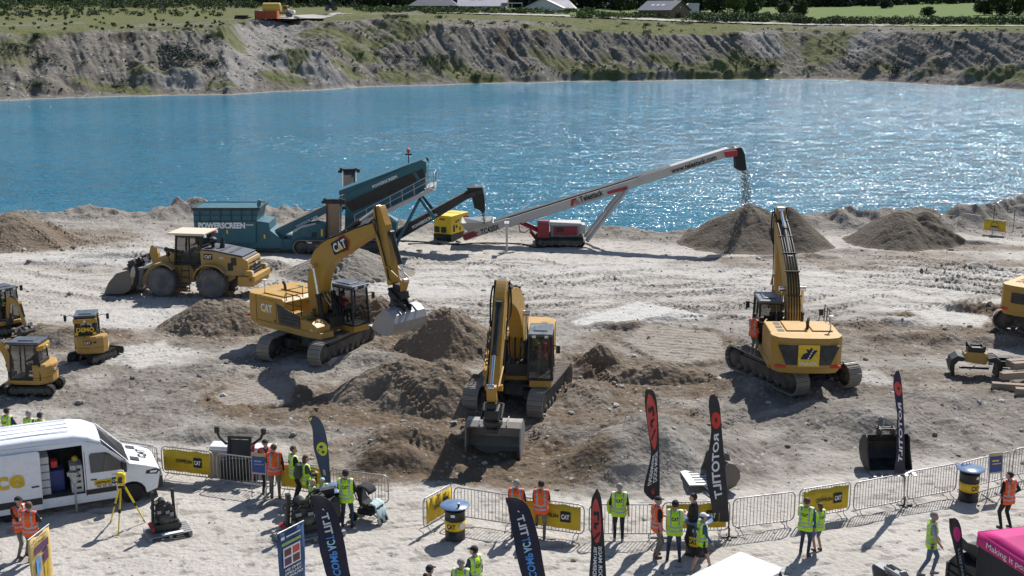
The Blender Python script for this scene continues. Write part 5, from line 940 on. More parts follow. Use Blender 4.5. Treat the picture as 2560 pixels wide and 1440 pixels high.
# the near wheels stand where the photo shows them, so the axle line lies further back
HD = 171; dv = Vector((math.cos(R(HD)), math.sin(R(HD)), 0)); lf = Vector((-dv.y, dv.x, 0)); bs_ = mid - lf * 1.1
t = thing('wheel_loader', 'dusty yellow wheel loader carrying an empty bucket low, driver in the tall cab', 'wheel loader', (bs_.x, bs_.y, gz(bs_.x, bs_.y, 1.)), HD); LD = t
for x in (1.45, -1.4):
    for y in (-1.1, 1.1): tyre(t, (x, y, .84), .84, .62)
b = MB(); b.prism([(-2.1, .8), (-.2, .7), (-.2, 1.5), (-2.1, 1.5)], -.5, .5); b.box((-1.4, 0, .84), (.5, 1.7, .5)); b.build('rear_frame', 'dusty_yellow', t, .03)
b = MB(); b.prism([(-.1, .7), (2.1, .6), (2.2, 1.0), (1.3, 1.9), (.3, 1.9), (-.1, 1.4)], -.45, .45); b.box((1.45, 0, .84), (.5, 1.7, .5)); b.build('front_frame', 'dusty_yellow', t, .03)
b = MB(); b.prism([(-3.5, 1.25), (-.75, 1.25), (-.75, 2.62), (-1.6, 2.56), (-3.15, 2.28), (-3.42, 2.1)], -1.0, 1.0); hd = b.build('engine_hood', 'dusty_yellow', t, .05)
q = MB(); q.prism([(-3.15, 2.31), (-1.5, 2.60), (-.8, 2.65), (-.8, 2.68), (-1.5, 2.64), (-3.17, 2.36)], -.95, .95); q.build('hood_top', 'roof_dark', hd)
for k_ in range(3): q = MB(); q.box((-2.4 + k_ * .55, 0, 2.50 + k_ * .085), (.18, 1.5, .03), rot=Matrix.Rotation(-.17, 3, 'Y')); q.build('vent', 'black_paint', hd)
q = MB(); q.prism([(-3.58, 1.3), (-3.40, 1.3), (-3.10, 2.3), (-3.3, 2.22)], -.92, .92); gr_ = q.build('rear_grille', 'dark_steel', hd, .01)
for k_ in range(5): q = MB(); q.box((-3.58 + .055 * k_, 0, 1.42 + k_ * .17), (.08, 1.6, .05)); q.build('louvre', 'black_paint', gr_)
q = MB(); logo_cat(q, (-3.50, 0, 1.85), (0, -1, 0), (.25, 0, 1), .16, .03, red=False); q.build('emblem', LOGO, gr_)
for sd in (1, -1):
    q = MB(); logo_cat(q, (-1.2, sd * 1.01, 2.28), (-sd, 0, 0), (0, 0, 1), .22, .006, red=False); q.build('emblem', LOGO, hd)
    q = MB(); put_text(q, '972', (-1.95, sd * 1.012, 2.22), (-sd, 0, 0), (0, 0, 1), .12, 0); q.build('number', 'ink_white', hd)
    for x in (-2.55, -2.35): q = MB(); q.box((x - .1, sd * 1.005, 1.75 - (x + 2.35) * 1.5), (.3, .03, .42)); q.build('vent', 'black_paint', hd)
b = MB(); b.box((-3.35, 0, 1.0), (.9, 2.5, .55), tx=.95); b.box((-3.7, 0, 1.15), (.35, 2.5, .35)); [b.box((-3.5, y, 1.45), (.4, .3, .3)) for y in (-1.05, 1.05)]; cwt = b.build('counterweight', 'machine_yellow', t, .05)
for y in (-1.05, 1.05): q = MB(); q.box((-3.72, y, 1.48), (.06, .18, .14)); q.build('tail_lamp', 'lamp_white', cwt)
def fender(x, r, a0, a1, y, w_, m_):
    pts = [(x + r * math.cos(a), .9 + r * math.sin(a)) for a in np.linspace(a0, a1, 12)]; pin = [(x + (r - .05) * math.cos(a), .9 + (r - .05) * math.sin(a)) for a in np.linspace(a1, a0, 12)]; b = MB(); b.prism(pts + pin, y - w_ / 2, y + w_ / 2); return b.build('fender', m_, t)
for y in (-1.1, 1.1): fender(-1.4, 1.02, .3, 2.5, y, .66, 'dusty_yellow'); fender(1.45, 1.0, .9, 2.4, y, .62, 'dusty_yellow')
cab = cab_shell(t, -.75, .85, -.72, .72, 1.72, 3.35, fr=.09, top_in=.14, roofm='roof_pale')
q = MB(); q.box((.05, 0, 3.47), (2.1, 1.9, .09)); q.build('roof_visor', 'roof_cream', cab, .02); q = MB(); q.box((0, 0, 2.0), (1.5, 1.40, .55)); q.build('cab_base', 'black_paint', cab)
for y in (-.8, .8): q = MB(); q.box((-1.0, y, 3.35), (.1, .16, .12)); q.build('work_lamp', 'lamp_white', cab)
q = MB(); q.box((-1.0, -.5, 3.4), (.1, .25, .08)); q.build('tail_lamp', 'lamp_red', cab)
b = MB(); b.tube([(-1.2, .25, 2.6), (-1.2, .25, 3.0)], .1, 10); b.ell((-1.2, .25, 3.05), (.26, .26, .2)); b.build('air_intake', 'black_paint', t); b = MB(); b.prism([(-1.75, 2.6), (-1.5, 2.6), (-1.62, 3.2), (-1.75, 3.25)], -.1, .1); b.build('exhaust', 'black_paint', t, .02)
b = MB(); [b.tube([(-.15 + .45 * k_, 1.25, .35), (-.15 + .45 * k_, 1.2, 1.75)], .03, 6) for k_ in (0, 1)]; [b.box((.07, 1.25, .38 + .38 * k_), (.46, .22, .04)) for k_ in range(4)]; b.build('ladder', 'dark_steel', t)
b = MB(); b.tube([(1.0, 1.0, 1.9), (1.0, 1.2, 2.3)], .025); b.box((1.0, 1.2, 2.42), (.1, .26, .26)); b.build('mirror', 'black_paint', t)
for y in (-.52, .52):
    out, C, _ = limb([(.45, 1.95), (1.1, 2.04), (1.85, 1.75), (2.5, 1.05), (3.0, .5)], [.3, .45, .55, .48, .3]); b = MB(); b.prism(out, y - .07, y + .07); b.build('lift_arm', 'dusty_yellow', t, .02)
b = MB(); b.prism([(2.05, 1.6), (2.4, 1.55), (2.62, 2.2), (2.5, 2.62), (2.3, 2.62), (2.1, 2.2)], -.14, .14); b.build('bell_crank', 'dusty_yellow', t, .02)
ram(t, (.7, 0, 2.25), (2.4, 0, 2.55), .11, .6, 'tilt_cylinder'); b = MB(); b.tube([(2.2, 0, 1.6), (2.9, 0, .95)], .08, 8); b.build('link', 'dark_steel', t)
for y in (-.3, .3): ram(t, (.8, y, 1.0), (2.1, y, 1.5), .09, .6, 'lift_cylinder')
# bucket of the loader, rolled back a little, with the hook-on frame behind it
pr = [(3.75, 1.62), (3.62, 1.2), (3.62, .8), (3.8, .45), (4.15, .27), (5.35, .22), (5.35, .27), (4.2, .34), (3.9, .52), (3.72, .82), (3.72, 1.2), (3.84, 1.6)]
b = MB(); b.prism(pr, -1.5, 1.5)
for y in (-1.5, 1.5): b.prism([(3.75, 1.62), (3.62, 1.2), (3.62, .8), (3.8, .45), (4.15, .27), (5.3, .22), (5.0, .85), (4.5, 1.4)], y - .03, y + .03)
b.box((3.95, 0, 1.64), (.35, 3.0, .06)); o = b.build('bucket', 'loader_bucket', t, .01); o.location = (-.55, 0, -.12)
q = MB(); q.box((5.35, 0, .24), (.3, 3.06, .05)); q.build('cutting_edge', 'blade_steel', o)
b = MB(); [b.box((3.5, y, .95), (.22, .1, 1.3), rot=Matrix.Rotation(-.25, 3, 'Y')) for y in (-.62, .62)]; b.box((3.45, 0, 1.5), (.2, 1.5, .16)); b.box((3.5, 0, .45), (.2, 1.5, .2)); b.build('hitch', 'grey_steel', t, .02).location = (-.5, 0, -.1)
b = MB()
for y in (-.85, .75):
    b.box((3.85, y, 1.98), (.16, .8, .08), rot=Matrix.Rotation(.5, 3, 'Y')); b.box((3.7, y - .38, 1.85), (.5, .06, .3), rot=Matrix.Rotation(.7, 3, 'Y')); b.box((3.7, y + .38, 1.85), (.5, .06, .3), rot=Matrix.Rotation(.7, 3, 'Y'))
b.box((3.55, 0, 1.8), (.4, .5, .25), rot=Matrix.Rotation(.6, 3, 'Y')); b.build('grapple_frame', 'black_paint', t, .015).location = (-.5, 0, -.1)
# ---------------------------------------------------------------- screening plant by the shore; traced in its own long plane
def plane(Y, x0=0.):
    def f(px, py, dY=0.): p = atY(px, py, Y + dY); return (p.x - x0, p.z)
    return f
SY = 77.6; SX = gp(760, 632).x; S = plane(SY - 1.1, SX); zs = gz(SX, SY, 1.5)
t = thing('screening_plant', 'long teal mobile screening plant with feed hopper, inclined screen box and side conveyors', 'screening plant', (SX, SY, 0), 0)
q2 = lambda *a: [S(x, y) for x, y in a]
b = MB(); b.prism(q2((484, 520), (648, 520), (641, 560), (641, 606), (490, 606)), -1.3, 1.3); hp = b.build('hopper', 'teal_paint', t, .02)
b = MB()
for y in (-1.36, 1.30): b.prism(q2((480, 518), (652, 518), (650, 525), (483, 525)), y, y + .08)
for x in (481, 646): b.prism(q2((x, 518), (x + 5, 518), (x + 5, 525), (x, 525)), -1.30, 1.30)
b.build('hopper_lip', 'teal_dark', hp, .01)
b = MB()
for k_ in range(6): b.prism(q2((500 + k_ * 26, 522), (503 + k_ * 26, 522), (503 + k_ * 26, 552), (500 + k_ * 26, 552)), -1.33, -1.29)
b.prism(q2((486, 536), (645, 536), (645, 537.5), (486, 537.5)), -1.335, -1.29); b.prism(q2((486, 551), (643, 551), (643, 553), (486, 553)), -1.34, -1.29); b.build('rib', 'teal_dark', hp)
q = MB(); c = S(556, 562.5); put_text(q, 'POWERSCREEN', (c[0], -1.312, c[1]), (1, 0, 0), (0, 0, 1), .40, 0, .05, wid=3.02); a_, b_ = S(617, 560), S(635, 562); q.add([(a_[0], -1.312, a_[1]), (b_[0], -1.312, a_[1]), (b_[0], -1.312, b_[1]), (a_[0], -1.312, b_[1])], [(3, 2, 1, 0)]); q.build('lettering', 'ink_white', hp)
for x, y in ((570, 578), (663, 590)): q = MB(); c = S(x, y); q.box((c[0], -1.32, c[1]), (.09, .02, .26)); q.build('warning_label', 'ink_yellow', hp)
b = MB(); b.prism(q2((649, 497), (655, 500), (653, 514), (647, 518), (644, 510)), -1.4, -1.2); b.build('hinge_ear', 'teal_paint', hp)
b = MB(); b.prism(q2((640, 552), (672, 556), (675, 575), (705, 598), (710, 620), (625, 620), (625, 606), (641, 606)), -1.15, 1.15); b.prism(q2((490, 606), (640, 606), (640, 622), (620, 628), (500, 618)), -1.0, 1.0); b.prism(q2((700, 598), (760, 598), (760, 625), (700, 625)), -1.1, 1.1); b.build('feeder_frame', 'teal_paint', t, .02)
b = MB(); b.prism(q2((620, 606), (700, 618), (990, 618), (990, 628), (700, 634), (620, 626)), -.85, .85); b.build('chassis', 'teal_dark', t, .02)
b = MB(); b.prism(q2((672, 588), (800, 527), (935, 462), (940, 472), (810, 537), (685, 603)), -.75, .75); mc = b.build('main_conveyor', 'teal_paint', t, .01)
q = MB(); q.prism(q2((676, 583), (800, 523), (935, 458), (936, 462), (801, 527), (677, 588)), -.5, .5); q.build('belt', 'conveyor_belt', mc)
q = MB(); c = S(765, 556); d_ = Vector((S(800, 527)[0] - S(672, 588)[0], 0, S(800, 527)[1] - S(672, 588)[1])); put_text(q, 'WARRIOR 2400', (c[0], -.765, c[1]), d_, Vector((-d_.z, 0, d_.x)), .17, 0, .02); q.build('lettering', 'ink_white', mc)
b = MB(); b.prism(q2((728, 600), (735, 572), (752, 563), (790, 555), (815, 560), (815, 600)), -1.2, -.3); pp = b.build('power_pack', 'teal_paint', t, .05)
q = MB(); q.prism(q2((734, 575), (752, 565), (790, 556), (790, 560), (752, 570), (738, 580)), -1.22, -.4); q.build('cover_trim', 'conveyor_grey', pp)
for a in (((780, 580), (793, 592)), ((803, 572), (808, 590))): q = MB(); q.prism(q2(a[0], (a[1][0], a[0][1]), a[1], (a[0][0], a[1][1])), -1.215, -1.19); q.build('panel', 'ink_yellow' if a[0][0] == 803 else 'black_paint', pp)
for yc in (-1.35, 1.35):
    X0 = S(845, 618)[0]; tu = track_unit(t, yc, 5.6, .42, .95, 0); tu.location = (X0, 0, zs)
b = MB(); b.prism(q2((860, 600), (862, 522), (900, 515), (990, 560), (985, 612), (900, 612)), -.9, .9); b.build('under_frame', 'teal_paint', t, .02)
b = MB(); b.prism(q2((860, 478), (1058, 403), (1066, 418), (1066, 470), (895, 545), (866, 552)), -1.05, 1.05); sb = b.build('screen_box', 'teal_paint', t, .02); q = MB(); q.prism(q2((862, 508), (1056, 420), (1063, 444), (1030, 460), (880, 530)), -1.09, -1.04); q.build('side_panel', 'black_paint', sb, .01)
for y in (-1.12, 1.04): q = MB(); q.prism(q2((848, 492), (1055, 400), (1066, 405), (1066, 417), (852, 506)), y, y + .08); q.prism(q2((872, 535), (1062, 450), (1064, 478), (890, 556)), y, y + .08); q.prism(q2((1030, 432), (1040, 430), (1050, 445), (1050, 470), (1040, 475), (1042, 448)), y - .03, y + .08); q.build('side_rail', 'teal_paint', sb, .01)
q = MB(); c = S(962, 454); d_ = Vector((S(1055, 400)[0] - S(848, 492)[0], 0, S(1055, 400)[1] - S(848, 492)[1])); put_text(q, 'POWERSCREEN', (c[0], -1.14, c[1]), d_, Vector((-d_.z, 0, d_.x)), .19, 0, .03); q.build('lettering', 'ink_white', sb)
q = MB(); q.prism(q2((846, 478), (1056, 399), (1057, 402), (848, 490)), -1.0, 1.0); q.build('screen_top', 'teal_paint', sb)
b = MB(); b.prism(q2((885, 560), (1080, 466), (1088, 472), (892, 568)), -1.85, -1.1); wk = b.build('catwalk', 'conveyor_grey', t, .01)
b = MB(); P_ = lambda px, py: (S(px, py)[0], -1.85, S(px, py)[1])
for o_ in (0, 14): b.tube([P_(890, 533 + o_), P_(1066, 440 + o_)], .03, 6)
for k_ in range(7): x = 890 + k_ * 29.3; y = 533 - k_ * 15.5; b.tube([P_(x, y), P_(x + 2, y + 28)], .028, 6)
b.build('handrail', 'galvanised', t)
b = MB(); b.prism(q2((1062, 470), (1088, 462), (1088, 474), (1066, 478)), -1.6, .6); b.build('platform', 'conveyor_grey', t)
b = MB()
for y in (-1.55, .55):
    for x in (1066, 1086): b.tube([(S(x, 430)[0], y, S(x, 432)[1]), (S(x, 466)[0], y, S(x, 466)[1])], .03, 6)
    for h_ in (432, 448): b.tube([(S(1066, h_)[0], y, S(1066, h_)[1]), (S(1086, h_)[0], y, S(1086, h_)[1])], .028, 6)
b.tube([(S(1086, 432)[0], -1.55, S(1086, 432)[1]), (S(1086, 432)[0], .55, S(1086, 432)[1])], .028, 6); b.build('platform_rail', 'galvanised', t)
for y in (-.9, .9):
    for pl_ in (((985, 612), (995, 612), (1052, 500), (1046, 496)), ((1046, 500), (1052, 498), (1090, 545), (1082, 550)), ((900, 612), (910, 612), (912, 540), (902, 545))): b = MB(); b.prism(q2(*pl_), y - .05, y + .05); b.build('brace', 'teal_paint', t, .01)
b = MB(); b.prism(q2((985, 585), (1100, 522), (1160, 490), (1205, 476), (1207, 486), (1165, 502), (1105, 540), (992, 606)), -.55, .55); tc_ = b.build('tail_conveyor', 'black_paint', t, .01)
q = MB(); c = S(1060, 556); d_ = Vector((S(1100, 522)[0] - S(985, 585)[0], 0, S(1100, 522)[1] - S(985, 585)[1])); put_text(q, 'POWERSCREEN', (c[0], -.565, c[1]), d_, Vector((-d_.z, 0, d_.x)), .2, 0, .03); q.build('lettering', 'ink_white', tc_)
q = MB(); q.prism(q2((990, 580), (1100, 518), (1160, 486), (1200, 472), (1200, 476), (1160, 491), (1101, 523), (990, 586)), -.38, .38); q.build('belt', 'conveyor_belt', tc_)
b = MB(); b.prism(q2((1165, 473), (1205, 472), (1211, 500), (1212, 535), (1206, 536), (1196, 528), (1185, 524), (1180, 500)), -.5, .5); b.build('discharge_curtain', 'rubber_black', t, .02)
for i, (px0, py0, py1, y0, y1, wd_) in enumerate([(833, 503, 600, -3.1, -1.0, .8), (872, 427, 520, 3.6, .8, .8)]):
    c0, c1 = S(px0, py0, y0 + 1.1), S(px0, py1, y1 + 1.1); b = MB(); A = Vector((c0[0], y0, c0[1])); B = Vector((c1[0], y1, c1[1])); d_ = (B - A)
    for sg in (-.45, .45): b.add([A + Vector((sg, 0, .15)), A + Vector((sg, 0, -.25)), B + Vector((sg, 0, -.25)), B + Vector((sg, 0, .15)), A + Vector((sg + .07, 0, .15)), A + Vector((sg + .07, 0, -.25)), B + Vector((sg + .07, 0, -.25)), B + Vector((sg + .07, 0, .15))], [(0, 1, 2, 3), (7, 6, 5, 4), (0, 3, 7, 4), (1, 5, 6, 2), (0, 4, 5, 1), (3, 2, 6, 7)])
    sc_ = b.build('side_conveyor', 'conveyor_grey' if i else 'black_paint', t, .01)
    b = MB(); b.add([A + Vector((-.42, 0, .06)), A + Vector((.42, 0, .06)), B + Vector((.42, 0, .06)), B + Vector((-.42, 0, .06)), A + Vector((-.42, 0, -.1)), A + Vector((.42, 0, -.1)), B + Vector((.42, 0, -.1)), B + Vector((-.42, 0, -.1))], [(0, 1, 2, 3), (7, 6, 5, 4), (0, 4, 5, 1), (2, 6, 7, 3), (0, 3, 7, 4), (1, 5, 6, 2)]); b.build('belt', 'conveyor_belt' if i else 'timber', sc_)
    b = MB(); b.cyl(A + Vector((-.5, 0, 0)), A + Vector((.5, 0, 0)), .16, n=14); b.box(A + Vector((-.52, 0, .04)), (.16, .26, .34)); b.box(A + Vector((.5, 0, .04)), (.16, .26, .3)); b.cyl(A + Vector((.5, 0, .0)), A + Vector((.75, 0, .0)), .13, n=10); b.cyl(A + Vector((-.72, 0, -.05)), A + Vector((-.5, 0, -.05)), .1, n=10); b.build('head_drum', 'black_paint', sc_, .02)
b = MB(); c = S(1018, 412); b.tube([(c[0], 0, c[1] - .6), (c[0], 0, c[1] + .65)], .035, 6); b.box((c[0], 0, c[1] + .55), (.45, .1, .1)); ms = b.build('mast', 'dark_steel', t); q = MB(); q.ell((c[0], 0, c[1] + .78), (.12, .12, .16)); q.build('beacon', 'lamp_red', ms)
# ---------------------------------------------------------------- stacking conveyor
CY = 79.8; CX = gp(1400, 618).x; K = plane(CY - .65, CX); q2 = lambda *a: [K(x, y) for x, y in a]
t = thing('stacking_conveyor', 'long pale grey stacking conveyor on red tracked base dropping sand on a cone', 'conveyor', (CX, CY, 0), 0); zc = gz(CX, CY, 1.2)
b = MB(); b.prism(q2((1158, 584), (1170, 577), (1265, 547), (1275, 546), (1272, 564), (1260, 569), (1180, 597), (1163, 603)), -.62, .62); b.build('tail_section', 'conveyor_grey', t, .02)
b = MB(); b.prism(q2((1264, 549), (1590, 447), (1606, 457), (1590, 468), (1582, 472), (1272, 570)), -.58, .58); b.build('lower_boom', 'conveyor_grey', t, .02)
b = MB(); b.prism(q2((1584, 449), (1605, 440), (1818, 373), (1848, 370), (1848, 384), (1815, 395), (1610, 462), (1590, 466)), -.48, .48); hb = b.build('upper_boom', 'conveyor_grey', t, .02)
b = MB(); b.prism(q2((1180, 572), (1265, 545), (1590, 444), (1838, 368), (1838, 371), (1590, 448), (1266, 549), (1180, 576)), -.40, .40); b.build('belt', 'conveyor_belt', t)
dd = Vector((K(1818, 373)[0] - K(1605, 440)[0], 0, K(1818, 373)[1] - K(1605, 440)[1])); up = Vector((-dd.z, 0, dd.x))
def kt(body, px, py, h, w_, mat, y=-.6, bold=.03): q = MB(); c = K(px, py); put_text(q, body, (c[0], y - .015, c[1]), dd, up, h, 0, bold, wid=w_); q.build('lettering', mat, t)
kt('TC420X', 1225, 574, .40, 1.30, 'ink_black', -.62); kt('Telestack', 1478, 490, .40, 1.62, 'ink_black', -.585); kt('Material Handling Solutions', 1478, 499.5, .10, 1.5, 'grey_steel', -.585, .0); kt('www.telestack.com', 1735, 411, .36, 3.1, 'ink_black', -.485)
kt('T', 1191, 586, .3, .32, 'red_paint', -.62, .06)
q = MB(); c = K(1437, 504); o_ = Vector((c[0], -.60, c[1])); e1, e2 = dd.normalized(), up.normalized(); q.add([o_ + e1 * a + e2 * b_ for a, b_ in ((-.36, -.24), (-.2, .22), (.2, .22), (.1, .08), (-.05, .08), (-.15, -.24))], [(0, 5, 4, 3, 2, 1)])
for r0 in (.14, .24, .34): q.add([o_ + e1 * (-.1 + rr * math.cos(a)) + e2 * (-.24 + rr * math.sin(a)) for rr in (r0, r0 + .05) for a in np.linspace(0, 1.5, 8)], [(k_, k_ + 1, 8 + k_ + 1, 8 + k_) for k_ in range(7)])
q.v = [(x, y - .003, z) for x, y, z in q.v]; q.build('emblem', 'red_paint', t)
b = MB(); b.prism(q2((1155, 588), (1186, 577), (1190, 590), (1160, 601)), -.66, .66); b.build('tail_guard', 'maroon_paint', t, .02)
b = MB(); b.prism(q2((1810, 379), (1843, 375), (1845, 390), (1815, 395)), -.66, .2); b.build('head_drive', 'red_paint', t, .03)
b = MB(); b.prism(q2((1518, 480), (1568, 466), (1569, 473), (1520, 486)), -.70, -.55); b.build('extension_ram', 'red_paint', t, .02)
b = MB(); b.prism(q2((1840, 371), (1855, 369), (1863, 385), (1868, 426), (1852, 428), (1842, 424)), -.52, .52); b.build('discharge_curtain', 'rubber_black', t, .02)
b = MB()
for y0, y1 in ((-1.1, -.45), (.45, 1.1)): b.add([(*K(1152, 556)[:1], y0 if y0 < 0 else y1, K(1152, 556)[1]), (K(1232, 552)[0], y0 if y0 < 0 else y1, K(1232, 552)[1]), (K(1222, 566)[0], -.5 if y0 < 0 else .5, K(1222, 566)[1]), (K(1165, 576)[0], -.5 if y0 < 0 else .5, K(1165, 576)[1])], [(0, 1, 2, 3)])
for x, xi in ((1152, 1165), (1232, 1222)): p, r_i = K(x, 554), K(xi, 570); b.add([(p[0], -1.1, p[1]), (p[0], 1.1, p[1]), (r_i[0], .5, r_i[1]), (r_i[0], -.5, r_i[1])], [(0, 1, 2, 3)])
fh = b.build('feed_hopper', 'conveyor_grey', t); sd_ = fh.modifiers.new('thick', 'SOLIDIFY'); sd_.thickness = .06
b = MB()
for y in (-.75, .75): b.cyl((K(1566, 476)[0], y, K(1566, 476)[1]), (K(1466, 602)[0], y * 1.1, K(1466, 602)[1]), .14, n=12); b.cyl((K(1540, 508)[0], y, K(1540, 508)[1]), (K(1520, 534)[0], y, K(1520, 534)[1]), .17, n=12)
b.build('strut', 'galvanised', t)
b = MB()
for y in (-.5, .5): b.tube([(K(1300, 558)[0], y, K(1300, 558)[1]), (K(1352, 582)[0], y, K(1352, 582)[1])], .1, 8); b.tube([(K(1325, 580)[0], y, K(1325, 580)[1]), (K(1342, 602)[0], y, K(1342, 602)[1])], .07, 8)
b.build('pivot_arm', 'maroon_paint', t)
b = MB(); b.tube([(K(1297, 560)[0], -.6, K(1297, 560)[1]), (K(1300, 578)[0], -.65, K(1300, 580)[1]), (K(1312, 584)[0], -.65, K(1312, 582)[1]), (K(1322, 570)[0], -.65, K(1322, 574)[1])], .03, 6); b.build('hose', 'hose_black', t)
for yc in (-1.0, 1.0): tu = track_unit(t, yc, 3.25, .42, .58, 0, 'rubber_black', 'dark_steel', .12, 5, .03); tu.location = (0, 0, zc)
b = MB(); b.box((0, 0, zc + .55), (2.6, 1.7, .3)); b.build('base_frame', 'dark_steel', t, .02)
z0 = zc + .62
b = MB(); b.box((-1.1, -.2, z0 + .45), (.75, 1.8, .95)); b.build('engine_end', 'maroon_paint', t, .03)
b = MB(); b.box((.35, 0, z0 + .42), (1.9, 1.7, .78)); b.build('engine_box', 'grey_steel', t, .02); b = MB(); b.box((.4, 0, z0 + .84), (2.1, 1.85, .07)); b.build('engine_roof', 'conveyor_grey', t, .01)
q = MB(); q.box((.35, -.87, z0 + .42), (1.6, .04, .6)); dr = q.build('door', 'maroon_paint', t, .01); q = MB(); q.box((.0, -.90, z0 + .5), (.5, .03, .3)); q.build('emblem', 'ink_yellow', dr) if False else q.build('vent', 'black_paint', dr)
b = MB(); b.box((1.5, -.2, z0 + .5), (.4, 1.2, .6)); b.ell((1.5, -.7, z0 + .6), (.16, .16, .2)); b.build('filter', 'conveyor_grey', t, .02)
# stand under the tail
p = gp(1267, 631); b = MB(); b.box((0, 0, 1.0), (.14, .14, 2.0)); b.box((0, 0, .05), (1.0, .16, .1)); b.box((-.1, -.28, .05), (.9, .16, .1), rot=Matrix.Rotation(.35, 3, 'Z')); b.box((0, 0, 1.95), (.3, .9, .1)); o = b.build('prop_stand', 'galvanised'); o.location = (p.x, p.y, gz(p.x, p.y)); tag(o, 'grey steel prop stand on a flat foot under the tail of the long conveyor', 'stand')
# falling sand and grit
for nme, lab, px, y0, y1, Yp, k_, w0_, w1_ in (('falling_sand', 'dark sand pouring off the head of the long conveyor onto the cone', 1862, 427, 522, CY, 900, .28, .38), ('falling_grit', 'grit pouring from the tail conveyor of the teal plant into the hopper', 1207, 530, 560, SY, 160, .08, .12)):
    T_ = rng.uniform(0, 1, k_); a, b_ = atY(px, y0, Yp), atY(px + 4, y1, Yp); P = np.array([a.lerp(b_, float(v)) for v in T_]); P[:, :2] += rng.normal(size=(k_, 2)) * (w0_ + (w1_ - w0_) * T_)[:, None] * .55
    tag(rocks(nme, P, rng.uniform(.015, .05, k_), ['stone_brown', 'stone_grey'], 4), lab, 'sand', kind='stuff')
# generator and cables
p = gp(1100, 603); t = thing('generator', 'bright yellow box generator on a black skid between the teal plant and the conveyor', 'generator', (p.x + .72, p.y + 1.3, gz(p.x, p.y)), 62)
b = MB(); b.box((0, 0, .24), (2.45, 1.42, .46)); b.build('skid', 'black_paint', t, .03); b = MB(); b.box((0, 0, 1.12), (2.4, 1.38, 1.28)); bd = b.build('housing', 'generator_yellow', t, .04)
q = MB(); q.box((.2, 0, 1.765), (.03, 1.3, .02)); q.build('roof_seam', 'black_paint', bd)
for y in (-.36, .18): q = MB(); q.box((-1.21, y + .25, .78), (.04, .40, .40)); q.build('vent', 'black_paint', bd)
for a in ((-.8, .85, .2, .45), (-.5, 1.3, .16, .14), (-.2, 1.35, .14, .14), (-.45, .95, .14, .2), (0., .75, .12, .25), (.4, 1.1, .12, .12), (.3, 1.35, .12, .1)): q = MB(); q.box((a[0], -.70, a[1]), (a[2], .04, a[3])); q.build('panel', 'black_paint', bd)
q = MB(); q.box((-1.212, 0, 1.5), (.04, .4, .12)); q.build('label_plate', 'ink_red', bd); q = MB(); q.box((.75, -.702, 1.5), (.4, .04, .13)); q.build('label_plate', 'ink_red', bd); q = MB(); q.box((1.05, -.70, 1.0), (.26, .04, .9)); q.build('grille', 'black_paint', bd)
def cable(pts, r=.05): b = MB(); P = [gp(*a) for a in pts]; b.tube(bezel([(p.x, p.y, gz(p.x, p.y, .15) + .05) for p in P], 8), r, 6); return b.build('cable', 'hose_black')
tag(cable([(1020, 612), (1080, 611), (1140, 612), (1200, 608), (1300, 611), (1330, 618), (1345, 619)]), 'black power cable lying on the ground between the plant and the conveyor base', 'cable')
tag(cable([(1140, 603), (1150, 607), (1120, 611), (1040, 606), (1000, 604)]), 'black cable looped on the ground beside the yellow generator', 'cable')
tag(cable([(1060, 800), (1075, 803), (1090, 806), (1112, 808)], .03), 'short black hose lying behind the raised levelling bucket', 'hose')
# ---------------------------------------------------------------- service van
a, b_ = gp(22, 1308), gp(337, 1258); dv = (b_ - a).normalized(); hd_ = math.degrees(math.atan2(dv.y, dv.x)); lf = Vector((-dv.y, dv.x, 0)); c = (a + b_) / 2 + lf * 1.0
VT = thing('delivery_van', 'white high-roof service van with its side door slid open, yellow lettering on the door', 'van', (c.x, c.y, gz(c.x, c.y, 1)), hd_); t = VT
def vy(z, o=0.): return -(1.0 - .06 * max(0, (z - 1.25)) - .10 * max(0, z - 2.2) + o)
def vwall(pts, off=0., sd=1, zsplit=(1.25, 2.2)):
    """flat outline in (x, z) folded onto the tumblehome of the van side"""
    out = MB(); polys = [list(pts)]
    for zc_ in zsplit:
        nxt = []
        for pl_ in polys:
            for keep in (1, -1):
                r_l = []
                for i in range(len(pl_)):
                    p, q_ = pl_[i], pl_[(i + 1) % len(pl_)]; dp, dq = (p[1] - zc_) * keep, (q_[1] - zc_) * keep
                    if dp >= -1e-6: r_l.append(p)
                    if dp * dq < -1e-9: f = dp / (dp - dq); r_l.append((p[0] + (q_[0] - p[0]) * f, zc_))
                if len(r_l) >= 3 and max(abs(k_[1] - zc_) for k_ in r_l) > 1e-4: nxt.append(r_l)
        polys = nxt
    for pl_ in polys: out.add([(x, sd * vy(z, off), z) for x, z in pl_], [tuple(range(len(pl_)))])
    return out
def vs(name, pts, mat, off=0., sd=1, parent=VT, th=.03, zsplit=(1.25, 2.2)):
    o = vwall(pts, off, sd, zsplit).build(name, mat, parent); m = o.modifiers.new('thick', 'SOLIDIFY'); m.thickness = th; m.offset = 0; return o
arch = lambda xc, r, n=9: [(xc + r * math.cos(k_), .34 + r * math.sin(k_)) for k_ in np.linspace(math.pi, 0, n)]
front = [(.42, .28)] + [(1.38, .28)] + arch(1.83, .44) + [(2.3, .30), (2.62, .42), (2.72, .95), (2.62, 1.14), (2.3, 1.26), (1.80, 1.42), (1.35, 1.86), (.98, 2.22), (.42, 2.40)]
body_front = vs('body_side', front, 'van_white'); vs('body_side', [(-4.05, .35), (-2.30, .30)] + arch(-1.83, .44) + [(-1.36, .28), (-.88, .28), (-.88, 2.42), (-4.02, 2.45)], 'van_white')
vs('body_side', [(-.88, 2.26), (.42, 2.26), (.42, 2.40), (-.88, 2.42)], 'van_white'); vs('sill', [(-.88, .28), (.42, .28), (.42, .60), (-.88, .60)], 'van_white')
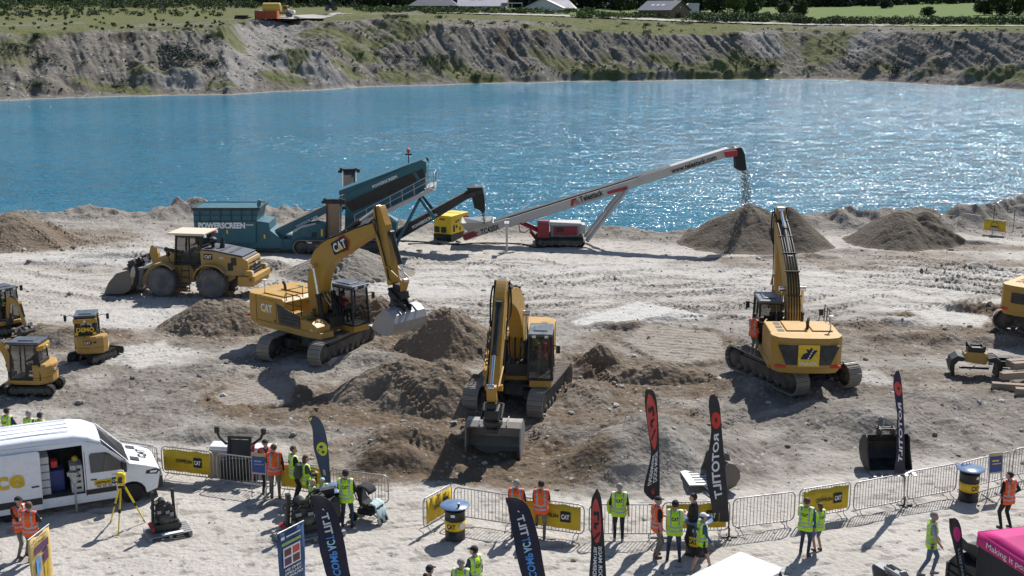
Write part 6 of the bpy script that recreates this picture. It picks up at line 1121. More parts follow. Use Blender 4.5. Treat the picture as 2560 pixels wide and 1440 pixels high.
vs('body_side', [(-4.05, .35), (-2.3, .30)] + arch(-1.83, .44) + [(-1.36, .28), (1.38, .28)] + arch(1.83, .44) + [(2.3, .30), (2.62, .42), (2.72, .95), (2.62, 1.14), (2.3, 1.26), (1.80, 1.42), (1.35, 1.86), (.98, 2.22), (-4.02, 2.45)], 'van_white', sd=-1)
# roof, nose and windscreen lofted across the van
def loft(secs, mats, name, parent=VT, sm=True):
    b = MB(); n = len(secs[0]); vs_ = [p for s_ in secs for p in s_]; b.add(vs_, [(i * n + k_, i * n + k_ + 1, (i + 1) * n + k_ + 1, (i + 1) * n + k_) for i in range(len(secs) - 1) for k_ in range(n - 1)], 0, sm); return b.build(name, mats, parent)
def rsec(x, zt, zs_, w_): return [(x, vy(zs_), zs_), (x, vy(zs_) * .985, zs_ + (zt - zs_) * .5), (x, -w_, zt - .04), (x, -w_ * .6, zt), (x, 0, zt + .02), (x, w_ * .6, zt), (x, w_, zt - .04), (x, -vy(zs_) * .985, zs_ + (zt - zs_) * .5), (x, -vy(zs_), zs_)]
loft([rsec(-4.04, 2.58, 2.45, .82), rsec(-3.8, 2.64, 2.45, .84), rsec(-1, 2.68, 2.43, .84), rsec(.2, 2.66, 2.40, .84), rsec(.6, 2.58, 2.36, .82), rsec(.95, 2.40, 2.24, .80), rsec(1.0, 2.34, 2.20, .80)], 'van_white', 'roof')
for k_ in range(4): q = MB(); q.box((-1.2, -.55 + .37 * k_, 2.695), (2.6, .05, .025)); q.build('roof_rib', 'van_white', t, .008)
loft([[(1.0 + f * .82, y * (.80 + f * .10), 2.34 - f * .92 + (.03 if abs(y) < .9 else 0)) for y in (-1, -.5, 0, .5, 1)] for f in (0, .5, 1)], 'windscreen', 'windscreen')
loft([[(1.0 + f * .82, y * (.80 + f * .10) + (0.075 * (1 if y > 0 else -1)) * k_, 2.35 - f * .92) for y, k_ in ((-1, 1), (-1, -.3))] for f in (0, .5, 1)], 'van_white', 'pillar'); loft([[(1.0 + f * .82, y * (.80 + f * .10) + .075 * k_, 2.35 - f * .92) for y, k_ in ((1, -.3), (1, 1))] for f in (0, .5, 1)], 'van_white', 'pillar')
bon = loft([[(1.80, y * .97, 1.42 + .06 * (1 - abs(y))) for y in (-1, -.7, 0, .7, 1)], [(2.3, y * .96, 1.26 + .07 * (1 - abs(y))) for y in (-1, -.7, 0, .7, 1)], [(2.62, y * .9, 1.12 + .05 * (1 - abs(y))) for y in (-1, -.7, 0, .7, 1)], [(2.74, y * .85, 1.0) for y in (-1, -.7, 0, .7, 1)]], 'van_white', 'bonnet')
for y in (-.55, .55): q = MB(); q.box((2.02, y, 1.395), (.28, .3, .02), rot=Matrix.Rotation(.3, 3, 'Y')); q.build('bonnet_vent', 'black_paint', bon)
q = MB(); put_text(q, 'CAT', (2.3, 0, 1.345), (0, 1, 0), (-1, 0, .2), .3, 0, .04); q.build('lettering', 'ink_black', bon)
b = MB(); b.prism([(2.66, -.85), (2.76, -.8), (2.76, .8), (2.66, .85)], .74, 1.0, 0, 'z'); b.build('grille', 'black_paint', t); b = MB(); b.prism([(2.2, -1.01), (2.6, -.98), (2.84, -.7), (2.88, 0), (2.84, .7), (2.6, .98), (2.2, 1.01)], .28, .74, 0, 'z'); b.build('bumper', 'black_paint', t, .04)
for sd in (1, -1): o = vs('headlight', [(2.28, .98), (2.62, .92), (2.69, 1.04), (2.6, 1.12), (2.3, 1.08)], 'black_paint', .012, sd); q = vwall([(2.4, 1.0), (2.6, .98), (2.64, 1.06), (2.42, 1.06)], .035, sd).build('lens', 'lamp_white', o)
b = MB(); b.box((-4.05, 0, 1.4), (.05, 1.9, 2.1)); b.build('rear_door', 'van_white', t)
for x in (-1.83, 1.83):
    for y in (-.90, .90):
        b = MB(); b.lathe([(.2, -.11), (.30, -.12), (.345, -.08), (.345, .08), (.30, .12), (.2, .11)], 28, 0, (x, y, .345), 'y'); wo = b.build('wheel', 'rubber_black', t); sg = 1 if y > 0 else -1
        b = MB(); b.lathe([(0, sg * .07), (.08, sg * .09), (.1, sg * .06), (.18, sg * .04), (.215, sg * .11), (.215, 0)], 24, 0, (x, y, .345), 'y'); b.build('rim', 'galvanised', wo)
vs('rub_strip', [(.44, .54), (1.36, .54), (1.36, .71), (.44, .71)], 'black_paint', .02); vs('cab_door_seam', [(.46, .5), (.475, .5), (.475, 2.05), (.46, 2.05)], 'black_paint', .016, th=.01)
win = vs('side_window', [(.62, 1.28), (1.62, 1.26), (1.68, 1.40), (1.22, 1.86), (1.1, 1.93), (.66, 1.95), (.60, 1.88)], 'van_glass', .018); vs('side_window', [(.62, 1.28), (1.62, 1.26), (1.68, 1.40), (1.22, 1.86), (1.1, 1.93), (.66, 1.95), (.60, 1.88)], 'van_glass', .018, -1)
q = vwall([(.60, 1.02), (.78, 1.02), (.78, 1.06), (.60, 1.06)], .035).build('door_handle', 'black_paint', t)
b = MB(); b.box((1.62, -1.18, 1.42), (.14, .24, .36)); b.box((1.6, -1.05, 1.32), (.08, .12, .08)); b.build('mirror', 'black_paint', t, .03)
fn_at = lambda x0, z0, o: (lambda a, b_: Vector((x0 + a, vy(z0 + b_, o), z0 + b_)))
q = MB(); sg_ = vwall([(.70, .80 + .02), (1.22, .80 + .02), (1.22, 1.0), (.70, 1.0)], .03); o = sg_.build('sign_panel', 'banner_yellow', t); q = MB(); put_text(q, 'ZEPPELIN', (0, 0, 0), (1, 0, 0), (0, 0, 1), .07, 0, .03, wid=.44, fn=fn_at(.96, .91, .038)); q.build('lettering', 'ink_black', o)
o = vwall([(1.23, .81), (1.45, .81), (1.45, 1.02), (1.23, 1.02)], .032).build('badge', 'ink_black', t); q = MB(); put_text(q, 'CAT', (0, 0, 0), (1, 0, 0), (0, 0, 1), .10, 0, .03, wid=.18, fn=fn_at(1.34, .915, .04)); q.build('lettering', 'ink_white', o)
q = MB(); put_text(q, '70 25 22 11', (0, 0, 0), (1, 0, 0), (0, 0, 1), .085, 0, .02, wid=.62, fn=fn_at(1.08, .78, .05)); q.build('lettering', 'ink_black', t); q = MB(); put_text(q, 'Rullende service', (0, 0, 0), (1, 0, 0), (0, 0, 1), .035, 0, .01, wid=.34, fn=fn_at(1.42, 1.13, .03)); q.build('lettering', 'ink_black', t)
# sliding door run back along the side, with the end of the word "service"
dr = vs('sliding_door', [(-2.15, .30), (-.85, .30), (-.83, 2.22), (-.9, 2.28), (-2.13, 2.28), (-2.15, 2.2)], 'van_white', .085); vs('rub_strip', [(-2.14, .50), (-.86, .50), (-.86, .72), (-2.14, .72)], 'black_paint', .105, 1, dr)
q = MB(); put_text(q, 'service', (0, 0, 0), (1, 0, 0), (0, 0, 1), .60, 0, .03, wid=2.6, fn=lambda a, b_: fn_at(-2.62, 1.46, .118 if a > .45 else .03)(a, b_)); q.build('lettering', 'banner_yellow', dr); q = vwall([(-1.14, 1.10), (-.92, 1.10), (-.92, 1.15), (-1.14, 1.15)], .12).build('door_handle', 'black_paint', dr)
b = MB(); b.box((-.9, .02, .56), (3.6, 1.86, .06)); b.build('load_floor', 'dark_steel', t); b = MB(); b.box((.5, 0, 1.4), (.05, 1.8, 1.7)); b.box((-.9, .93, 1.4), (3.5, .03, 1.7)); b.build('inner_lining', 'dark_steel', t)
b = MB(); [b.box((-.72, -.45, .75 + .27 * k_), (.3, .6, .24)) for k_ in range(5)]; b.build('shelf_unit', 'wall_white', t, .02)
b = MB(); b.box((.22, -.5, 1.05), (.36, .6, .95)); du = b.build('drawer_unit', 'wall_white', t, .02)
for k_ in range(4): q = MB(); q.box((.26, -.81, .75 + .21 * k_), (.14, .03, .07)); q.build('drawer_front', 'black_paint', du)
b = MB(); b.box((-.35, -.2, .95), (.45, .5, .75)); b.build('tool_chest', 'blue_paint', t, .03); b = MB(); b.box((-.4, -.2, 1.5), (.22, .3, .25)); b.build('tool_box', 'lamp_red', t, .03); b = MB(); b.ell((.2, -.7, 1.75), (.1, .1, .1)); b.build('hard_hat', 'banner_yellow', t)
b = MB(); b.box((-.1, -.5, 2.2), (.25, .06, .03)); b.build('roof_lamp', 'lamp_white', t)
for y in (-.45, .45): b = MB(); b.box((.8, y, 1.0), (.5, .5, .16)); b.box((.6, y, 1.4), (.14, .48, .7)); b.ell((.6, y, 1.82), (.07, .14, .12)); b.build('seat', 'cloth_grey', t, .04)
b = MB(); b.lathe([(.17, -.015), (.2, 0), (.17, .015)], 20, 0, (1.3, .45, 1.3), 'x'); b.box((1.55, 0, 1.2), (.3, 1.7, .3)); b.build('dashboard', 'black_paint', t, .03)
p = gp(193, 1285); b = MB(); b.cyl((0, 0, 0), (0, 0, .95), .03, n=10); b.tube([(0, 0, .9), (-.18, .05, 1.25)], .02); b.tube([(0, 0, .9), (.16, .02, 1.2)], .02); b.box((-.02, 0, 1.32), (.3, .2, .12)); b.box((.0, .05, 1.5), (.14, .12, .14)); o = b.build('gauge_pole', 'galvanised'); o.location = p; tag(o, 'slim silver pole with a forked instrument head standing at the open van door', 'pole')

VT.scale = (.975, 1, .925)
# ---------------------------------------------------------------- crowd barriers
def barrier_proto(L=2.08, H=1.10):
    b = MB(); r = .17; z0 = .20
    loop = []
    for cx, cz, a0 in ((L / 2 - r, H - r, 0), (-L / 2 + r, H - r, 90), (-L / 2 + r, z0 + r, 180), (L / 2 - r, z0 + r, 270)):
        for k_ in range(5): a = R(a0 + k_ * 22.5); loop.append((cx + r * math.cos(a), 0, cz + r * math.sin(a)))
    b.tube(loop + [loop[0]], .021, 8); fr = b
    bars = MB(); n = 17
    for i in range(n): x = -L / 2 + .12 + i * (L - .24) / (n - 1); e = 0 if abs(x) < L / 2 - r else .06; bars.cyl((x, 0, z0 + e), (x, 0, H - e), .0105, n=5)
    ft = MB()
    return fr, bars
_fr, _bars = barrier_proto(); BF = _fr.build('frame', 'galvanised'); BB = _bars.build('bars', 'galvanised')
def foot(x):
    b = MB(); b.tube([(x, 0, .21), (x - .05, -.12, .12), (x, -.30, .02)], .016, 6); b.tube([(x, 0, .21), (x + .05, .12, .12), (x, .30, .02)], .016, 6); return b
BFT = [foot(x).build('foot', 'galvanised') for x in (-.78, .78)]
for o in [BF, BB] + BFT: col.objects.unlink(o)
def banner_on(t, kind='zep'):
    b = MB(); n = 14; L = 1.86; vs_ = []
    for i in range(n + 1):
        x = -L / 2 + i * L / n; y = -.035 - .018 * math.sin(i * 1.7) - .02 * (i in (0, 1, n)); vs_ += [(x, y, .30), (x, y - .01 * math.sin(i * .9), .68), (x, y, 1.04 - .015 * math.sin(i * 1.1))]
    b.add(vs_, [(i * 3 + k_, (i + 1) * 3 + k_, (i + 1) * 3 + k_ + 1, i * 3 + k_ + 1) for i in range(n) for k_ in range(2)], 0, True); o = b.build('banner', 'banner_yellow', t); m = o.modifiers.new('thick', 'SOLIDIFY'); m.thickness = .006
    if kind == 'zep':
        q = MB(); put_text(q, 'ZEPPELIN', (-.10, -.085, .69), (1, 0, 0), (0, 0, 1), .11, 0, .03, wid=.66); q.build('lettering', 'ink_black', o)
        q = MB(); q.box((.46, -.078, .69), (.32, .012, .32)); bd = q.build('badge', 'ink_black', o); q = MB(); put_text(q, 'CAT', (.46, -.090, .69), (1, 0, 0), (0, 0, 1), .15, 0, .04, wid=.26); q.build('lettering', 'ink_white', o)
        q = MB()
        for a in (((-.70, .48), (.70, .487)), ((-.70, .89), (.70, .897)), ((-.70, .48), (-.692, .897)), ((.692, .48), (.70, .897))): q.add([(a[0][0], -.083, a[0][1]), (a[1][0], -.083, a[0][1]), (a[1][0], -.083, a[1][1]), (a[0][0], -.083, a[1][1])], [(0, 1, 2, 3)])
        q.build('printed_frame', 'flag_lime', o)
    else:
        q = MB(); q.add([(.38 * math.cos(a), -.08, .5 + .48 * math.sin(a)) for a in np.linspace(0, math.pi, 14)] + [(.35 * math.cos(a), -.08, .5 + .45 * math.sin(a)) for a in np.linspace(math.pi, 0, 14)], [tuple(range(28))]); q.build('emblem', 'ink_black', o)
        q = MB(); q.add([(-.3, -.08, .58), (-.15, -.08, .68), (0, -.08, .62), (.15, -.08, .68), (.3, -.08, .58)], [(0, 4, 3, 2, 1)]); q.build('emblem', 'ink_black', o); q = MB(); q.box((0, -.075, .44), (.7, .008, .22)); q.build('plate', 'conveyor_grey', o)
def barrier(p0, p1, label, ban=None, xtra=0., sc_=None):
    c = (p0 + p1) / 2; a = math.degrees(math.atan2(p1.y - p0.y, p1.x - p0.x)); t = thing('crowd_barrier', label, 'barrier', (c.x, c.y, gz(c.x, c.y) + xtra), a, 'steel crowd barriers')
    s_ = (p1 - p0).length / 2.14
    for o in [BF, BB] + BFT: k_ = o.copy(); k_.parent = t; col.objects.link(k_)
    t.scale = (s_, 1, 1)
    if ban: banner_on(t, ban)
    return t
for a, b_, lab, ban in [((300, 1180), (398, 1197), 'steel crowd barrier half hidden behind the nose of the white van', None), ((406, 1197), (538, 1213), 'steel barrier with yellow banner just right of the white van', 'zep'), ((543, 1216), (694, 1236), 'bare steel barrier in front of the white tilt bucket', None), ((698, 1237), (822, 1252), 'steel barrier with yellow banner behind the people at the left table', 'zep'), ((826, 1254), (974, 1274), 'bare steel barrier behind the pushchair', None),
    ((1058, 1334), (1130, 1292), 'steel barrier turned end-on at the gap, yellow banner seen edge-on', 'zep'), ((1134, 1300), (1294, 1325), 'bare steel barrier right of the near drum table', None), ((1298, 1326), (1462, 1350), 'steel barrier with yellow banner behind the two men in orange vests', 'zep'), ((1470, 1347), (1648, 1347), 'bare steel barrier behind the lone man in a yellow vest', None), ((1652, 1343), (1824, 1338), 'steel barrier with yellow banner behind the group of four talking', 'zep'),
    ((1828, 1334), (1986, 1314), 'bare steel barrier left of the woman with the denim coat', None), ((1993, 1312), (2124, 1290), 'steel barrier with yellow banner behind the woman and child', 'zep'), ((2130, 1290), (2260, 1264), 'bare steel barrier left of the tall flag beside the black bucket', None), ((2264, 1262), (2389, 1238), 'bare steel barrier between the tall flag and the drum table', None), ((2394, 1238), (2521, 1206), 'steel barrier behind the drum table and the blue sign at the right', None), ((2526, 1206), (2650, 1178), 'steel barrier cut off by the right edge of the photo', None),
    ((2330, 566), (2390, 570), 'leftmost steel barrier of the row on the far side by the lake', None), ((2394, 573), (2452, 582), 'steel barrier left of the yellow banner on the far side by the lake', None), ((2455, 583), (2517, 591), 'steel barrier with yellow banner on the far side by the lake', 'arch'), ((2520, 592), (2585, 600), 'steel barrier cut by the right edge on the far side by the lake', None)]:
    barrier(gp(*a), gp(*b_), lab, ban)
for (px, py, y0, lab) in ((2481, 583, 513, 'thin dark pole standing behind the far yellow banner'), (2533, 575, 526, 'thin dark pole at the right of the far yellow banner')):
    p = gp(px, py); b = MB(); b.cyl((0, 0, 0), (0, 0, (py - y0) / 34), .03, n=8); b.box((0, 0, .3), (.5, .04, .04)); o = b.build('pole', 'dark_steel'); o.location = (p.x, p.y, gz(p.x, p.y)); tag(o, lab, 'pole')
# ---------------------------------------------------------------- oil-drum tables
def drum(px, py, label, rz, extra=None):
    p = gpt(px, py); t = thing('drum_table', label, 'table', p, rz, 'bar tables made of oil drums'); r = .295
    pr = lambda z0, z1: [(r, z0), (r, z0 + (z1 - z0) * .9), (r + .014, z0 + (z1 - z0) * .95), (r, z1)]
    b = MB(); b.lathe([(0, 0), (r + .012, 0), (r + .012, .02), (r, .03), (r, .28), (r + .014, .30), (r, .32)], 30, 0); b.lathe([(r, .60), (r + .014, .62), (r, .64), (r, .87), (r + .012, .88), (r + .012, .90), (0, .90)], 30, 0); b.build('drum', 'black_paint', t)
    b = MB(); b.lathe([(r - .02, .318), (r + .004, .32), (r + .004, .60), (r - .02, .602)], 30, 0); bd = b.build('band', 'ink_yellow', t)
    q = MB(); cyl = lambda a0, z0: (lambda a, b_: Vector(((r + .012) * math.sin((a + a0) / r), -(r + .012) * math.cos((a + a0) / r), z0 + b_)))
    for a0 in (-.16, .77, -1.1): put_text(q, 'CAT', (0, 0, 0), (1, 0, 0), (0, 0, 1), .15, 0, .04, wid=.27, fn=cyl(a0, .46))
    q.build('lettering', 'ink_black', bd)
    b = MB(); cf = cyl(.2, .46); b.add([cf(a, c_) for a in (-.09, 0, .09) for c_ in (-.08, .08)], [(0, 2, 3, 1), (2, 4, 5, 3)]); b.build('paper', 'ink_white', t); b = MB(); cf = cyl(-.1, .80); b.add([cf(a, c_) for a in (-.06, .06) for c_ in (-.04, .04)], [(0, 2, 3, 1)]); b.build('paper', 'ink_white', t)
    b = MB(); b.cyl((0, 0, .90), (0, 0, 1.02), .06, n=12); b.build('neck', 'dark_steel', t); b = MB(); b.lathe([(0, 1.02), (.43, 1.02), (.44, 1.03), (.43, 1.045), (0, 1.045)], 40); b.build('table_top', 'table_blue', t)
    return t, p
t, p = drum(1138, 1345, 'black and yellow drum table with a cup on its blue top, by the end-on barrier', 10)
b = MB(); b.lathe([(0, 0), (.03, 0), (.038, .11), (.0, .11)], 14); b.lathe([(.04, .11), (.04, .13), (0, .132)], 14, 1); o = b.build('coffee_cup', ['black_paint', 'ink_white']); o.location = (p.x + .12, p.y - .2, p.z + 1.046); tag(o, 'dark paper cup with white lid standing on the drum table by the end-on barrier', 'cup')
drum(2420, 1248, 'black and yellow drum table with a bare blue top, beside the blue sign', 50)
t, p = drum(836, 1300, 'drum table with a blue top between the family and the man by the pushchair', 20)
b = MB(); b.box((0, 0, .004), (.3, .22, .006), rot=Matrix.Rotation(.4, 3, 'Z')); b.box((.05, .02, .012), (.16, .1, .01)); o = b.build('leaflet', 'cloth_black'); o.location = (p.x - .05, p.y, p.z + 1.047); tag(o, 'dark leaflets lying on the drum table beside the family', 'leaflet')
drum(1740, 1383, 'drum table mostly hidden between the men talking at the barrier', 0)
# ---------------------------------------------------------------- sign stands
def sign_stand(px, py, label, rz):
    p = gpt(px, py); t = thing('sign_stand', label, 'sign', p, rz, 'blue sign boards on steel stands'); b = MB()
    for x in (-.25, .25): b.tube([(x, 0, 0), (x * .8, .12, 1.45)], .018, 6); b.tube([(x, 0, .02), (x, -.45, .02)], .018, 6); b.tube([(x, .3, .02), (x, 0, .02)], .018, 6)
    b.build('stand', 'galvanised', t); X = Matrix.Translation((0, .085, 1.12)) @ Matrix.Rotation(-.083, 4, 'X'); b = MB(); b.X = X; b.box((0, 0, 0), (.5, .02, .68)); bo = b.build('board', 'galvanised', t)
    b = MB(); b.X = X; b.box((0, -.013, -.03), (.44, .01, .52)); b.build('poster', 'sign_blue', bo); b = MB(); b.X = X; b.box((0, -.013, .28), (.44, .01, .09)); b.build('header', 'banner_gold', bo); b = MB(); b.X = X; b.box((.02, -.02, -.02), (.30, .006, .03)); b.box((-.02, -.02, .08), (.24, .006, .05)); b.build('print', 'ink_yellow' if rz > 0 else 'cloth_lightblue', bo)
sign_stand(648, 1245, 'blue poster board on a steel stand left of the man in the orange vest', -12); sign_stand(2486, 1243, 'blue poster board on a steel stand right of the drum table', 14)
# ---------------------------------------------------------------- feather flags
def feather(name, label, pole, base_py, edge, art, mat, matname_edge='flag_black', Yoff=0., group='tall feather flags', base=None):
    """pole: photo pixels bottom to top along the mast; edge: free edge pixels bottom to top; cloth hangs between, at the mast's own distance"""
    p = gp(*base) if base else gpt(pole[0][0], base_py); Y = p.y
    t = thing('feather_flag', label, 'flag', (p.x, p.y, gz(p.x, p.y)), 0, group); z0 = gz(p.x, p.y)
    loc = lambda q: (lambda w_: Vector((w_.x - p.x, 0, w_.z - z0)))(atY(q[0], q[1], Y))
    n = 26
    def res(L):
        C = bezel([loc(q) for q in L], 8); s_ = np.r_[0, np.cumsum([(C[i + 1] - C[i]).length for i in range(len(C) - 1)])]; return [Vector([np.interp(v, s_, [c[k_] for c in C]) for k_ in range(3)]) for v in np.linspace(0, s_[-1], n)]
    A, B = res(pole), res(edge); b = MB(); m_ = 6; G = []
    for i in range(n):
        row = []
        for j in range(m_ + 1):
            f = j / m_; q = A[i].lerp(B[i], f); wv = math.sin(i * .55 + f * 2.4) * .05 * f + math.sin(i * 1.3 + f * 5) * .018 * f; row.append(Vector((q.x, q.y + wv - .10 * f * math.sin(i * .2), q.z)))
        G.append(row)
    b.add([v for r_ in G for v in r_], [(i * (m_ + 1) + j, i * (m_ + 1) + j + 1, (i + 1) * (m_ + 1) + j + 1, (i + 1) * (m_ + 1) + j) for i in range(n - 1) for j in range(m_)], 0, True); cl = b.build('flag_cloth', mat, t)
    b = MB(); P0 = A[0]; b.tube([Vector((0, .02, 0)), Vector((P0.x * .5, .02, P0.z * .5))] + [a + Vector((0, .02, 0)) for a in A], [.022, .022] + list(np.linspace(.02, .008, n)), 7); b.build('mast', 'flag_black', t); b = MB(); b.box((0, 0, .02), (.5, .08, .04)); b.box((0, 0, .02), (.08, .5, .04)); b.cyl((0, 0, 0), (0, 0, .3), .03, n=8); b.build('cross_base', 'dark_steel', t)
    def at_(u, v, o=.016):                                           # u along the mast 0..1 from bottom, v across from mast 0..1
        fi = min(max(u, 0), .9999) * (n - 1); i = int(fi); fj = min(max(v, 0), .9999) * m_; j = int(fj); a, c_ = fi - i, fj - j
        q = (G[i][j] * (1 - c_) + G[i][j + 1] * c_) * (1 - a) + (G[i + 1][j] * (1 - c_) + G[i + 1][j + 1] * c_) * a; return Vector((q.x, q.y - o, q.z))
    for kind, *g in art:
        q = MB()
        if kind == 'text':                                          # runs down the flag, seen from behind: mirrored
            body, u0, u1, v, hw_, m2 = g[:6]; flip = g[6] if len(g) > 6 else 1
            put_text(q, body, (0, 0, 0), (1, 0, 0), (0, 1, 0), 1., 0, .03, wid=1., fn=lambda a, b_: at_(u0 + (u1 - u0) * (a + .5), v + flip * b_ * hw_ * 2)); q.build('lettering', m2, cl)
        elif kind == 'ell': u, v, ru, rv, m2 = g; o_ = .010; C = [at_(u + ru * k_ * math.sin(a), v + rv * k_ * math.cos(a), o_) for k_ in (0.001, .35, .7, 1.) for a in np.linspace(0, 2 * math.pi, 28, endpoint=False)]; q.add(C, [(r_ * 28 + k_, r_ * 28 + (k_ + 1) % 28, (r_ + 1) * 28 + (k_ + 1) % 28, (r_ + 1) * 28 + k_) for r_ in range(3) for k_ in range(28)]); q.build('emblem', m2, cl)
        elif kind == 'poly': pts, m2 = g; q.add([at_(u, v, .02) for u, v in pts], [tuple(range(len(pts)))]); q.build('emblem', m2, cl)
    return t
swirl = lambda u, v, k_: ('poly', [(u - .02 * k_, v - .1), (u + .012 * k_, v - .16), (u + .02 * k_, v + .04), (u + .004 * k_, v + .02), (u + .01 * k_, v + .18), (u - .004 * k_, v + .05)], 'flag_black')
feather('feather_flag', 'slate-blue feather flag with a round yellow emblem behind the family', [(823, 1240), (823, 1180), (819, 1120), (811, 1075), (798, 1048), (786, 1040), (776, 1040)], 1262, [(816, 1215), (803, 1180), (790, 1140), (784, 1110), (780, 1080), (773, 1060), (769, 1046)],
    [('ell', .55, .42, .085, .40, 'flag_lime'), ('poly', [(.585, .3), (.60, .55), (.57, .62), (.55, .4)], 'flag_slate'), ('poly', [(.52, .25), (.535, .42), (.50, .5), (.49, .3)], 'flag_slate'), ('poly', [(.54, .62), (.555, .74), (.52, .72)], 'flag_slate'), ('text', 'ENGCON', .29, .22, .5, .12, 'ink_white'), ('poly', [(.97, .3), (.985, .9), (.93, .9), (.95, .5)], 'flag_lime')], 'flag_slate')
for lab, dx, dy in (('navy feather flag with white and blue lettering before the left drum table', 0, 0), ('navy feather flag with white and blue lettering before the men in orange', 489, 5)):
    D_ = lambda L: [(x + dx, y + dy) for x, y in L]
    feather('feather_flag', lab, D_([(902, 1560), (885, 1480), (872, 1430), (860, 1360), (848, 1310), (834, 1268), (820, 1250), (800, 1240), (788, 1239)]), 1600, D_([(846, 1540), (836, 1480), (815, 1430), (803, 1385), (795, 1340), (786, 1300), (780, 1265), (775, 1250), (774, 1243)]),
        [('text', 'COMP', .36, .545, .50, .17, 'ink_blue', -1), ('text', 'AC', .55, .63, .50, .17, 'ink_sky', -1), ('text', 'T', .635, .665, .50, .17, 'ink_blue', -1), ('text', 'TILT', .675, .83, .50, .17, 'ink_white', -1), ('poly', [(.85, .44), (.86, .56), (.87, .5)], 'ink_white')], 'flag_navy', base=(905 + dx, 1640 + dy))
J = lambda u, s_: [('poly', [(u + .055 * s_, .30), (u + .055 * s_, .78), (u + .03 * s_, .78), (u + .035 * s_, .45), (u - .0 * s_, .45), (u, .30)], 'flag_black'), ('poly', [(u - .01 * s_, .34), (u - .01 * s_, .70), (u - .04 * s_, .76), (u - .055 * s_, .55), (u - .045 * s_, .52), (u - .03 * s_, .6), (u - .022 * s_, .34)], 'flag_black'), ('poly', [(u - .065 * s_, .30), (u - .09 * s_, .6), (u - .105 * s_, .82), (u - .12 * s_, .74), (u - .1 * s_, .5), (u - .085 * s_, .28)], 'flag_black')]
feather('feather_flag', 'black flag with a long red oval behind the men talking at the barrier', [(1648, 1240), (1648, 1180), (1647, 1120), (1645, 1060), (1642, 1010), (1637, 985), (1630, 975), (1622, 972), (1617, 974)], 1345, [(1632, 1252), (1614, 1235), (1608, 1214), (1622, 1160), (1627, 1130), (1622, 1090), (1615, 1030), (1613, 1000), (1614, 978)],
    [('ell', .70, .52, .24, .44, 'flag_red')] + J(.74, 1.6) + [('text', 'UNDERMASKE', .15, .42, .62, .13, 'ink_white', -1), ('text', 'DOOR MADE', .15, .42, .28, .13, 'ink_white', -1), ('text', 'RPL', .05, .10, .5, .12, 'flag_red')], 'flag_black')
feather('feather_flag', 'black flag with a red oval at the bottom edge, nearest the lone man', [(1516, 1520), (1514, 1440), (1511, 1380), (1508, 1320), (1505, 1270), (1502, 1245), (1497, 1230), (1493, 1222)], 1560, [(1474, 1510), (1472, 1440), (1477, 1380), (1477, 1320), (1478, 1280), (1479, 1260), (1482, 1245), (1490, 1228)],
    [('ell', .73, .55, .185, .40, 'flag_red')] + J(.735, 1.35) + [('text', 'UNDERMATER', .22, .52, .68, .12, 'ink_white', -1), ('text', 'DOOR MADE', .22, .52, .32, .13, 'ink_white', -1)], 'flag_black', base=(1518, 1600))
feather('feather_flag', 'tall black feather flag with large white lettering, behind the woman in shorts', [(1822, 1305), (1818, 1240), (1812, 1170), (1806, 1100), (1802, 1050), (1799, 1015), (1793, 995), (1785, 986)], 1344, [(1786, 1306), (1775, 1250), (1765, 1190), (1770, 1130), (1778, 1080), (1776, 1040), (1773, 1010), (1775, 992)],
    [('ell', .80, .46, .062, .44, 'lamp_red'), swirl(.80, .5, 1.3), ('text', 'ROTOTILT', .70, .20, .5, .22, 'ink_white', 1)], 'flag_black')
feather('feather_flag', 'slim dark feather flag with white lettering beside the black bucket at the right', [(2261, 1195), (2261, 1140), (2260, 1080), (2258, 1020), (2255, 970), (2251, 940), (2247, 927)], 1263, [(2236, 1180), (2237, 1140), (2240, 1090), (2241, 1040), (2238, 990), (2237, 950), (2241, 930)],
    [('ell', .83, .50, .065, .42, 'flag_red'), swirl(.83, .5, 1.2), ('text', 'ROTOTILT', .70, .13, .5, .24, 'ink_white', 1)], 'flag_navy')
feather('feather_flag', 'small dark feather flag with a faded pink emblem left of the magenta tent', [(2420, 1520), (2415, 1440), (2407, 1380), (2404, 1330), (2397, 1305), (2388, 1296), (2377, 1297)], 1520, [(2402, 1520), (2397, 1440), (2388, 1390), (2382, 1350), (2378, 1320), (2376, 1308), (2375, 1299)],
    [('ell', .80, .45, .075, .34, 'tent_magenta'), ('text', 'STEELWRIST', .66, .25, .5, .18, 'cloth_lightblue', 1)], 'flag_black', base=(2422, 1540))
# ---------------------------------------------------------------- people
def cap_mesh(b, p0, p1, r0, r1, sx=1.):
    p0, p1 = Vector(p0), Vector(p1); d = p1 - p0; L = d.length
    d = d / L if L > 1e-6 else Vector((0, 0, 1)); a = d.orthogonal().normalized(); c = d.cross(a); n = 12; V = []; rows = []
    for k_ in range(4): f = math.pi / 2 * k_ / 4; rows.append((p0 - d * r0 * math.cos(f), r0 * math.sin(f)))
    rows += [(p0, r0), (p1, r1)]
    for k_ in range(1, 5): f = math.pi / 2 * k_ / 4; rows.append((p1 + d * r1 * math.sin(f), r1 * math.cos(f)))
    for q, r in rows: r = max(r, .0005); V += [q + (a * math.cos(t_ * 2 * math.pi / n) + c * math.sin(t_ * 2 * math.pi / n)) * r for t_ in range(n)]
    m = len(rows); b.add(V, [(i * n + k_, i * n + (k_ + 1) % n, (i + 1) * n + (k_ + 1) % n, (i + 1) * n + k_) for i in range(m - 1) for k_ in range(n)] + [tuple(range(n))[::-1], tuple(range((m - 1) * n, m * n))])
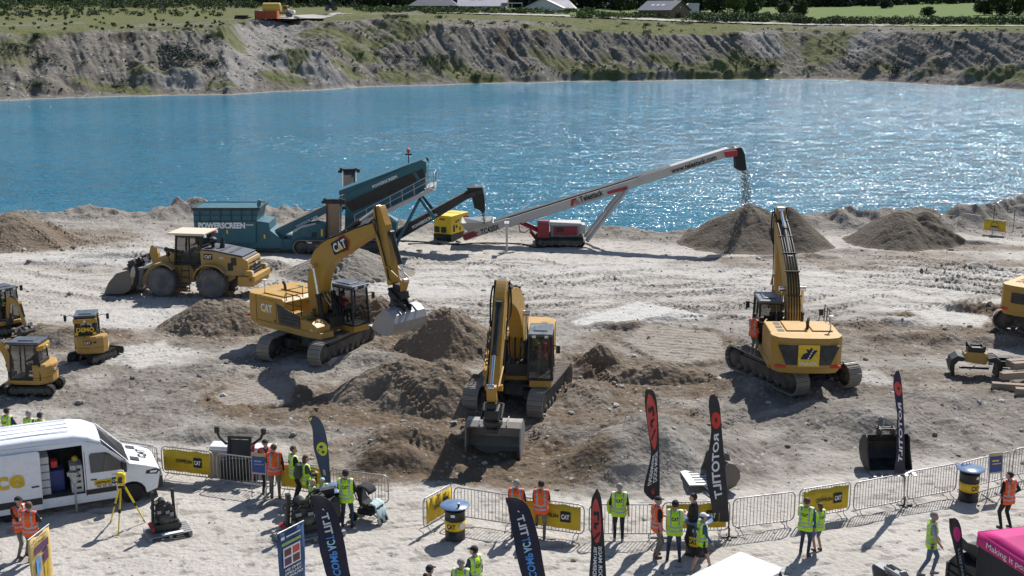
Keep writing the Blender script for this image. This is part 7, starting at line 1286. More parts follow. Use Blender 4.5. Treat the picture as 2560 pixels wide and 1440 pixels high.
def union(prims, vox):
    """one closed skin round all the tapered limbs"""
    b = MB(); [cap_mesh(b, *p[:4]) for p in prims]; me = bpy.data.meshes.new('tmp'); me.from_pydata(b.v, [], b.f); o = bpy.data.objects.new('tmp', me); col.objects.link(o)
    m = o.modifiers.new('r', 'REMESH'); m.mode = 'VOXEL'; m.voxel_size = vox; m.use_smooth_shade = True; s_ = o.modifiers.new('s', 'SMOOTH'); s_.iterations = 2; s_.factor = .5
    res = bpy.data.meshes.new_from_object(o.evaluated_get(bpy.context.evaluated_depsgraph_get())); bpy.data.objects.remove(o); bpy.data.meshes.remove(me); return res
def getnp(me):
    v = np.empty(len(me.vertices) * 3, np.float32); me.vertices.foreach_get('co', v); v = v.reshape(-1, 3); F = [tuple(p.vertices) for p in me.polygons]; return v, F
def ik(a, c, l1, l2, pole):
    a, c = Vector(a), Vector(c); d = c - a; L = min(d.length, (l1 + l2) * .999); d.normalize(); c2 = a + d * L; x = (l1 * l1 - l2 * l2 + L * L) / (2 * L); h = math.sqrt(max(0, l1 * l1 - x * x)); p = Vector(pole); p = (p - d * p.dot(d)).normalized(); return a + d * x + p * h, c2
ARMS = dict(down=((.02, .27, .90), (-.6, .6, 0)), front=((.30, .07, 1.14), (-.5, .9, -.5)), cross=((.21, -.07, 1.19), (-.2, .9, -.6)), hips=((.05, .20, 1.03), (-.7, 1, 0)), rail=((.40, .24, 1.06), (-.6, .5, -.4)), pocket=((.07, .22, .93), (-.8, .6, 0)), phone=((.26, .10, 1.30), (-.3, .8, -.8)), swing=((.20, .25, .95), (-.8, .4, 0)), back=((-.16, .25, .93), (-.8, .4, 0)), reach=((.48, .20, 1.42), (-.3, .7, -.8)), wheel=((.42, .16, 1.16), (-.4, .9, -.5)))
PCOUNT = [0]
def person(label, pos, head, h=1.78, al='down', ar='down', vest=None, shirt='cloth_black', sleeves=False, legs='cloth_black', shoes='shoe_black', hair='hair_dark', cap=None, text='CAT', stance=((.02, .11), (-.03, .11)), lean=0., turn=0., seated=False, build=1., skirt=False, vox=.0135, longhair=False, tall_z=0., patch=False, short_legs=False, foot_up=0., group=None):
    t = thing('person', label, 'person', (pos.x, pos.y, pos.z + tall_z), head, group); k = h / 1.78; w = build; SK, SH, LG, SO = 0, 1, 2, 3; P = []
    hipz = .93 if not seated else .50
    T = Matrix.Translation((0, 0, hipz)) @ Matrix.Rotation(lean, 4, 'Y') @ Matrix.Translation((0, 0, -.93)); tp = lambda x, y, z: T @ Vector((x, y, z))
    tor = [((0, -.085 * w, .95), (0, .085 * w, .95), .125 * w, .125 * w), ((0, -.075 * w, 1.10), (0, .075 * w, 1.10), .118 * w, .118 * w), ((.005, -.095 * w, 1.27), (.005, .095 * w, 1.27), .128 * w, .128 * w), ((0, -.12, 1.38), (0, .12, 1.38), .108, .108), ((-.005, -.165, 1.445), (-.005, .165, 1.445), .068, .068), ((0, 0, .97), (0, 0, 1.36), .125 * w, .13 * w)]
    for a, b_, r0, r1 in tor: P.append((tp(*a), tp(*b_), r0, r1, SH if a[2] > 1.0 else LG))
    P.append((tp(0, 0, 1.44), tp(.015, 0, 1.56), .058, .052, SK))
    Hd = T @ Matrix.Translation((.02, 0, 1.655)) @ Matrix.Rotation(R(turn), 4, 'Z'); hp = lambda x, y, z: Hd @ Vector((x, y, z))
    P += [(hp(-.012, 0, .022), hp(.006, 0, .022), .094, .090, SK), (hp(.022, 0, -.055), hp(.03, 0, -.035), .066, .070, SK), (hp(.09, 0, -.005), hp(.108, 0, -.03), .012, .017, SK), (hp(.06, 0, -.085), hp(.07, 0, -.085), .032, .030, SK)]
    for s_ in (1, -1): P += [(hp(-.01, s_ * .088, -.01), hp(-.006, s_ * .092, .02), .014, .018, SK)]
    for s_, arm in ((1, al), (-1, ar)):
        tg, pole = ARMS[arm]; sh_ = tp(0, s_ * .185, 1.425); wr = tp(tg[0], s_ * tg[1], tg[2]); el, wr = ik(sh_, wr, .285, .25, (T.to_3x3() @ Vector((pole[0], s_ * pole[1], pole[2]))))
        P += [(sh_, el, .060 * w, .047, SH), (el, wr, .045, .031, SH if sleeves else SK)]
        d = (wr - el).normalized(); sd = d.cross(Vector((0, 0, 1))); sd = sd.normalized() if sd.length > .1 else Vector((0, 1, 0)); up = sd.cross(d); pm = wr + d * .055
        P.append((wr, pm, .030, .036, SK))
        for i, (o_, ln) in enumerate(((-.027, .062), (-.009, .072), (.010, .068), (.028, .052))): q = pm + d * .028 + sd * o_; m_ = q + d * ln * .55; P += [(q, m_, .0105, .010, SK), (m_, m_ + d * ln * .4 - up * ln * .3, .0095, .008, SK)]
        q = wr + d * .03 - sd * .028; P.append((q, q - sd * .035 + d * .035 - up * .012, .012, .010, SK))
    for s_, st in ((1, stance[0]), (-1, stance[1])):
        hip = Vector((0, s_ * .09, hipz - .03)); up_ = foot_up if s_ > 0 else 0.
        if seated: kn, an = Vector((.43, s_ * .12, hipz + .02)), Vector((.50, s_ * .12, .09))
        else: an = Vector((st[0], s_ * st[1], .085 + up_)); kn, an = ik(hip, an, .445, .425, (1, s_ * .05, 0))
        P += [(hip, kn, .093 * w, .062, LG), (kn, an, .060, .044, SK if short_legs else LG), (an, an + Vector((.0, 0, -.03)), .045, .045, SO), (an + Vector((-.035, 0, -.048)), an + Vector((.14, s_ * .012, -.055)), .038, .034, SO)]
    me = union(P, vox); v, F = getnp(me); fc = np.array([v[list(f)].mean(0) for f in F]); best = np.full(len(F), 9.); lab = np.zeros(len(F), int)
    for p0, p1, r0, r1, l in P:
        p0, p1 = np.array(p0), np.array(p1); d = p1 - p0; u = np.clip(((fc - p0) @ d) / max(d @ d, 1e-9), 0, 1); ds = np.linalg.norm(fc - p0 - u[:, None] * d, axis=1) - (r0 + (r1 - r0) * u); m_ = ds < best; best[m_] = ds[m_]; lab[m_] = l
    if skirt: pass
    me.materials.clear(); [me.materials.append(MATS[x]) for x in ('skin', shirt, legs, shoes)]; me.polygons.foreach_set('material_index', lab.astype(np.int32)); me.name = 'body'
    o = fix(bpy.data.objects.new('body', me), t); t.scale = (k, k, k)
    if vest:
        Vp = [(a, b_, r0 + .020, r1 + .020) for a, b_, r0, r1 in tor] + [((0, -.09 * w, .86), (0, .09 * w, .86), .145 * w, .145 * w), ((0, -.085 * w, .80), (0, .085 * w, .80), .14 * w, .14 * w)]
        vm = union(Vp, .0165); v, F = getnp(vm); c = np.array([v[list(f)].mean(0) for f in F])
        keep = (c[:, 2] > .80) & (np.abs(c[:, 1]) < .222) & ~((np.hypot(c[:, 0] - .02, c[:, 1]) < .098) & (c[:, 2] > 1.40)) & ~((np.abs(c[:, 1]) < .05 * np.clip((c[:, 2] - 1.15) * 5, 0, 1)) & (c[:, 0] > 0) & (c[:, 2] > 1.15)) & ~((np.abs(c[:, 1]) > .195) & (c[:, 2] > 1.20) & (c[:, 2] < 1.40) & (np.abs(c[:, 0]) < .07))
        x, y, z = c.T; chev = .03 * (.2 - np.abs(y)) / .2; st_ = ((z + chev > .935) & (z + chev < .985)) | ((z + chev > 1.045) & (z + chev < 1.095)) | ((np.abs(y) > .095) & (np.abs(y) < .142) & (z > 1.09))
        mi = np.where(st_, 1, np.where((z > 1.40) & (np.abs(y) > .142), 2, 0)); used = np.nonzero(keep)[0]
        b = MB(); b.v = [tuple(T @ Vector(q)) for q in v.tolist()]; b.f = [list(F[i]) for i in used]; b.mi = [int(mi[i]) for i in used]; b.sm = [True] * len(used)
        vo = b.build('vest', [vest, 'vest_strip', 'vest_pale' if vest == 'vest_yellow' else vest], t); bv = BVHTree.FromPolygons([Vector(q) for q in v.tolist()], F)
        def onback(x0, z0):
            def f(a, b_):
                h_ = bv.ray_cast(Vector((-1, x0 - a, z0 + b_)), Vector((1, 0, 0)))[0]; q = h_ if h_ is not None else Vector((-.14, x0 - a, z0 + b_)); return T @ (q + Vector((-.008, 0, 0)))
            return f
        q = MB()
        if text == 'CAT': put_text(q, 'CAT', (0, 0, 0), (1, 0, 0), (0, 1, 0), .105, 0, .04, wid=.185, fn=onback(0, 1.29)); q.build('lettering', 'ink_black', vo)
        elif text: f = onback(0, 1.315); q.add([f(a, b_) for a in (-.085, 0, .085) for b_ in (-.022, .022)], [(0, 2, 3, 1), (2, 4, 5, 3)]); pt = q.build('name_patch', 'banner_yellow', vo); q = MB(); f2 = lambda a, b_: f(a, b_) + T.to_3x3() @ Vector((-.004, 0, 0)); put_text(q, text, (0, 0, 0), (1, 0, 0), (0, 1, 0), .02, 0, .03, wid=.13, fn=f2); q.build('lettering', 'ink_black', pt)
    def hshape(nm, r, cut, mat, dz=0.):
        b = MB(); n, m_ = 20, 12; V = [(math.cos(a) * math.sin(f) * r[0] - .008, math.sin(a) * math.sin(f) * r[1], -math.cos(f) * r[2] + .02 + dz) for f in np.linspace(0, math.pi, m_ + 1) for a in np.linspace(0, 2 * math.pi, n, endpoint=False)]
        Fs = [(i * n + j, i * n + (j + 1) % n, (i + 1) * n + (j + 1) % n, (i + 1) * n + j) for i in range(m_) for j in range(n)]; Fs = [f for f in Fs if cut(*[sum(V[q][a] for q in f) / 4 for a in range(3)])]
        b.add([hp(*q) for q in V], Fs, 0, True); return b, mat, nm
    if hair:
        b, m_, nm = hshape('hair', (.108, .099, .108), (lambda x, y, z: z > .055 + max(0, x) * .35 or (x < .005 and z > (-.05 if not longhair else -.2))) , hair)
        if longhair: cap_mesh(b, hp(-.06, 0, .0), hp(-.075, 0, -.16), .07, .045)
        b.build(nm, m_, t, weld=True)
    if cap:
        b, m_, nm = hshape('cap', (.115, .104, .115), lambda x, y, z: z > .045, cap); b.build(nm, m_, t, weld=True); b = MB(); b.add([hp(x, y, .055 - .02 * (x > .12)) for x, y in ((.07, -.085), (.15, -.06), (.185, 0), (.15, .06), (.07, .085))] + [hp(x, y, .047 - .02 * (x > .12)) for x, y in ((.07, -.085), (.15, -.06), (.185, 0), (.15, .06), (.07, .085))], [(0, 1, 2, 3, 4), (9, 8, 7, 6, 5), (0, 5, 6, 1), (1, 6, 7, 2), (2, 7, 8, 3), (3, 8, 9, 4)]); b.build('cap_brim', cap, t)
    for s_ in (1, -1): b = MB(); c = hp(.082, s_ * .034, .012); b.ell(c, (.012, .014, .009), 0, 8, 6); b.build('eye', 'cloth_white', t); 
    b = MB(); c = hp(.098, 0, -.066); b.ell(c, (.008, .024, .006), 0, 8, 6); b.build('mouth', 'ink_brown', t)
    return t
def byhead(px, py, h): p = gp(px, py, h); return Vector((p.x, p.y, gz(p.x, p.y)))
VY, VO = 'vest_yellow', 'vest_orange'; Z = 'ZEPPELIN'
g_ = lambda x, y: gpt(x, y)
person('man in orange vest and dark cap with folded arms, behind his companion at left', g_(58, 1391), -30, 1.8, 'cross', 'cross', VO, 'cloth_black', False, 'cloth_grey', 'shoe_brown', 'hair_dark', 'cloth_black', Z)
person('man in an orange vest seen from behind, nearest the yellow banner stand at the left', g_(84, 1404), 82, 1.78, 'cross', 'front', VO, 'cloth_black', False, 'cloth_grey', 'shoe_brown', 'hair_brown', None, Z, stance=((.05, .13), (-.06, .12)))
person('man in a lime vest behind the van roof, leftmost of the three', byhead(15, 1021, 1.8), 70, 1.78, 'front', 'front', VY, 'cloth_navy', True, hair='hair_dark', cap='cloth_black')
person('man in lime vest and grey cap behind the van roof, middle of the three', byhead(70, 1026, 1.76), 65, 1.75, 'front', 'down', VY, 'cloth_black', False, hair='hair_grey', cap='grey_steel')
person('man in a lime vest and black cap behind the van roof, rightmost of the three', byhead(98, 1031, 1.74), 70, 1.72, 'front', 'front', VY, 'cloth_black', False, hair='hair_dark', cap='cloth_black')
person('man in an orange vest and grey trousers seen from behind at the left sign board', g_(690, 1246), 100, 1.82, 'front', 'down', VO, 'cloth_black', True, 'cloth_grey', 'shoe_brown', 'hair_brown', None, Z)
person('man in an orange vest and black cap facing the camera at the left sign board', g_(668, 1232), -60, 1.8, 'front', 'front', VO, 'cloth_black', True, 'cloth_black', 'shoe_black', 'hair_dark', 'cloth_black', Z)
person('tall bearded man in a lime vest at the left table, looking right', g_(738, 1254), 25, 1.86, 'front', 'front', VY, 'cloth_black', True, 'cloth_black', 'shoe_black', 'hair_brown', turn=-15)
bk_ = person('woman in a lime vest with a green backpack at the left table', g_(768, 1266), 20, 1.70, 'front', 'front', VY, 'cloth_olive', True, 'cloth_grey', 'shoe_grey', 'hair_brown', None, None, longhair=True)
person('fair-haired child in a lime vest beside the left drum table', byhead(781, 1199, 1.42), 35, 1.42, 'front', 'front', VY, 'cloth_lightblue', True, 'cloth_grey', 'shoe_grey', 'hair_blond', longhair=True)
person('small child in a pale blue sun hat behind the left drum table', byhead(806, 1193, 1.30), 110, 1.28, 'front', 'front', VY, 'cloth_white', True, 'cloth_jeans', 'shoe_grey', None, 'ink_sky', None)
person('man in a lime vest and dark cap seen from behind next to the pushchair', g_(868, 1318), 88, 1.82, 'front', 'front', VY, 'cloth_black', True, 'cloth_navy', 'shoe_black', 'hair_dark', 'cloth_black', stance=((.02, .14), (-.02, .15)))
person('grey-haired man in an orange vest leaning on the barrier, partly behind the navy flag', g_(1290, 1346), 84, 1.8, 'rail', 'rail', VO, 'cloth_black', True, 'cloth_grey', 'shoe_brown', 'hair_grey', None, Z, lean=.16)
person('dark-haired man in an orange vest leaning on the barrier with one foot up', g_(1352, 1347), 86, 1.78, 'rail', 'rail', VO, 'cloth_black', True, 'cloth_grey', 'shoe_brown', 'hair_dark', None, Z, lean=.16, foot_up=.30, stance=((.22, .14), (-.05, .10)))
person('young man in a lime vest and black cap looking left, cut by the bottom edge', byhead(1186, 1363, 1.80), 140, 1.78, 'front', 'down', VY, 'cloth_navy', True, hair='hair_dark', cap='cloth_black', turn=20)
person('balding man in lime vest at the bottom edge, below the man in black cap', byhead(1152, 1397, 1.76), 85, 1.76, 'front', 'front', VY, 'cloth_navy', True, hair='hair_grey')
person('man in black cap and dark jacket at the bottom edge, mostly cut off', byhead(1073, 1414, 1.74), 40, 1.74, 'front', 'front', None, 'cloth_black', True, hair='hair_dark', cap='cloth_black')
lone = person('lone man in a lime vest and black jeans watching at the barrier', g_(1546, 1353), 86, 1.8, 'pocket', 'down', VY, 'cloth_black', False, 'cloth_black', 'shoe_grey', 'hair_grey')
person('man in an orange vest, black cap and beige trousers talking at the barrier', g_(1640, 1392), 12, 1.82, 'front', 'down', VO, 'cloth_black', False, 'cloth_grey', 'shoe_brown', 'hair_grey', 'cloth_black', Z)
person('man in lime vest, white sleeves and dark cap, back turned in the group of four', g_(1684, 1403), 84, 1.82, 'cross', 'front', VY, 'cloth_white', False, 'cloth_navy', 'shoe_black', 'hair_dark', 'cloth_black', stance=((.02, .17), (-.02, .16)), build=1.06)
person('bearded man in a plain black polo shirt in the group of four', g_(1730, 1385), 165, 1.84, 'cross', 'cross', None, 'cloth_black', False, 'cloth_black', 'shoe_black', 'hair_dark', build=1.08)
person('woman in a lime vest with blue sleeves and shorts walking right behind the white roof', g_(1752, 1424), 10, 1.68, 'back', 'swing', VY, 'cloth_blue', True, 'cloth_black', 'shoe_grey', 'hair_brown', 'cloth_white', stance=((.30, .08), (-.32, .08)), short_legs=True)
person('woman in a blue denim coat with a lime vest, beside a child at the barrier', g_(2010, 1388), 60, 1.74, 'front', 'down', VY, 'cloth_blue', True, 'cloth_navy', 'shoe_brown', 'hair_brown', stance=((.04, .12), (-.04, .12)))
person('child with a ponytail in a lime vest and shorts beside the woman in denim', g_(2044, 1377), 118, 1.46, 'front', 'front', VY, 'cloth_grey', False, 'cloth_jeans', 'shoe_brown', 'hair_brown', longhair=True, short_legs=True)
person('balding man in a lime vest and blue jeans walking to the right, alone', g_(2322, 1436), -12, 1.84, 'swing', 'swing', VY, 'cloth_lightblue', False, 'cloth_jeans', 'shoe_grey', 'hair_grey', None, None, stance=((.10, .09), (-.26, .09)), turn=-10)
person('man in orange vest and black clothes, hands on hips, by the right drum table', g_(2513, 1321), 112, 1.80, 'hips', 'hips', VO, 'cloth_black', True, 'cloth_black', 'shoe_black', 'hair_dark', None, 'KIESEL', stance=((.03, .14), (-.05, .14)), turn=35)
person('person in orange with lime trousers cut off by the right edge', g_(2583, 1312), 175, 1.78, 'phone', 'phone', VO, 'cloth_red', True, 'vest_yellow', 'shoe_black', 'hair_dark', None, None, stance=((.05, .14), (-.1, .14)))
p = gp(1882, 887, 1.28); person('man in orange vest standing on the crawler of the digger with the name badge', Vector((p.x, p.y, p.z)), 40, 1.78, 'reach', 'reach', VO, 'cloth_black', False, 'cloth_grey', 'shoe_grey', 'hair_dark', None, Z)
p = g_(201, 902); person('man in an orange vest at the side of the small digger with yellow lettering', p, 30, 1.78, 'reach', 'front', VO, 'cloth_red', True, 'cloth_grey', 'shoe_black', 'hair_dark', 'cloth_black', None)
def seat_in(machine_label, loc, off, **kw):
    m = [o for o in bpy.data.objects if o.get('label', '').startswith(machine_label)][0]; a = m.rotation_euler.z; s_ = m.scale[0]; x, y, z = [q * s_ for q in off]
    q = Vector((m.location.x + x * math.cos(a) - y * math.sin(a), m.location.y + x * math.sin(a) + y * math.cos(a), m.location.z + z)); lab = kw.pop('label'); return person(lab, q, math.degrees(a), seated=True, **kw)
cc = dict(al='wheel', ar='wheel', sleeves=True, vox=.018, h=1.76)
seat_in('yellow excavator with raised', 0, (.67, .95, 1.42), label='driver in a red jacket seated in the cab of the digger with the raised boom', shirt='cloth_red', legs='cloth_black', cap='cloth_black', **cc)
seat_in('yellow excavator facing', 0, (.67, .95, 1.42), label='driver in an orange vest seated in the cab of the middle digger', vest=VO, legs='cloth_grey', shirt='cloth_black', text=None, **cc)
seat_in('dusty yellow wheel loader', 0, (-.33, 0, 2.0), label='driver in a lime vest seated in the wheel loader cab', vest=VY, text=None, **cc)
seat_in('small yellow excavator seen', 0, (-.20, .22, .80), label='driver in a green vest seated in the small digger with yellow lettering', vest=VY, text=None, **{**cc, 'h': 1.5})
seat_in('small yellow excavator in side', 0, (-.20, .22, .80), label='driver in dark clothes seated in the small digger in side view', shirt='cloth_black', legs='cloth_grey', shoes='shoe_grey', **{**cc, 'h': 1.5})
seat_in('small yellow excavator cut', 0, (-.20, .22, .80), label='driver in a lime vest seated in the small digger cut by the left edge', vest=VY, text=None, **{**cc, 'h': 1.5})
# what they carry
m = bk_; a = m.rotation_euler.z; b = MB(); b.ell((0, 0, 1.24), (.12, .16, .25)); b.ell((-.07, 0, 1.14), (.08, .13, .13)); [b.tube([(.08, y, 1.42), (.22, y, 1.36), (.25, y, 1.2), (.12, y, 1.05)], .02, 6) for y in (-.1, .1)]; o = b.build('backpack', 'cloth_olive'); o.location = m.location + Vector((-math.cos(a), -math.sin(a), 0)) * .24 - Vector((0, 0, .04)); o.rotation_euler.z = a; tag(o, 'dark green backpack on the back of the woman at the left table', 'backpack')
m = lone; a = m.rotation_euler.z; b = MB(); b.tube([(.10, .24, 1.30), (.12, .30, 1.15), (.10, .30, .98), (.08, .27, .82)], [.03, .06, .065, .04], 8); o = b.build('jacket', 'vest_yellow'); o.location = m.location; o.rotation_euler.z = a; tag(o, 'lime jacket hanging over the left arm of the lone man', 'jacket')
# pushchair
p = g_(925, 1300); t = thing('pushchair', 'black pushchair with a pale blue blanket beside the man in the dark cap', 'pushchair', p, -25)
b = MB()
for y in (-.24, .24): b.tube([(-.42, y, 1.0), (-.3, y, .72), (.42, y * .6, .15)], .018, 7); b.tube([(-.42, y, .15), (.1, y, .62)], .018, 7)
b.tube([(-.42, -.24, 1.0), (-.46, 0, 1.03), (-.42, .24, 1.0)], .022, 7); b.build('frame', 'black_paint', t)
b = MB(); b.prism([(-.25, .5), (.15, .40), (.40, .48), (.38, .54), (.15, .50), (-.15, .62), (-.3, .98), (-.36, .95)], -.2, .2); b.build('seat', 'cloth_black', t, .03)
b = MB(); n = 10; V = [(-.16 + .36 * math.cos(a) * (1 if abs(y) < .2 else .9), y, .72 + .42 * math.sin(a)) for a in np.linspace(.5, 2.9, n) for y in (-.23, -.12, 0, .12, .23)]; b.add(V, [(i * 5 + j, i * 5 + j + 1, (i + 1) * 5 + j + 1, (i + 1) * 5 + j) for i in range(n - 1) for j in range(4)], 0, True); o = b.build('hood', 'cloth_black', t); o.modifiers.new('t', 'SOLIDIFY').thickness = .03
b = MB(); b.box((-.1, 0, .28), (.5, .36, .16)); b.build('basket', 'cloth_black', t, .03)
for x, y, r in ((-.42, -.26, .15), (-.42, .26, .15), (.44, -.12, .10), (.44, .12, .10)): b = MB(); b.lathe([(r * .6, -.025), (r, -.02), (r, .02), (r * .6, .025)], 16, 0, (x, y, r), 'y'); w_ = b.build('wheel', 'rubber_black', t); q = MB(); q.lathe([(.0, -.01), (r * .62, -.015), (r * .62, .015), (0, .01)], 12, 0, (x, y, r), 'y'); q.build('hub', 'grey_steel', w_)
b = MB(); n = 9; V = []
for i in range(n):
    f = i / (n - 1)
    for j in range(6): g2 = j / 5; V.append((.12 + .38 * g2 - .02 * math.sin(i * 2.1) * g2, -.24 + .48 * f, .66 - .12 * g2 - (.52 * (g2 - .6) / .4 if g2 > .6 else 0) + .02 * math.sin(i * 2.3)))
b.add(V, [(i * 6 + j, i * 6 + j + 1, (i + 1) * 6 + j + 1, (i + 1) * 6 + j) for i in range(n - 1) for j in range(5)], 0, True); o = b.build('blanket', 'blanket'); o.location = p; o.rotation_euler.z = R(-25); o.modifiers.new('t', 'SOLIDIFY').thickness = .025; tag(o, 'pale blue-green blanket draped over the pushchair', 'blanket')
# surveying tripod
p = g_(312, 1318); t = thing('survey_tripod', 'yellow surveying tripod with an instrument standing before the white van', 'tripod', p, 0)
for a in (-90, 35, 150):
    c_, s_ = math.cos(R(a)), math.sin(R(a)); b = MB(); b.tube([(c_ * .08, s_ * .08, 1.28), (c_ * .36, s_ * .36, .62)], .03, 6); b.tube([(c_ * .34, s_ * .34, .66), (c_ * .60, s_ * .60, .03)], .022, 6); lg = b.build('leg', 'survey_yellow', t); q = MB(); q.cyl((c_ * .33, s_ * .33, .70), (c_ * .37, s_ * .37, .60), .042, n=8); q.build('clamp', 'black_paint', lg); q = MB(); q.cyl((c_ * .57, s_ * .57, .08), (c_ * .62, s_ * .62, 0), .03, .01, 8); q.build('spike', 'black_paint', lg)
b = MB(); b.lathe([(0, 1.26), (.11, 1.26), (.11, 1.31), (.06, 1.33), (0, 1.33)], 18); b.build('head_plate', 'black_paint', t)
b = MB(); b.box((0, 0, 1.36), (.16, .16, .06)); b.prism([(-.12, 1.39), (.12, 1.39), (.13, 1.66), (.09, 1.72), (-.09, 1.72), (-.13, 1.66)], -.08, .08); ins = b.build('instrument', 'survey_yellow', t, .015)
q = MB(); q.cyl((0, -.13, 1.56), (0, .13, 1.56), .06, n=14); q.build('telescope', 'black_paint', ins); q = MB(); q.box((-.02, -.085, 1.46), (.14, .015, .07)); q.build('display', 'black_paint', ins); q = MB(); q.tube([(-.09, 0, 1.72), (-.08, 0, 1.79), (.08, 0, 1.79), (.09, 0, 1.72)], .016, 6); q.build('carry_handle', 'ink_white', ins)
# ---------------------------------------------------------------- attachments on show
def pallet(px, py, rz, L, W, lab):
    p = g_(px, py); b = MB(); [b.box((0, y, .13), (L, .12, .025)) for y in np.linspace(-W / 2 + .06, W / 2 - .06, 6)]; [b.box((x, 0, .06), (.1, W, .11)) for x in (-L / 2 + .05, 0, L / 2 - .05)]; o = b.build('pallet', 'grey_steel', None, .006); o.location = p; o.rotation_euler.z = R(rz); tag(o, lab, 'pallet'); return p
def tilt_show(label, p, rz, s=1.):
    t = thing('tilt_attachment', label, 'attachment', (p.x, p.y, p.z + .15), rz); b = MB(); b.prism([(-.42 * s, .02), (.5 * s, .02), (.55 * s, .14), (.42 * s, .24), (-.38 * s, .24)], -.28 * s, .28 * s); b.box((.15 * s, 0, .30 * s), (.6 * s, .5 * s, .12 * s)); b.build('coupler', 'black_paint', t, .02)
    b = MB(); b.prism([(-.46 * s, .06), (-.40 * s, .05), (-.40 * s, .20), (-.52 * s, .14)], -.32 * s, .32 * s); b.build('lock_plate', 'red_paint', t, .01)
    b = MB(); b.lathe([(0, .24), (.27 * s, .24), (.30 * s, .34), (.30 * s, .5), (.2 * s, .56), (0, .56)], 22); b.build('rotor', 'dark_steel', t)
    b = MB(); b.prism([(-.3 * s, .46), (.3 * s, .46), (.33 * s, .66), (.2 * s, .78), (.05 * s, .72), (-.12 * s, .80), (-.32 * s, .70)], -.2 * s, .2 * s); b.cyl((-.05 * s, -.16 * s, .86), (-.05 * s, .16 * s, .86), .11 * s, n=12); b.build('tilt_body', 'black_paint', t, .02)
    for x, lean_ in ((-.40, .05), (.36, -.03)): b = MB(); b.cyl((x * s, -.05, .30), ((x + lean_) * s, -.02, .98), .05 * s, n=10); b.box(((x + lean_) * s, -.02, 1.06), (.10 * s, .12 * s, .30)); b.build('tilt_cylinder', 'black_paint', t, .01); b = MB(); b.cyl(((x + .06) * s, -.12, .34), ((x + .09) * s, -.12, .80), .02 * s, n=8); b.build('rod', 'chrome', t)
    for x, z in ((-.2, .62), (.08, .58), (.22, .50)): b = MB(); b.box((x * s, -.235 * s, z), (.13 * s, .07, .1)); b.build('valve_block', 'grey_steel', t, .008)
    for k_ in range(5): b = MB(); y = -.22 + .11 * k_; b.tube(bezel([(-.2 * s, y * s, .42), (-.38 * s, y * 1.2 * s, .62), (-.2 * s, y * 1.1 * s, .82), (.0, y * .6 * s, .88)], 5), .017, 6); b.build('hose', 'hose_black', t)
    for y in (-.22, .22): b = MB(); b.lathe([(.05, -.03), (.1, -.03), (.1, .03), (.05, .03)], 12, 0, (-.33 * s, y * s, .40), 'x'); b.build('valve', 'dark_steel', t)
    return t
p = pallet(420, 1335, 28, 1.25, .85, 'grey steel display pallet standing on the sand right of the yellow tripod'); tilt_show('black tilt attachment with a red lock plate on the pallet right of the yellow tripod', p + Vector((-.1, .05, 0)), 28, .85)
b = MB(); b.box((0, 0, 0), (.62, .13, .012), rot=Matrix.Rotation(.0, 3, 'X')); o = b.build('name_plate', 'ink_white'); o.location = p + Vector((.22, -.28, .165)); o.rotation_euler.z = R(28); tag(o, 'white name plate lying on the pallet of the black tilt attachment by the tripod', 'sign')
p = pallet(772, 1338, 30, 1.9, 1.1, 'dark display pallet behind the blue banner, left of the navy flag'); tilt_show('large black tilt attachment with a red tip behind the blue banner and navy flag', p + Vector((-.15, .1, 0)), 30, 1.3)
b = MB(); b.box((.1, 0, .55), (.7, .5, .5)); b.box((.2, .3, .9), (.5, .2, .3)); b.box((-.2, -.1, .95), (.35, .3, .25)); [b.tube(bezel([(-.3, y, .6), (-.45, y, .9), (-.1, y, 1.15)], 5), .025, 6) for y in (-.2, 0, .2)]; o = b.build('hydraulic_unit', 'black_paint', None, .04); o.location = p + Vector((.4, .3, .15)); o.rotation_euler.z = R(30); tag(o, 'black hydraulic unit standing on the dark pallet behind the navy flag', 'hydraulic unit')
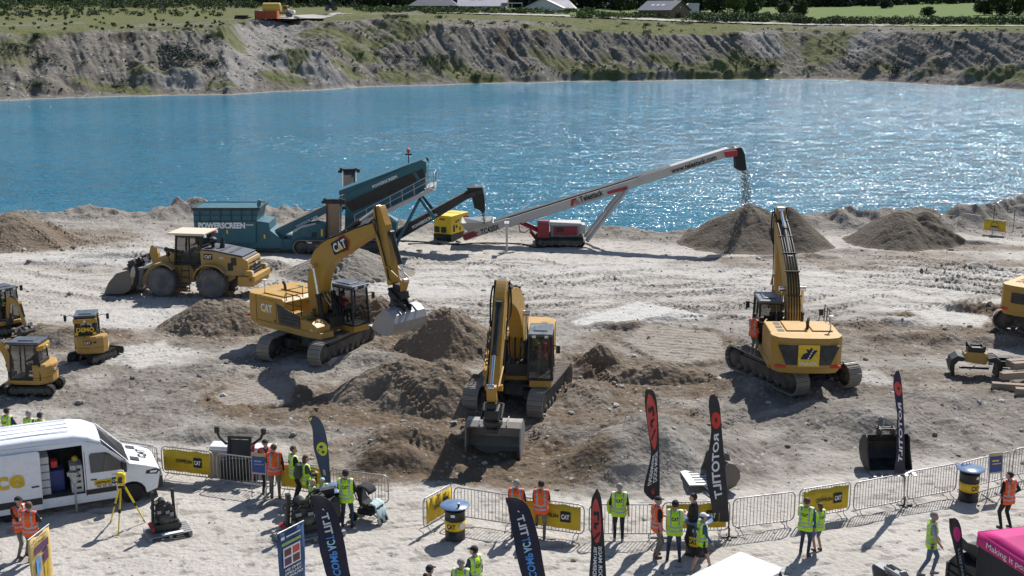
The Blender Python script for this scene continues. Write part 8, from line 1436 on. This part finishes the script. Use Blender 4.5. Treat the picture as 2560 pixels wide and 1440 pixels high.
# open buckets standing on the ground
def show_bucket(label, px, py, rz, W, s, mat, teeth=False, rib=0, pitch=0., bladem=None, grate=False):
    p = g_(px, py); t = thing('digger_bucket', label, 'bucket', p, rz)                       # opening along +x
    prof = [(.50, .02), (.0, .02), (-.30, .14), (-.48, .42), (-.45, .72), (-.22, .98), (.02, 1.06)]; inn = [(.50, .05), (.02, .06), (-.26, .18), (-.42, .43), (-.39, .69), (-.19, .93), (.02, 1.02)]
    f = lambda q: rot2((q[0] * s, q[1] * s), pitch); b = MB(); o_, i_ = [f(q) for q in prof], [f(q) for q in inn]; n = len(prof)
    V = [(x, -W / 2, z) for x, z in o_] + [(x, W / 2, z) for x, z in o_] + [(x, -W / 2, z) for x, z in i_] + [(x, W / 2, z) for x, z in i_]
    if not grate: b.add(V, [(k_, n + k_, n + k_ + 1, k_ + 1) for k_ in range(n - 1)] + [(2 * n + k_, 2 * n + k_ + 1, 3 * n + k_ + 1, 3 * n + k_) for k_ in range(n - 1)] + [(0, 2 * n, 3 * n, n), (n - 1, 2 * n - 1, 4 * n - 1, 3 * n - 1)])
    else:
        b.add(V, [(k_, n + k_, n + k_ + 1, k_ + 1) for k_ in range(2, n - 1)] + [(2 * n + k_, 2 * n + k_ + 1, 3 * n + k_ + 1, 3 * n + k_) for k_ in range(2, n - 1)])
        for y in np.linspace(-W / 2, W / 2, 9): b.prism([f(q) for q in ((.5, .02), (-.3, .12), (-.3, .18), (.5, .06))], y - .025, y + .025)
    for y in (-W / 2, W / 2): b.prism([f(q) for q in prof[:1] + prof[1:] + [(.12, 1.0), (.22, .6)]], y - .025, y + .025)
    for k_ in range(rib): y = (k_ + 1) / (rib + 1) * W - W / 2; b.prism([f(q) for q in prof + [(.0, .9), (.1, .3)]], y - .015, y + .015)
    o = b.build('shell', mat, t, .008); b = MB(); q = [f(a) for a in ((.48, .015), (.68, .01), (.68, .035), (.48, .06))]; b.prism(q, -W / 2 - .03, W / 2 + .03); b.build('cutting_edge', bladem or 'blade_steel', t)
    b = MB(); [b.prism([f(a) for a in ((.06, 1.0), (-.3, .92), (-.26, 1.2), (-.1, 1.28), (.06, 1.2))], y - .03, y + .03) for y in (-.24, .24)]; b.cyl((f((0, 1.2))[0], -.3, f((0, 1.2))[1]), (f((0, 1.2))[0], .3, f((0, 1.2))[1]), .04, n=10); b.cyl((f((-.2, 1.18))[0], -.3, f((-.2, 1.18))[1]), (f((-.2, 1.18))[0], .3, f((-.2, 1.18))[1]), .04, n=10); b.build('hanger', mat, t, .008)
    if teeth:
        for k_ in range(6): b = MB(); y = (k_ / 5 - .5) * W * .94; b.prism([f(a) for a in ((.62, .01), (.86, .015), (.62, .06))], y - .05, y + .05); b.build('tooth', 'blade_steel', t)
    return t
show_bucket('large black digging bucket with steel teeth standing open behind the slim dark flag', 2212, 1166, -86, 1.45, 1.1, 'black_paint', teeth=True)
show_bucket('grey screening bucket with a white slotted lip lying behind the tall black flag', 1795, 1208, 200, 1.3, .88, 'loader_bucket', grate=True, bladem='ink_white')
b = MB(); b.box((0, 0, 0), (.80, 1.4, .04)); [b.box((.1, y, .025), (.5, .05, .02), 1) for y in np.linspace(-.55, .55, 7)]; p = g_(1737, 1206); o = b.build('slotted_plate', ['ink_white', 'ink_black']); o.location = p + Vector((0, .1, .2)); o.rotation_euler = (R(5), R(3), R(10)); tag(o, 'white slotted plate lying in front of the grey screening bucket', 'plate')
show_bucket('grey ribbed bucket cut by the bottom edge, below the walking man in jeans', 2262, 1500, 205, 1.5, .85, 'grey_steel', rib=2, pitch=-.5)
p = g_(605, 1195); t = thing('tilt_bucket', 'white grading bucket with a black coupler frame standing behind the left barriers', 'bucket', p, -97)
for y0, y1 in ((-1.05, -.42), (.42, 1.08)):
    b = MB(); b.prism([(.28, .05), (.05, .95), (-.28, 1.05), (-.34, .98), (-.05, .85), (.18, .05)], y0, y1); b.build('shell', 'grey_steel', t, .01)
    b = MB(); b.prism([(.07, .90), (-.05, 1.04), (-.42, 1.10), (-.42, 1.04), (-.05, .98), (.0, .88)], y0 - .02, y1 + .02); b.build('wing', 'white_paint', t, .008)
b = MB(); b.prism([(.3, .05), (.36, .6), (.3, .72), (.1, .75), (.05, .05)], -.62, .62); b.prism([(.28, .62), (.05, 1.45), (-.04, 1.42), (.16, .6)], -.40, -.30); b.prism([(.28, .62), (.05, 1.45), (-.04, 1.42), (.16, .6)], .30, .40); b.box((.02, 0, 1.43), (.12, .8, .1)); b.box((.1, 0, 1.05), (.05, .62, .6), rot=Matrix.Rotation(-.27, 3, 'Y')); b.build('coupler_frame', 'black_paint', t, .015)
for sg in (-1, 1): b = MB(); b.tube([(.1, sg * .42, 1.2), (.0, sg * .7, 1.4), (-.05, sg * .78, 1.58)], .05, 8); b.box((-.06, sg * .79, 1.63), (.14, .14, .2)); b.build('hitch_arm', 'black_paint', t, .01)
for z0_, z1_ in ((.85, 1.25), (.2, .7)): b = MB(); b.cyl((.32, .50, z0_), (.22, .52, z1_), .055, n=10); b.build('ram', 'red_paint', t)
# sorting grapple
p = g_(2440, 942); t = thing('sorting_grapple', 'black and yellow sorting grapple standing on the ground by the timber stack', 'grapple', p + Vector((0, .3, 0)), -10)
b = MB(); b.prism([(-.42, .62), (.42, .52), (.5, .70), (.46, .98), (.3, 1.04), (-.32, 1.06), (-.48, .98), (-.50, .76)], -.26, .26); b.build('grapple_body', 'machine_yellow', t, .02)
b = MB(); b.box((0, 0, 1.14), (.7, .55, .14)); [b.prism([(-.36, 1.2), (.36, 1.2), (.36, 1.34), (.2, 1.28), (-.2, 1.28), (-.36, 1.40)], y - .03, y + .03) for y in (-.28, .28)]; [b.cyl((x, -.3, 1.30), (x, .3, 1.30), .035, n=8) for x in (-.28, .28)]; b.build('hitch', 'black_paint', t, .01)
jl = [(-.45, .85), (-.75, .92), (-1.0, .75), (-1.08, .45), (-.98, .12), (-.82, -.0), (-.86, .25), (-.86, .5), (-.72, .68), (-.5, .68)]
b = MB(); b.prism(jl, -.42, .42); b.build('jaw', 'black_paint', t, .02)
for y in (-.36, -.12, .12, .36): b = MB(); b.prism([(-x, z) for x, z in jl], y - .07, y + .07); b.build('jaw', 'black_paint', t, .015)
b = MB(); b.box((1.2, .1, .5), (.5, .6, .1)); [b.box((1.2, y, .62), (.55, .05, .2)) for y in (-.2, .4)]; b.cyl((.6, 0, .3), (-.6, 0, .3), .05, n=8); b.box((1.3, .1, .3), (1.0, .08, .06)); b.build('stay', 'black_paint', t, .01)
# timber stack
for i, (px, py, rz, dz, L, lab) in enumerate([(2530, 978, -14, 0, 1.5, 'lowest'), (2590, 992, -14, 0, 1.5, 'front'), (2555, 965, 10, .30, 1.9, 'second'), (2560, 950, 12, .60, 1.6, 'topmost'), (2572, 957, 12, .60, 1.6, 'top front')]):
    p = g_(px, py) ; b = MB(); b.box((0, 0, .15), (L, .30, .29)); o = b.build('timber_beam', 'timber', None, .012); o.location = (p.x, p.y + .1, gz(p.x, p.y) + dz); o.rotation_euler.z = R(rz)
    tag(o, {'lowest': 'thick timber beam at the bottom left of the stack at the right edge', 'front': 'thick timber beam at the front of the stack, cut by the right edge', 'second': 'thick timber beam in the second layer of the stack at the right edge', 'topmost': 'thick timber beam on top of the stack, the one further back', 'top front': 'thick timber beam on top of the stack, the nearer one'}[lab], 'beam', 'timber beams stacked at the right edge')
# roll-up banners in the foreground
def stand_banner(label, a, b_, H, mat, art, two=False):
    """a, b_: ground points of the two foot ends; art in (0..1 across, 0..1 up)"""
    c = (a + b_) / 2; d = b_ - a; L = d.length; t = thing('banner_stand', label, 'banner', (c.x, c.y, gz(c.x, c.y)), math.degrees(math.atan2(d.y, d.x))); b = MB(); n = 8
    V = [(-L / 2 + L * i / n, -.02 - .015 * math.sin(i * 1.3 + j), .05 + (H - .05) * j / 6) for i in range(n + 1) for j in range(7)]; b.add(V, [(i * 7 + j, (i + 1) * 7 + j, (i + 1) * 7 + j + 1, i * 7 + j + 1) for i in range(n) for j in range(6)], 0, True); cl = b.build('cloth', mat, t); cl.modifiers.new('t', 'SOLIDIFY').thickness = .006
    b = MB(); b.cyl((-L / 2 - .01, -.02, H), (L / 2 + .01, -.02, H), .018, n=8); b.box((0, 0, .03), (L, .2, .06)); b.build('rail', 'galvanised', t); b = MB(); b.tube([(L / 2, .03, .05), (L / 2, .01, H)], .014, 6); b.build('pole', 'galvanised', t)
    A = lambda u, v: (-L / 2 + L * u, -.045, H * v)
    for kind, *g in art:
        q = MB()
        if kind == 'rect': u0, v0, u1, v1, sk, m_ = g; q.add([A(u0, v0), A(u1, v0 + sk), A(u1, v1 + sk), A(u0, v1)], [(0, 1, 2, 3)]); q.v = [(x, y + .004, z) for x, y, z in q.v]; q.build('print', m_, cl)
        if kind == 'pic': u0, v0, u1, v1, sk, m_ = g; q.add([A(u0, v0), A(u1, v0 + sk), A(u1, v1 + sk), A(u0, v1)], [(0, 1, 2, 3)]); q.v = [(x, y - .002, z) for x, y, z in q.v]; q.build('print', m_, cl)
        if kind == 'text': s_, u, v, hh, ww, m_, mir = g; put_text(q, s_, A(u, v), (1, 0, 0), (0, 0, 1), hh, 0, .03, wid=ww, mirror=mir); q.build('lettering', m_, cl)
    return t
ba, bb = gp(692, 1335, 2.02), gp(757, 1302, 2.02); za = Vector((ba.x, ba.y, 0)); zb = Vector((bb.x, bb.y, 0))
stand_banner('blue roll-up banner with a picture block and white lettering, seen from behind at the bottom', za, zb, 2.02, 'banner_blue', [('rect', .10, .885, .24, .925, 0, 'ink_white'), ('text', 'Steelwrist', .55, .905, .035, .5, 'ink_white', True), ('text', 'Cphs', .5, .875, .015, .2, 'ink_white', True)][:1] + [('rect', .30, .895, .85, .915, 0, 'ink_white'), ('rect', .12, .80, .86, .84, 0, 'ink_green'), ('rect', .16, .50, .82, .765, 0, 'ink_white'), ('pic', .20, .645, .46, .74, 0, 'ink_brown'), ('pic', .52, .645, .78, .74, 0, 'flag_red'), ('pic', .20, .52, .46, .62, 0, 'ink_purple'), ('pic', .52, .52, .78, .62, 0, 'ink_brown'), ('text', 'VIND EN', .52, .455, .07, .60, 'ink_white', True), ('text', 'VALGFRI', .52, .405, .07, .62, 'ink_white', True), ('text', 'OPLEVELSE', .52, .355, .07, .72, 'ink_white', True)])
ba, bb = gp(68, 1352, 2.0), gp(120, 1312, 2.0)
stand_banner('gold roll-up banner with purple picture panels before the men in orange at left', Vector((ba.x, ba.y, 0)), Vector((bb.x, bb.y, 0)), 2.0, 'banner_gold', [('text', 'KOM OG SE', .48, .94, .045, .62, 'ink_brown', True), ('text', 'OMRÅDET', .5, .885, .05, .6, 'ink_black', True), ('rect', .22, .74, .88, .84, .02, 'ink_purple'), ('pic', .60, .56, .82, .72, .03, 'ink_purple'), ('pic', .24, .46, .46, .68, .03, 'ink_blue'), ('pic', .34, .50, .44, .66, .03, 'cloth_lightblue'), ('rect', .60, .30, .70, .55, 0, 'banner_yellow'), ('rect', .78, .32, .86, .56, 0, 'banner_yellow')])
# magenta tent
T0 = gp(2445, 1330, 2.4); t = thing('event_tent', 'magenta event tent with dark walls and white slogan at the bottom right corner', 'tent', (T0.x, T0.y, 0), math.degrees(math.atan2(26.21 - 27.78, 12.07 - 11.58)))
# local +x runs along the visible valance towards the camera, +y away to the right
L = 4.0; ap = (L / 2, L / 2, 3.5)
b = MB(); n = 8; V = []; Fs = []
cs = [(0, 0), (L, 0), (L, L), (0, L)]
for k_ in range(4):
    a, c_ = cs[k_], cs[(k_ + 1) % 4]; o_ = len(V)
    for i in range(n + 1):
        f = i / n
        for j in range(n + 1): g2 = j / n; x = (a[0] + (c_[0] - a[0]) * f) * (1 - g2) + ap[0] * g2; y = (a[1] + (c_[1] - a[1]) * f) * (1 - g2) + ap[1] * g2; V.append((x, y, 2.4 + 1.1 * g2 - .10 * math.sin(math.pi * g2) - .05 * math.sin(math.pi * f) * (1 - g2)))
    Fs += [(o_ + i * (n + 1) + j, o_ + (i + 1) * (n + 1) + j, o_ + (i + 1) * (n + 1) + j + 1, o_ + i * (n + 1) + j + 1) for i in range(n) for j in range(n)]
b.add(V, Fs, 0, True); rf = b.build('canopy', 'tent_magenta', t); rf.modifiers.new('t', 'SOLIDIFY').thickness = .01
for k_ in range(4):
    a, c_ = cs[k_], cs[(k_ + 1) % 4]; b = MB(); nn = Vector((c_[1] - a[1], a[0] - c_[0], 0)).normalized() * .01; V = []
    for i in range(13): f = i / 12; x, y = a[0] + (c_[0] - a[0]) * f, a[1] + (c_[1] - a[1]) * f; w_ = nn * (1 + math.sin(i * 1.7)); V += [(x + nn.x, y + nn.y, 2.41 - .05 * math.sin(math.pi * f)), (x + nn.x + w_.x, y + nn.y + w_.y, 2.06)]
    b.add(V, [(2 * i, 2 * i + 1, 2 * i + 3, 2 * i + 2) for i in range(12)], 0, True); vo = b.build('valance', 'tent_magenta', t); vo.modifiers.new('t', 'SOLIDIFY').thickness = .006
    if k_ == 0: q = MB(); put_text(q, 'Making it possible s', (1.42, -.05, 2.20), (1, 0, 0), (0, 0, 1), .20, 0, .0, wid=2.05); q.build('lettering', 'ink_white', vo)
b = MB(); [b.box((x, y, 1.03), (.06, .06, 2.06)) for x, y in ((.05, .05), (L - .05, .05), (L - .05, L - .05), (.05, L - .05))]; b.build('frame', 'dark_steel', t); b = MB(); b.box((L / 2, .03, 1.04), (L - .1, .02, 2.04)); b.build('wall', 'tent_dark', t); b = MB(); b.box((.03, L / 2, 1.04), (.02, L - .1, 2.04)); b.build('wall', 'tent_dark', t)
p = gp(2432, 1418, 1.0); b = MB(); b.X = Matrix.Rotation(R(-70), 4, 'Z'); b.box((0, 0, .5), (1.2, .7, .9)); [b.box((x, -.36, .5), (.08, .06, 1.0)) for x in (-.5, 0, .5)]; b.prism([(-.6, .95), (.6, .95), (.5, 1.25), (.1, 1.15), (-.3, 1.3)], -.3, .3); b.box((0, -.38, .75), (1.1, .04, .06)); o = b.build('attachment_rack', 'black_paint', None, .02); o.location = (p.x, p.y, 0); tag(o, 'black steel attachment rack standing left of the magenta tent', 'rack')
p = gp(2432, 1368, 1.5); b = MB(); b.X = Matrix.Rotation(R(-70), 4, 'Z'); b.prism([(-.4, 0), (.4, 0), (.45, .2), (.2, .32), (-.1, .26), (-.4, .34)], -.22, .22); b.box((0, 0, -.7), (.3, .3, 1.4)); o = b.build('quick_hitch', 'black_paint', None, .02); o.location = (p.x + .1, p.y, 1.35); tag(o, 'black quick hitch on display against the corner of the magenta tent', 'attachment')
p = gp(2393, 1420, .7); b = MB(); b.box((0, 0, .55), (.04, .5, .5)); b.box((0, 0, .15), (.03, .04, .3)); o = b.build('placard', 'maroon_paint'); o.location = (p.x, p.y, 0); o.rotation_euler.z = R(-65); tag(o, 'small dark red placard at the foot of the small dark flag', 'sign')
# white-roofed utility vehicle at the bottom edge
c0, c1, c2 = Vector((5.66, 27.65, 0)), Vector((6.54, 27.14, 0)), Vector((3.9, 26.34, 0)); hd3 = -47.; t = thing('utility_vehicle', 'white-roofed utility vehicle cut by the bottom edge, below the woman in shorts', 'vehicle', (c0.x, c0.y, 0), hd3)
LX, LY = 1.25, 2.3                                                    # local x forward, y = 0 far side, -LY near side
b = MB(); b.prism([(0, 0), (LX, 0), (LX + .1, -.3), (LX + .1, -LY + .3), (LX, -LY), (0, -LY)], 1.86, 1.93, 0, 'z'); rf = b.build('roof', 'white_paint', t, .04)
for k_ in range(2): q = MB(); q.box((.6 + .6 * k_, -LY / 2, 1.936), (.03, LY * .9, .012)); q.build('roof_rib', 'white_paint', rf)
b = MB(); [b.tube([(x, y, .6), (x2, y, 1.88)], .04, 8) for y in (-.08, -LY + .08) for x, x2 in ((.08, .08), (LX + .55, LX - .05))]; b.build('cage', 'black_paint', t); b = MB(); b.add([(LX + .5, -.1, 1.05), (LX + .5, -LY + .1, 1.05), (LX + .02, -LY + .1, 1.84), (LX + .02, -.1, 1.84)], [(0, 1, 2, 3)]); b.build('windscreen', 'windscreen', t)
b = MB(); b.prism([(LX + .45, .5), (LX + 1.35, .5), (LX + 1.4, .85), (LX + 1.2, .98), (LX + .5, 1.08)], -LY + .2, -.2); bn = b.build('bonnet', 'white_paint', t, .04); q = MB(); q.box((LX + .85, -.55, 1.04), (.2, .3, .02), rot=Matrix.Rotation(.14, 3, 'Y')); q.build('bonnet_vent', 'black_paint', bn); q = MB(); q.box((LX + .95, -LY * .62, 1.025), (.7, .05, .02), rot=Matrix.Rotation(.14, 3, 'Y')); q.build('stripe', 'black_paint', bn)
b = MB(); b.box((LX / 2, -LY / 2, .55), (LX + .9, LY - .5, .3)); b.build('chassis', 'dark_steel', t, .03)
for y in (-.55, -LY + .55): b = MB(); b.box((.6, y, .85), (.5, .55, .16)); b.box((.35, y, 1.2), (.14, .55, .6)); b.build('seat', 'cloth_black', t, .05)
for x in (.2, LX + .75):
    for y in (-.12, -LY + .12): b = MB(); b.lathe([(.15, -.13), (.3, -.14), (.34, 0), (.3, .14), (.15, .13)], 20, 0, (x, y, .34), 'y'); b.build('wheel', 'rubber_black', t)
b = MB(); b.tube([(LX + .3, -.02, 1.3), (LX + .2, .18, 1.4)], .02); b.box((LX + .2, .22, 1.42), (.06, .14, .22)); b.build('mirror', 'black_paint', t)
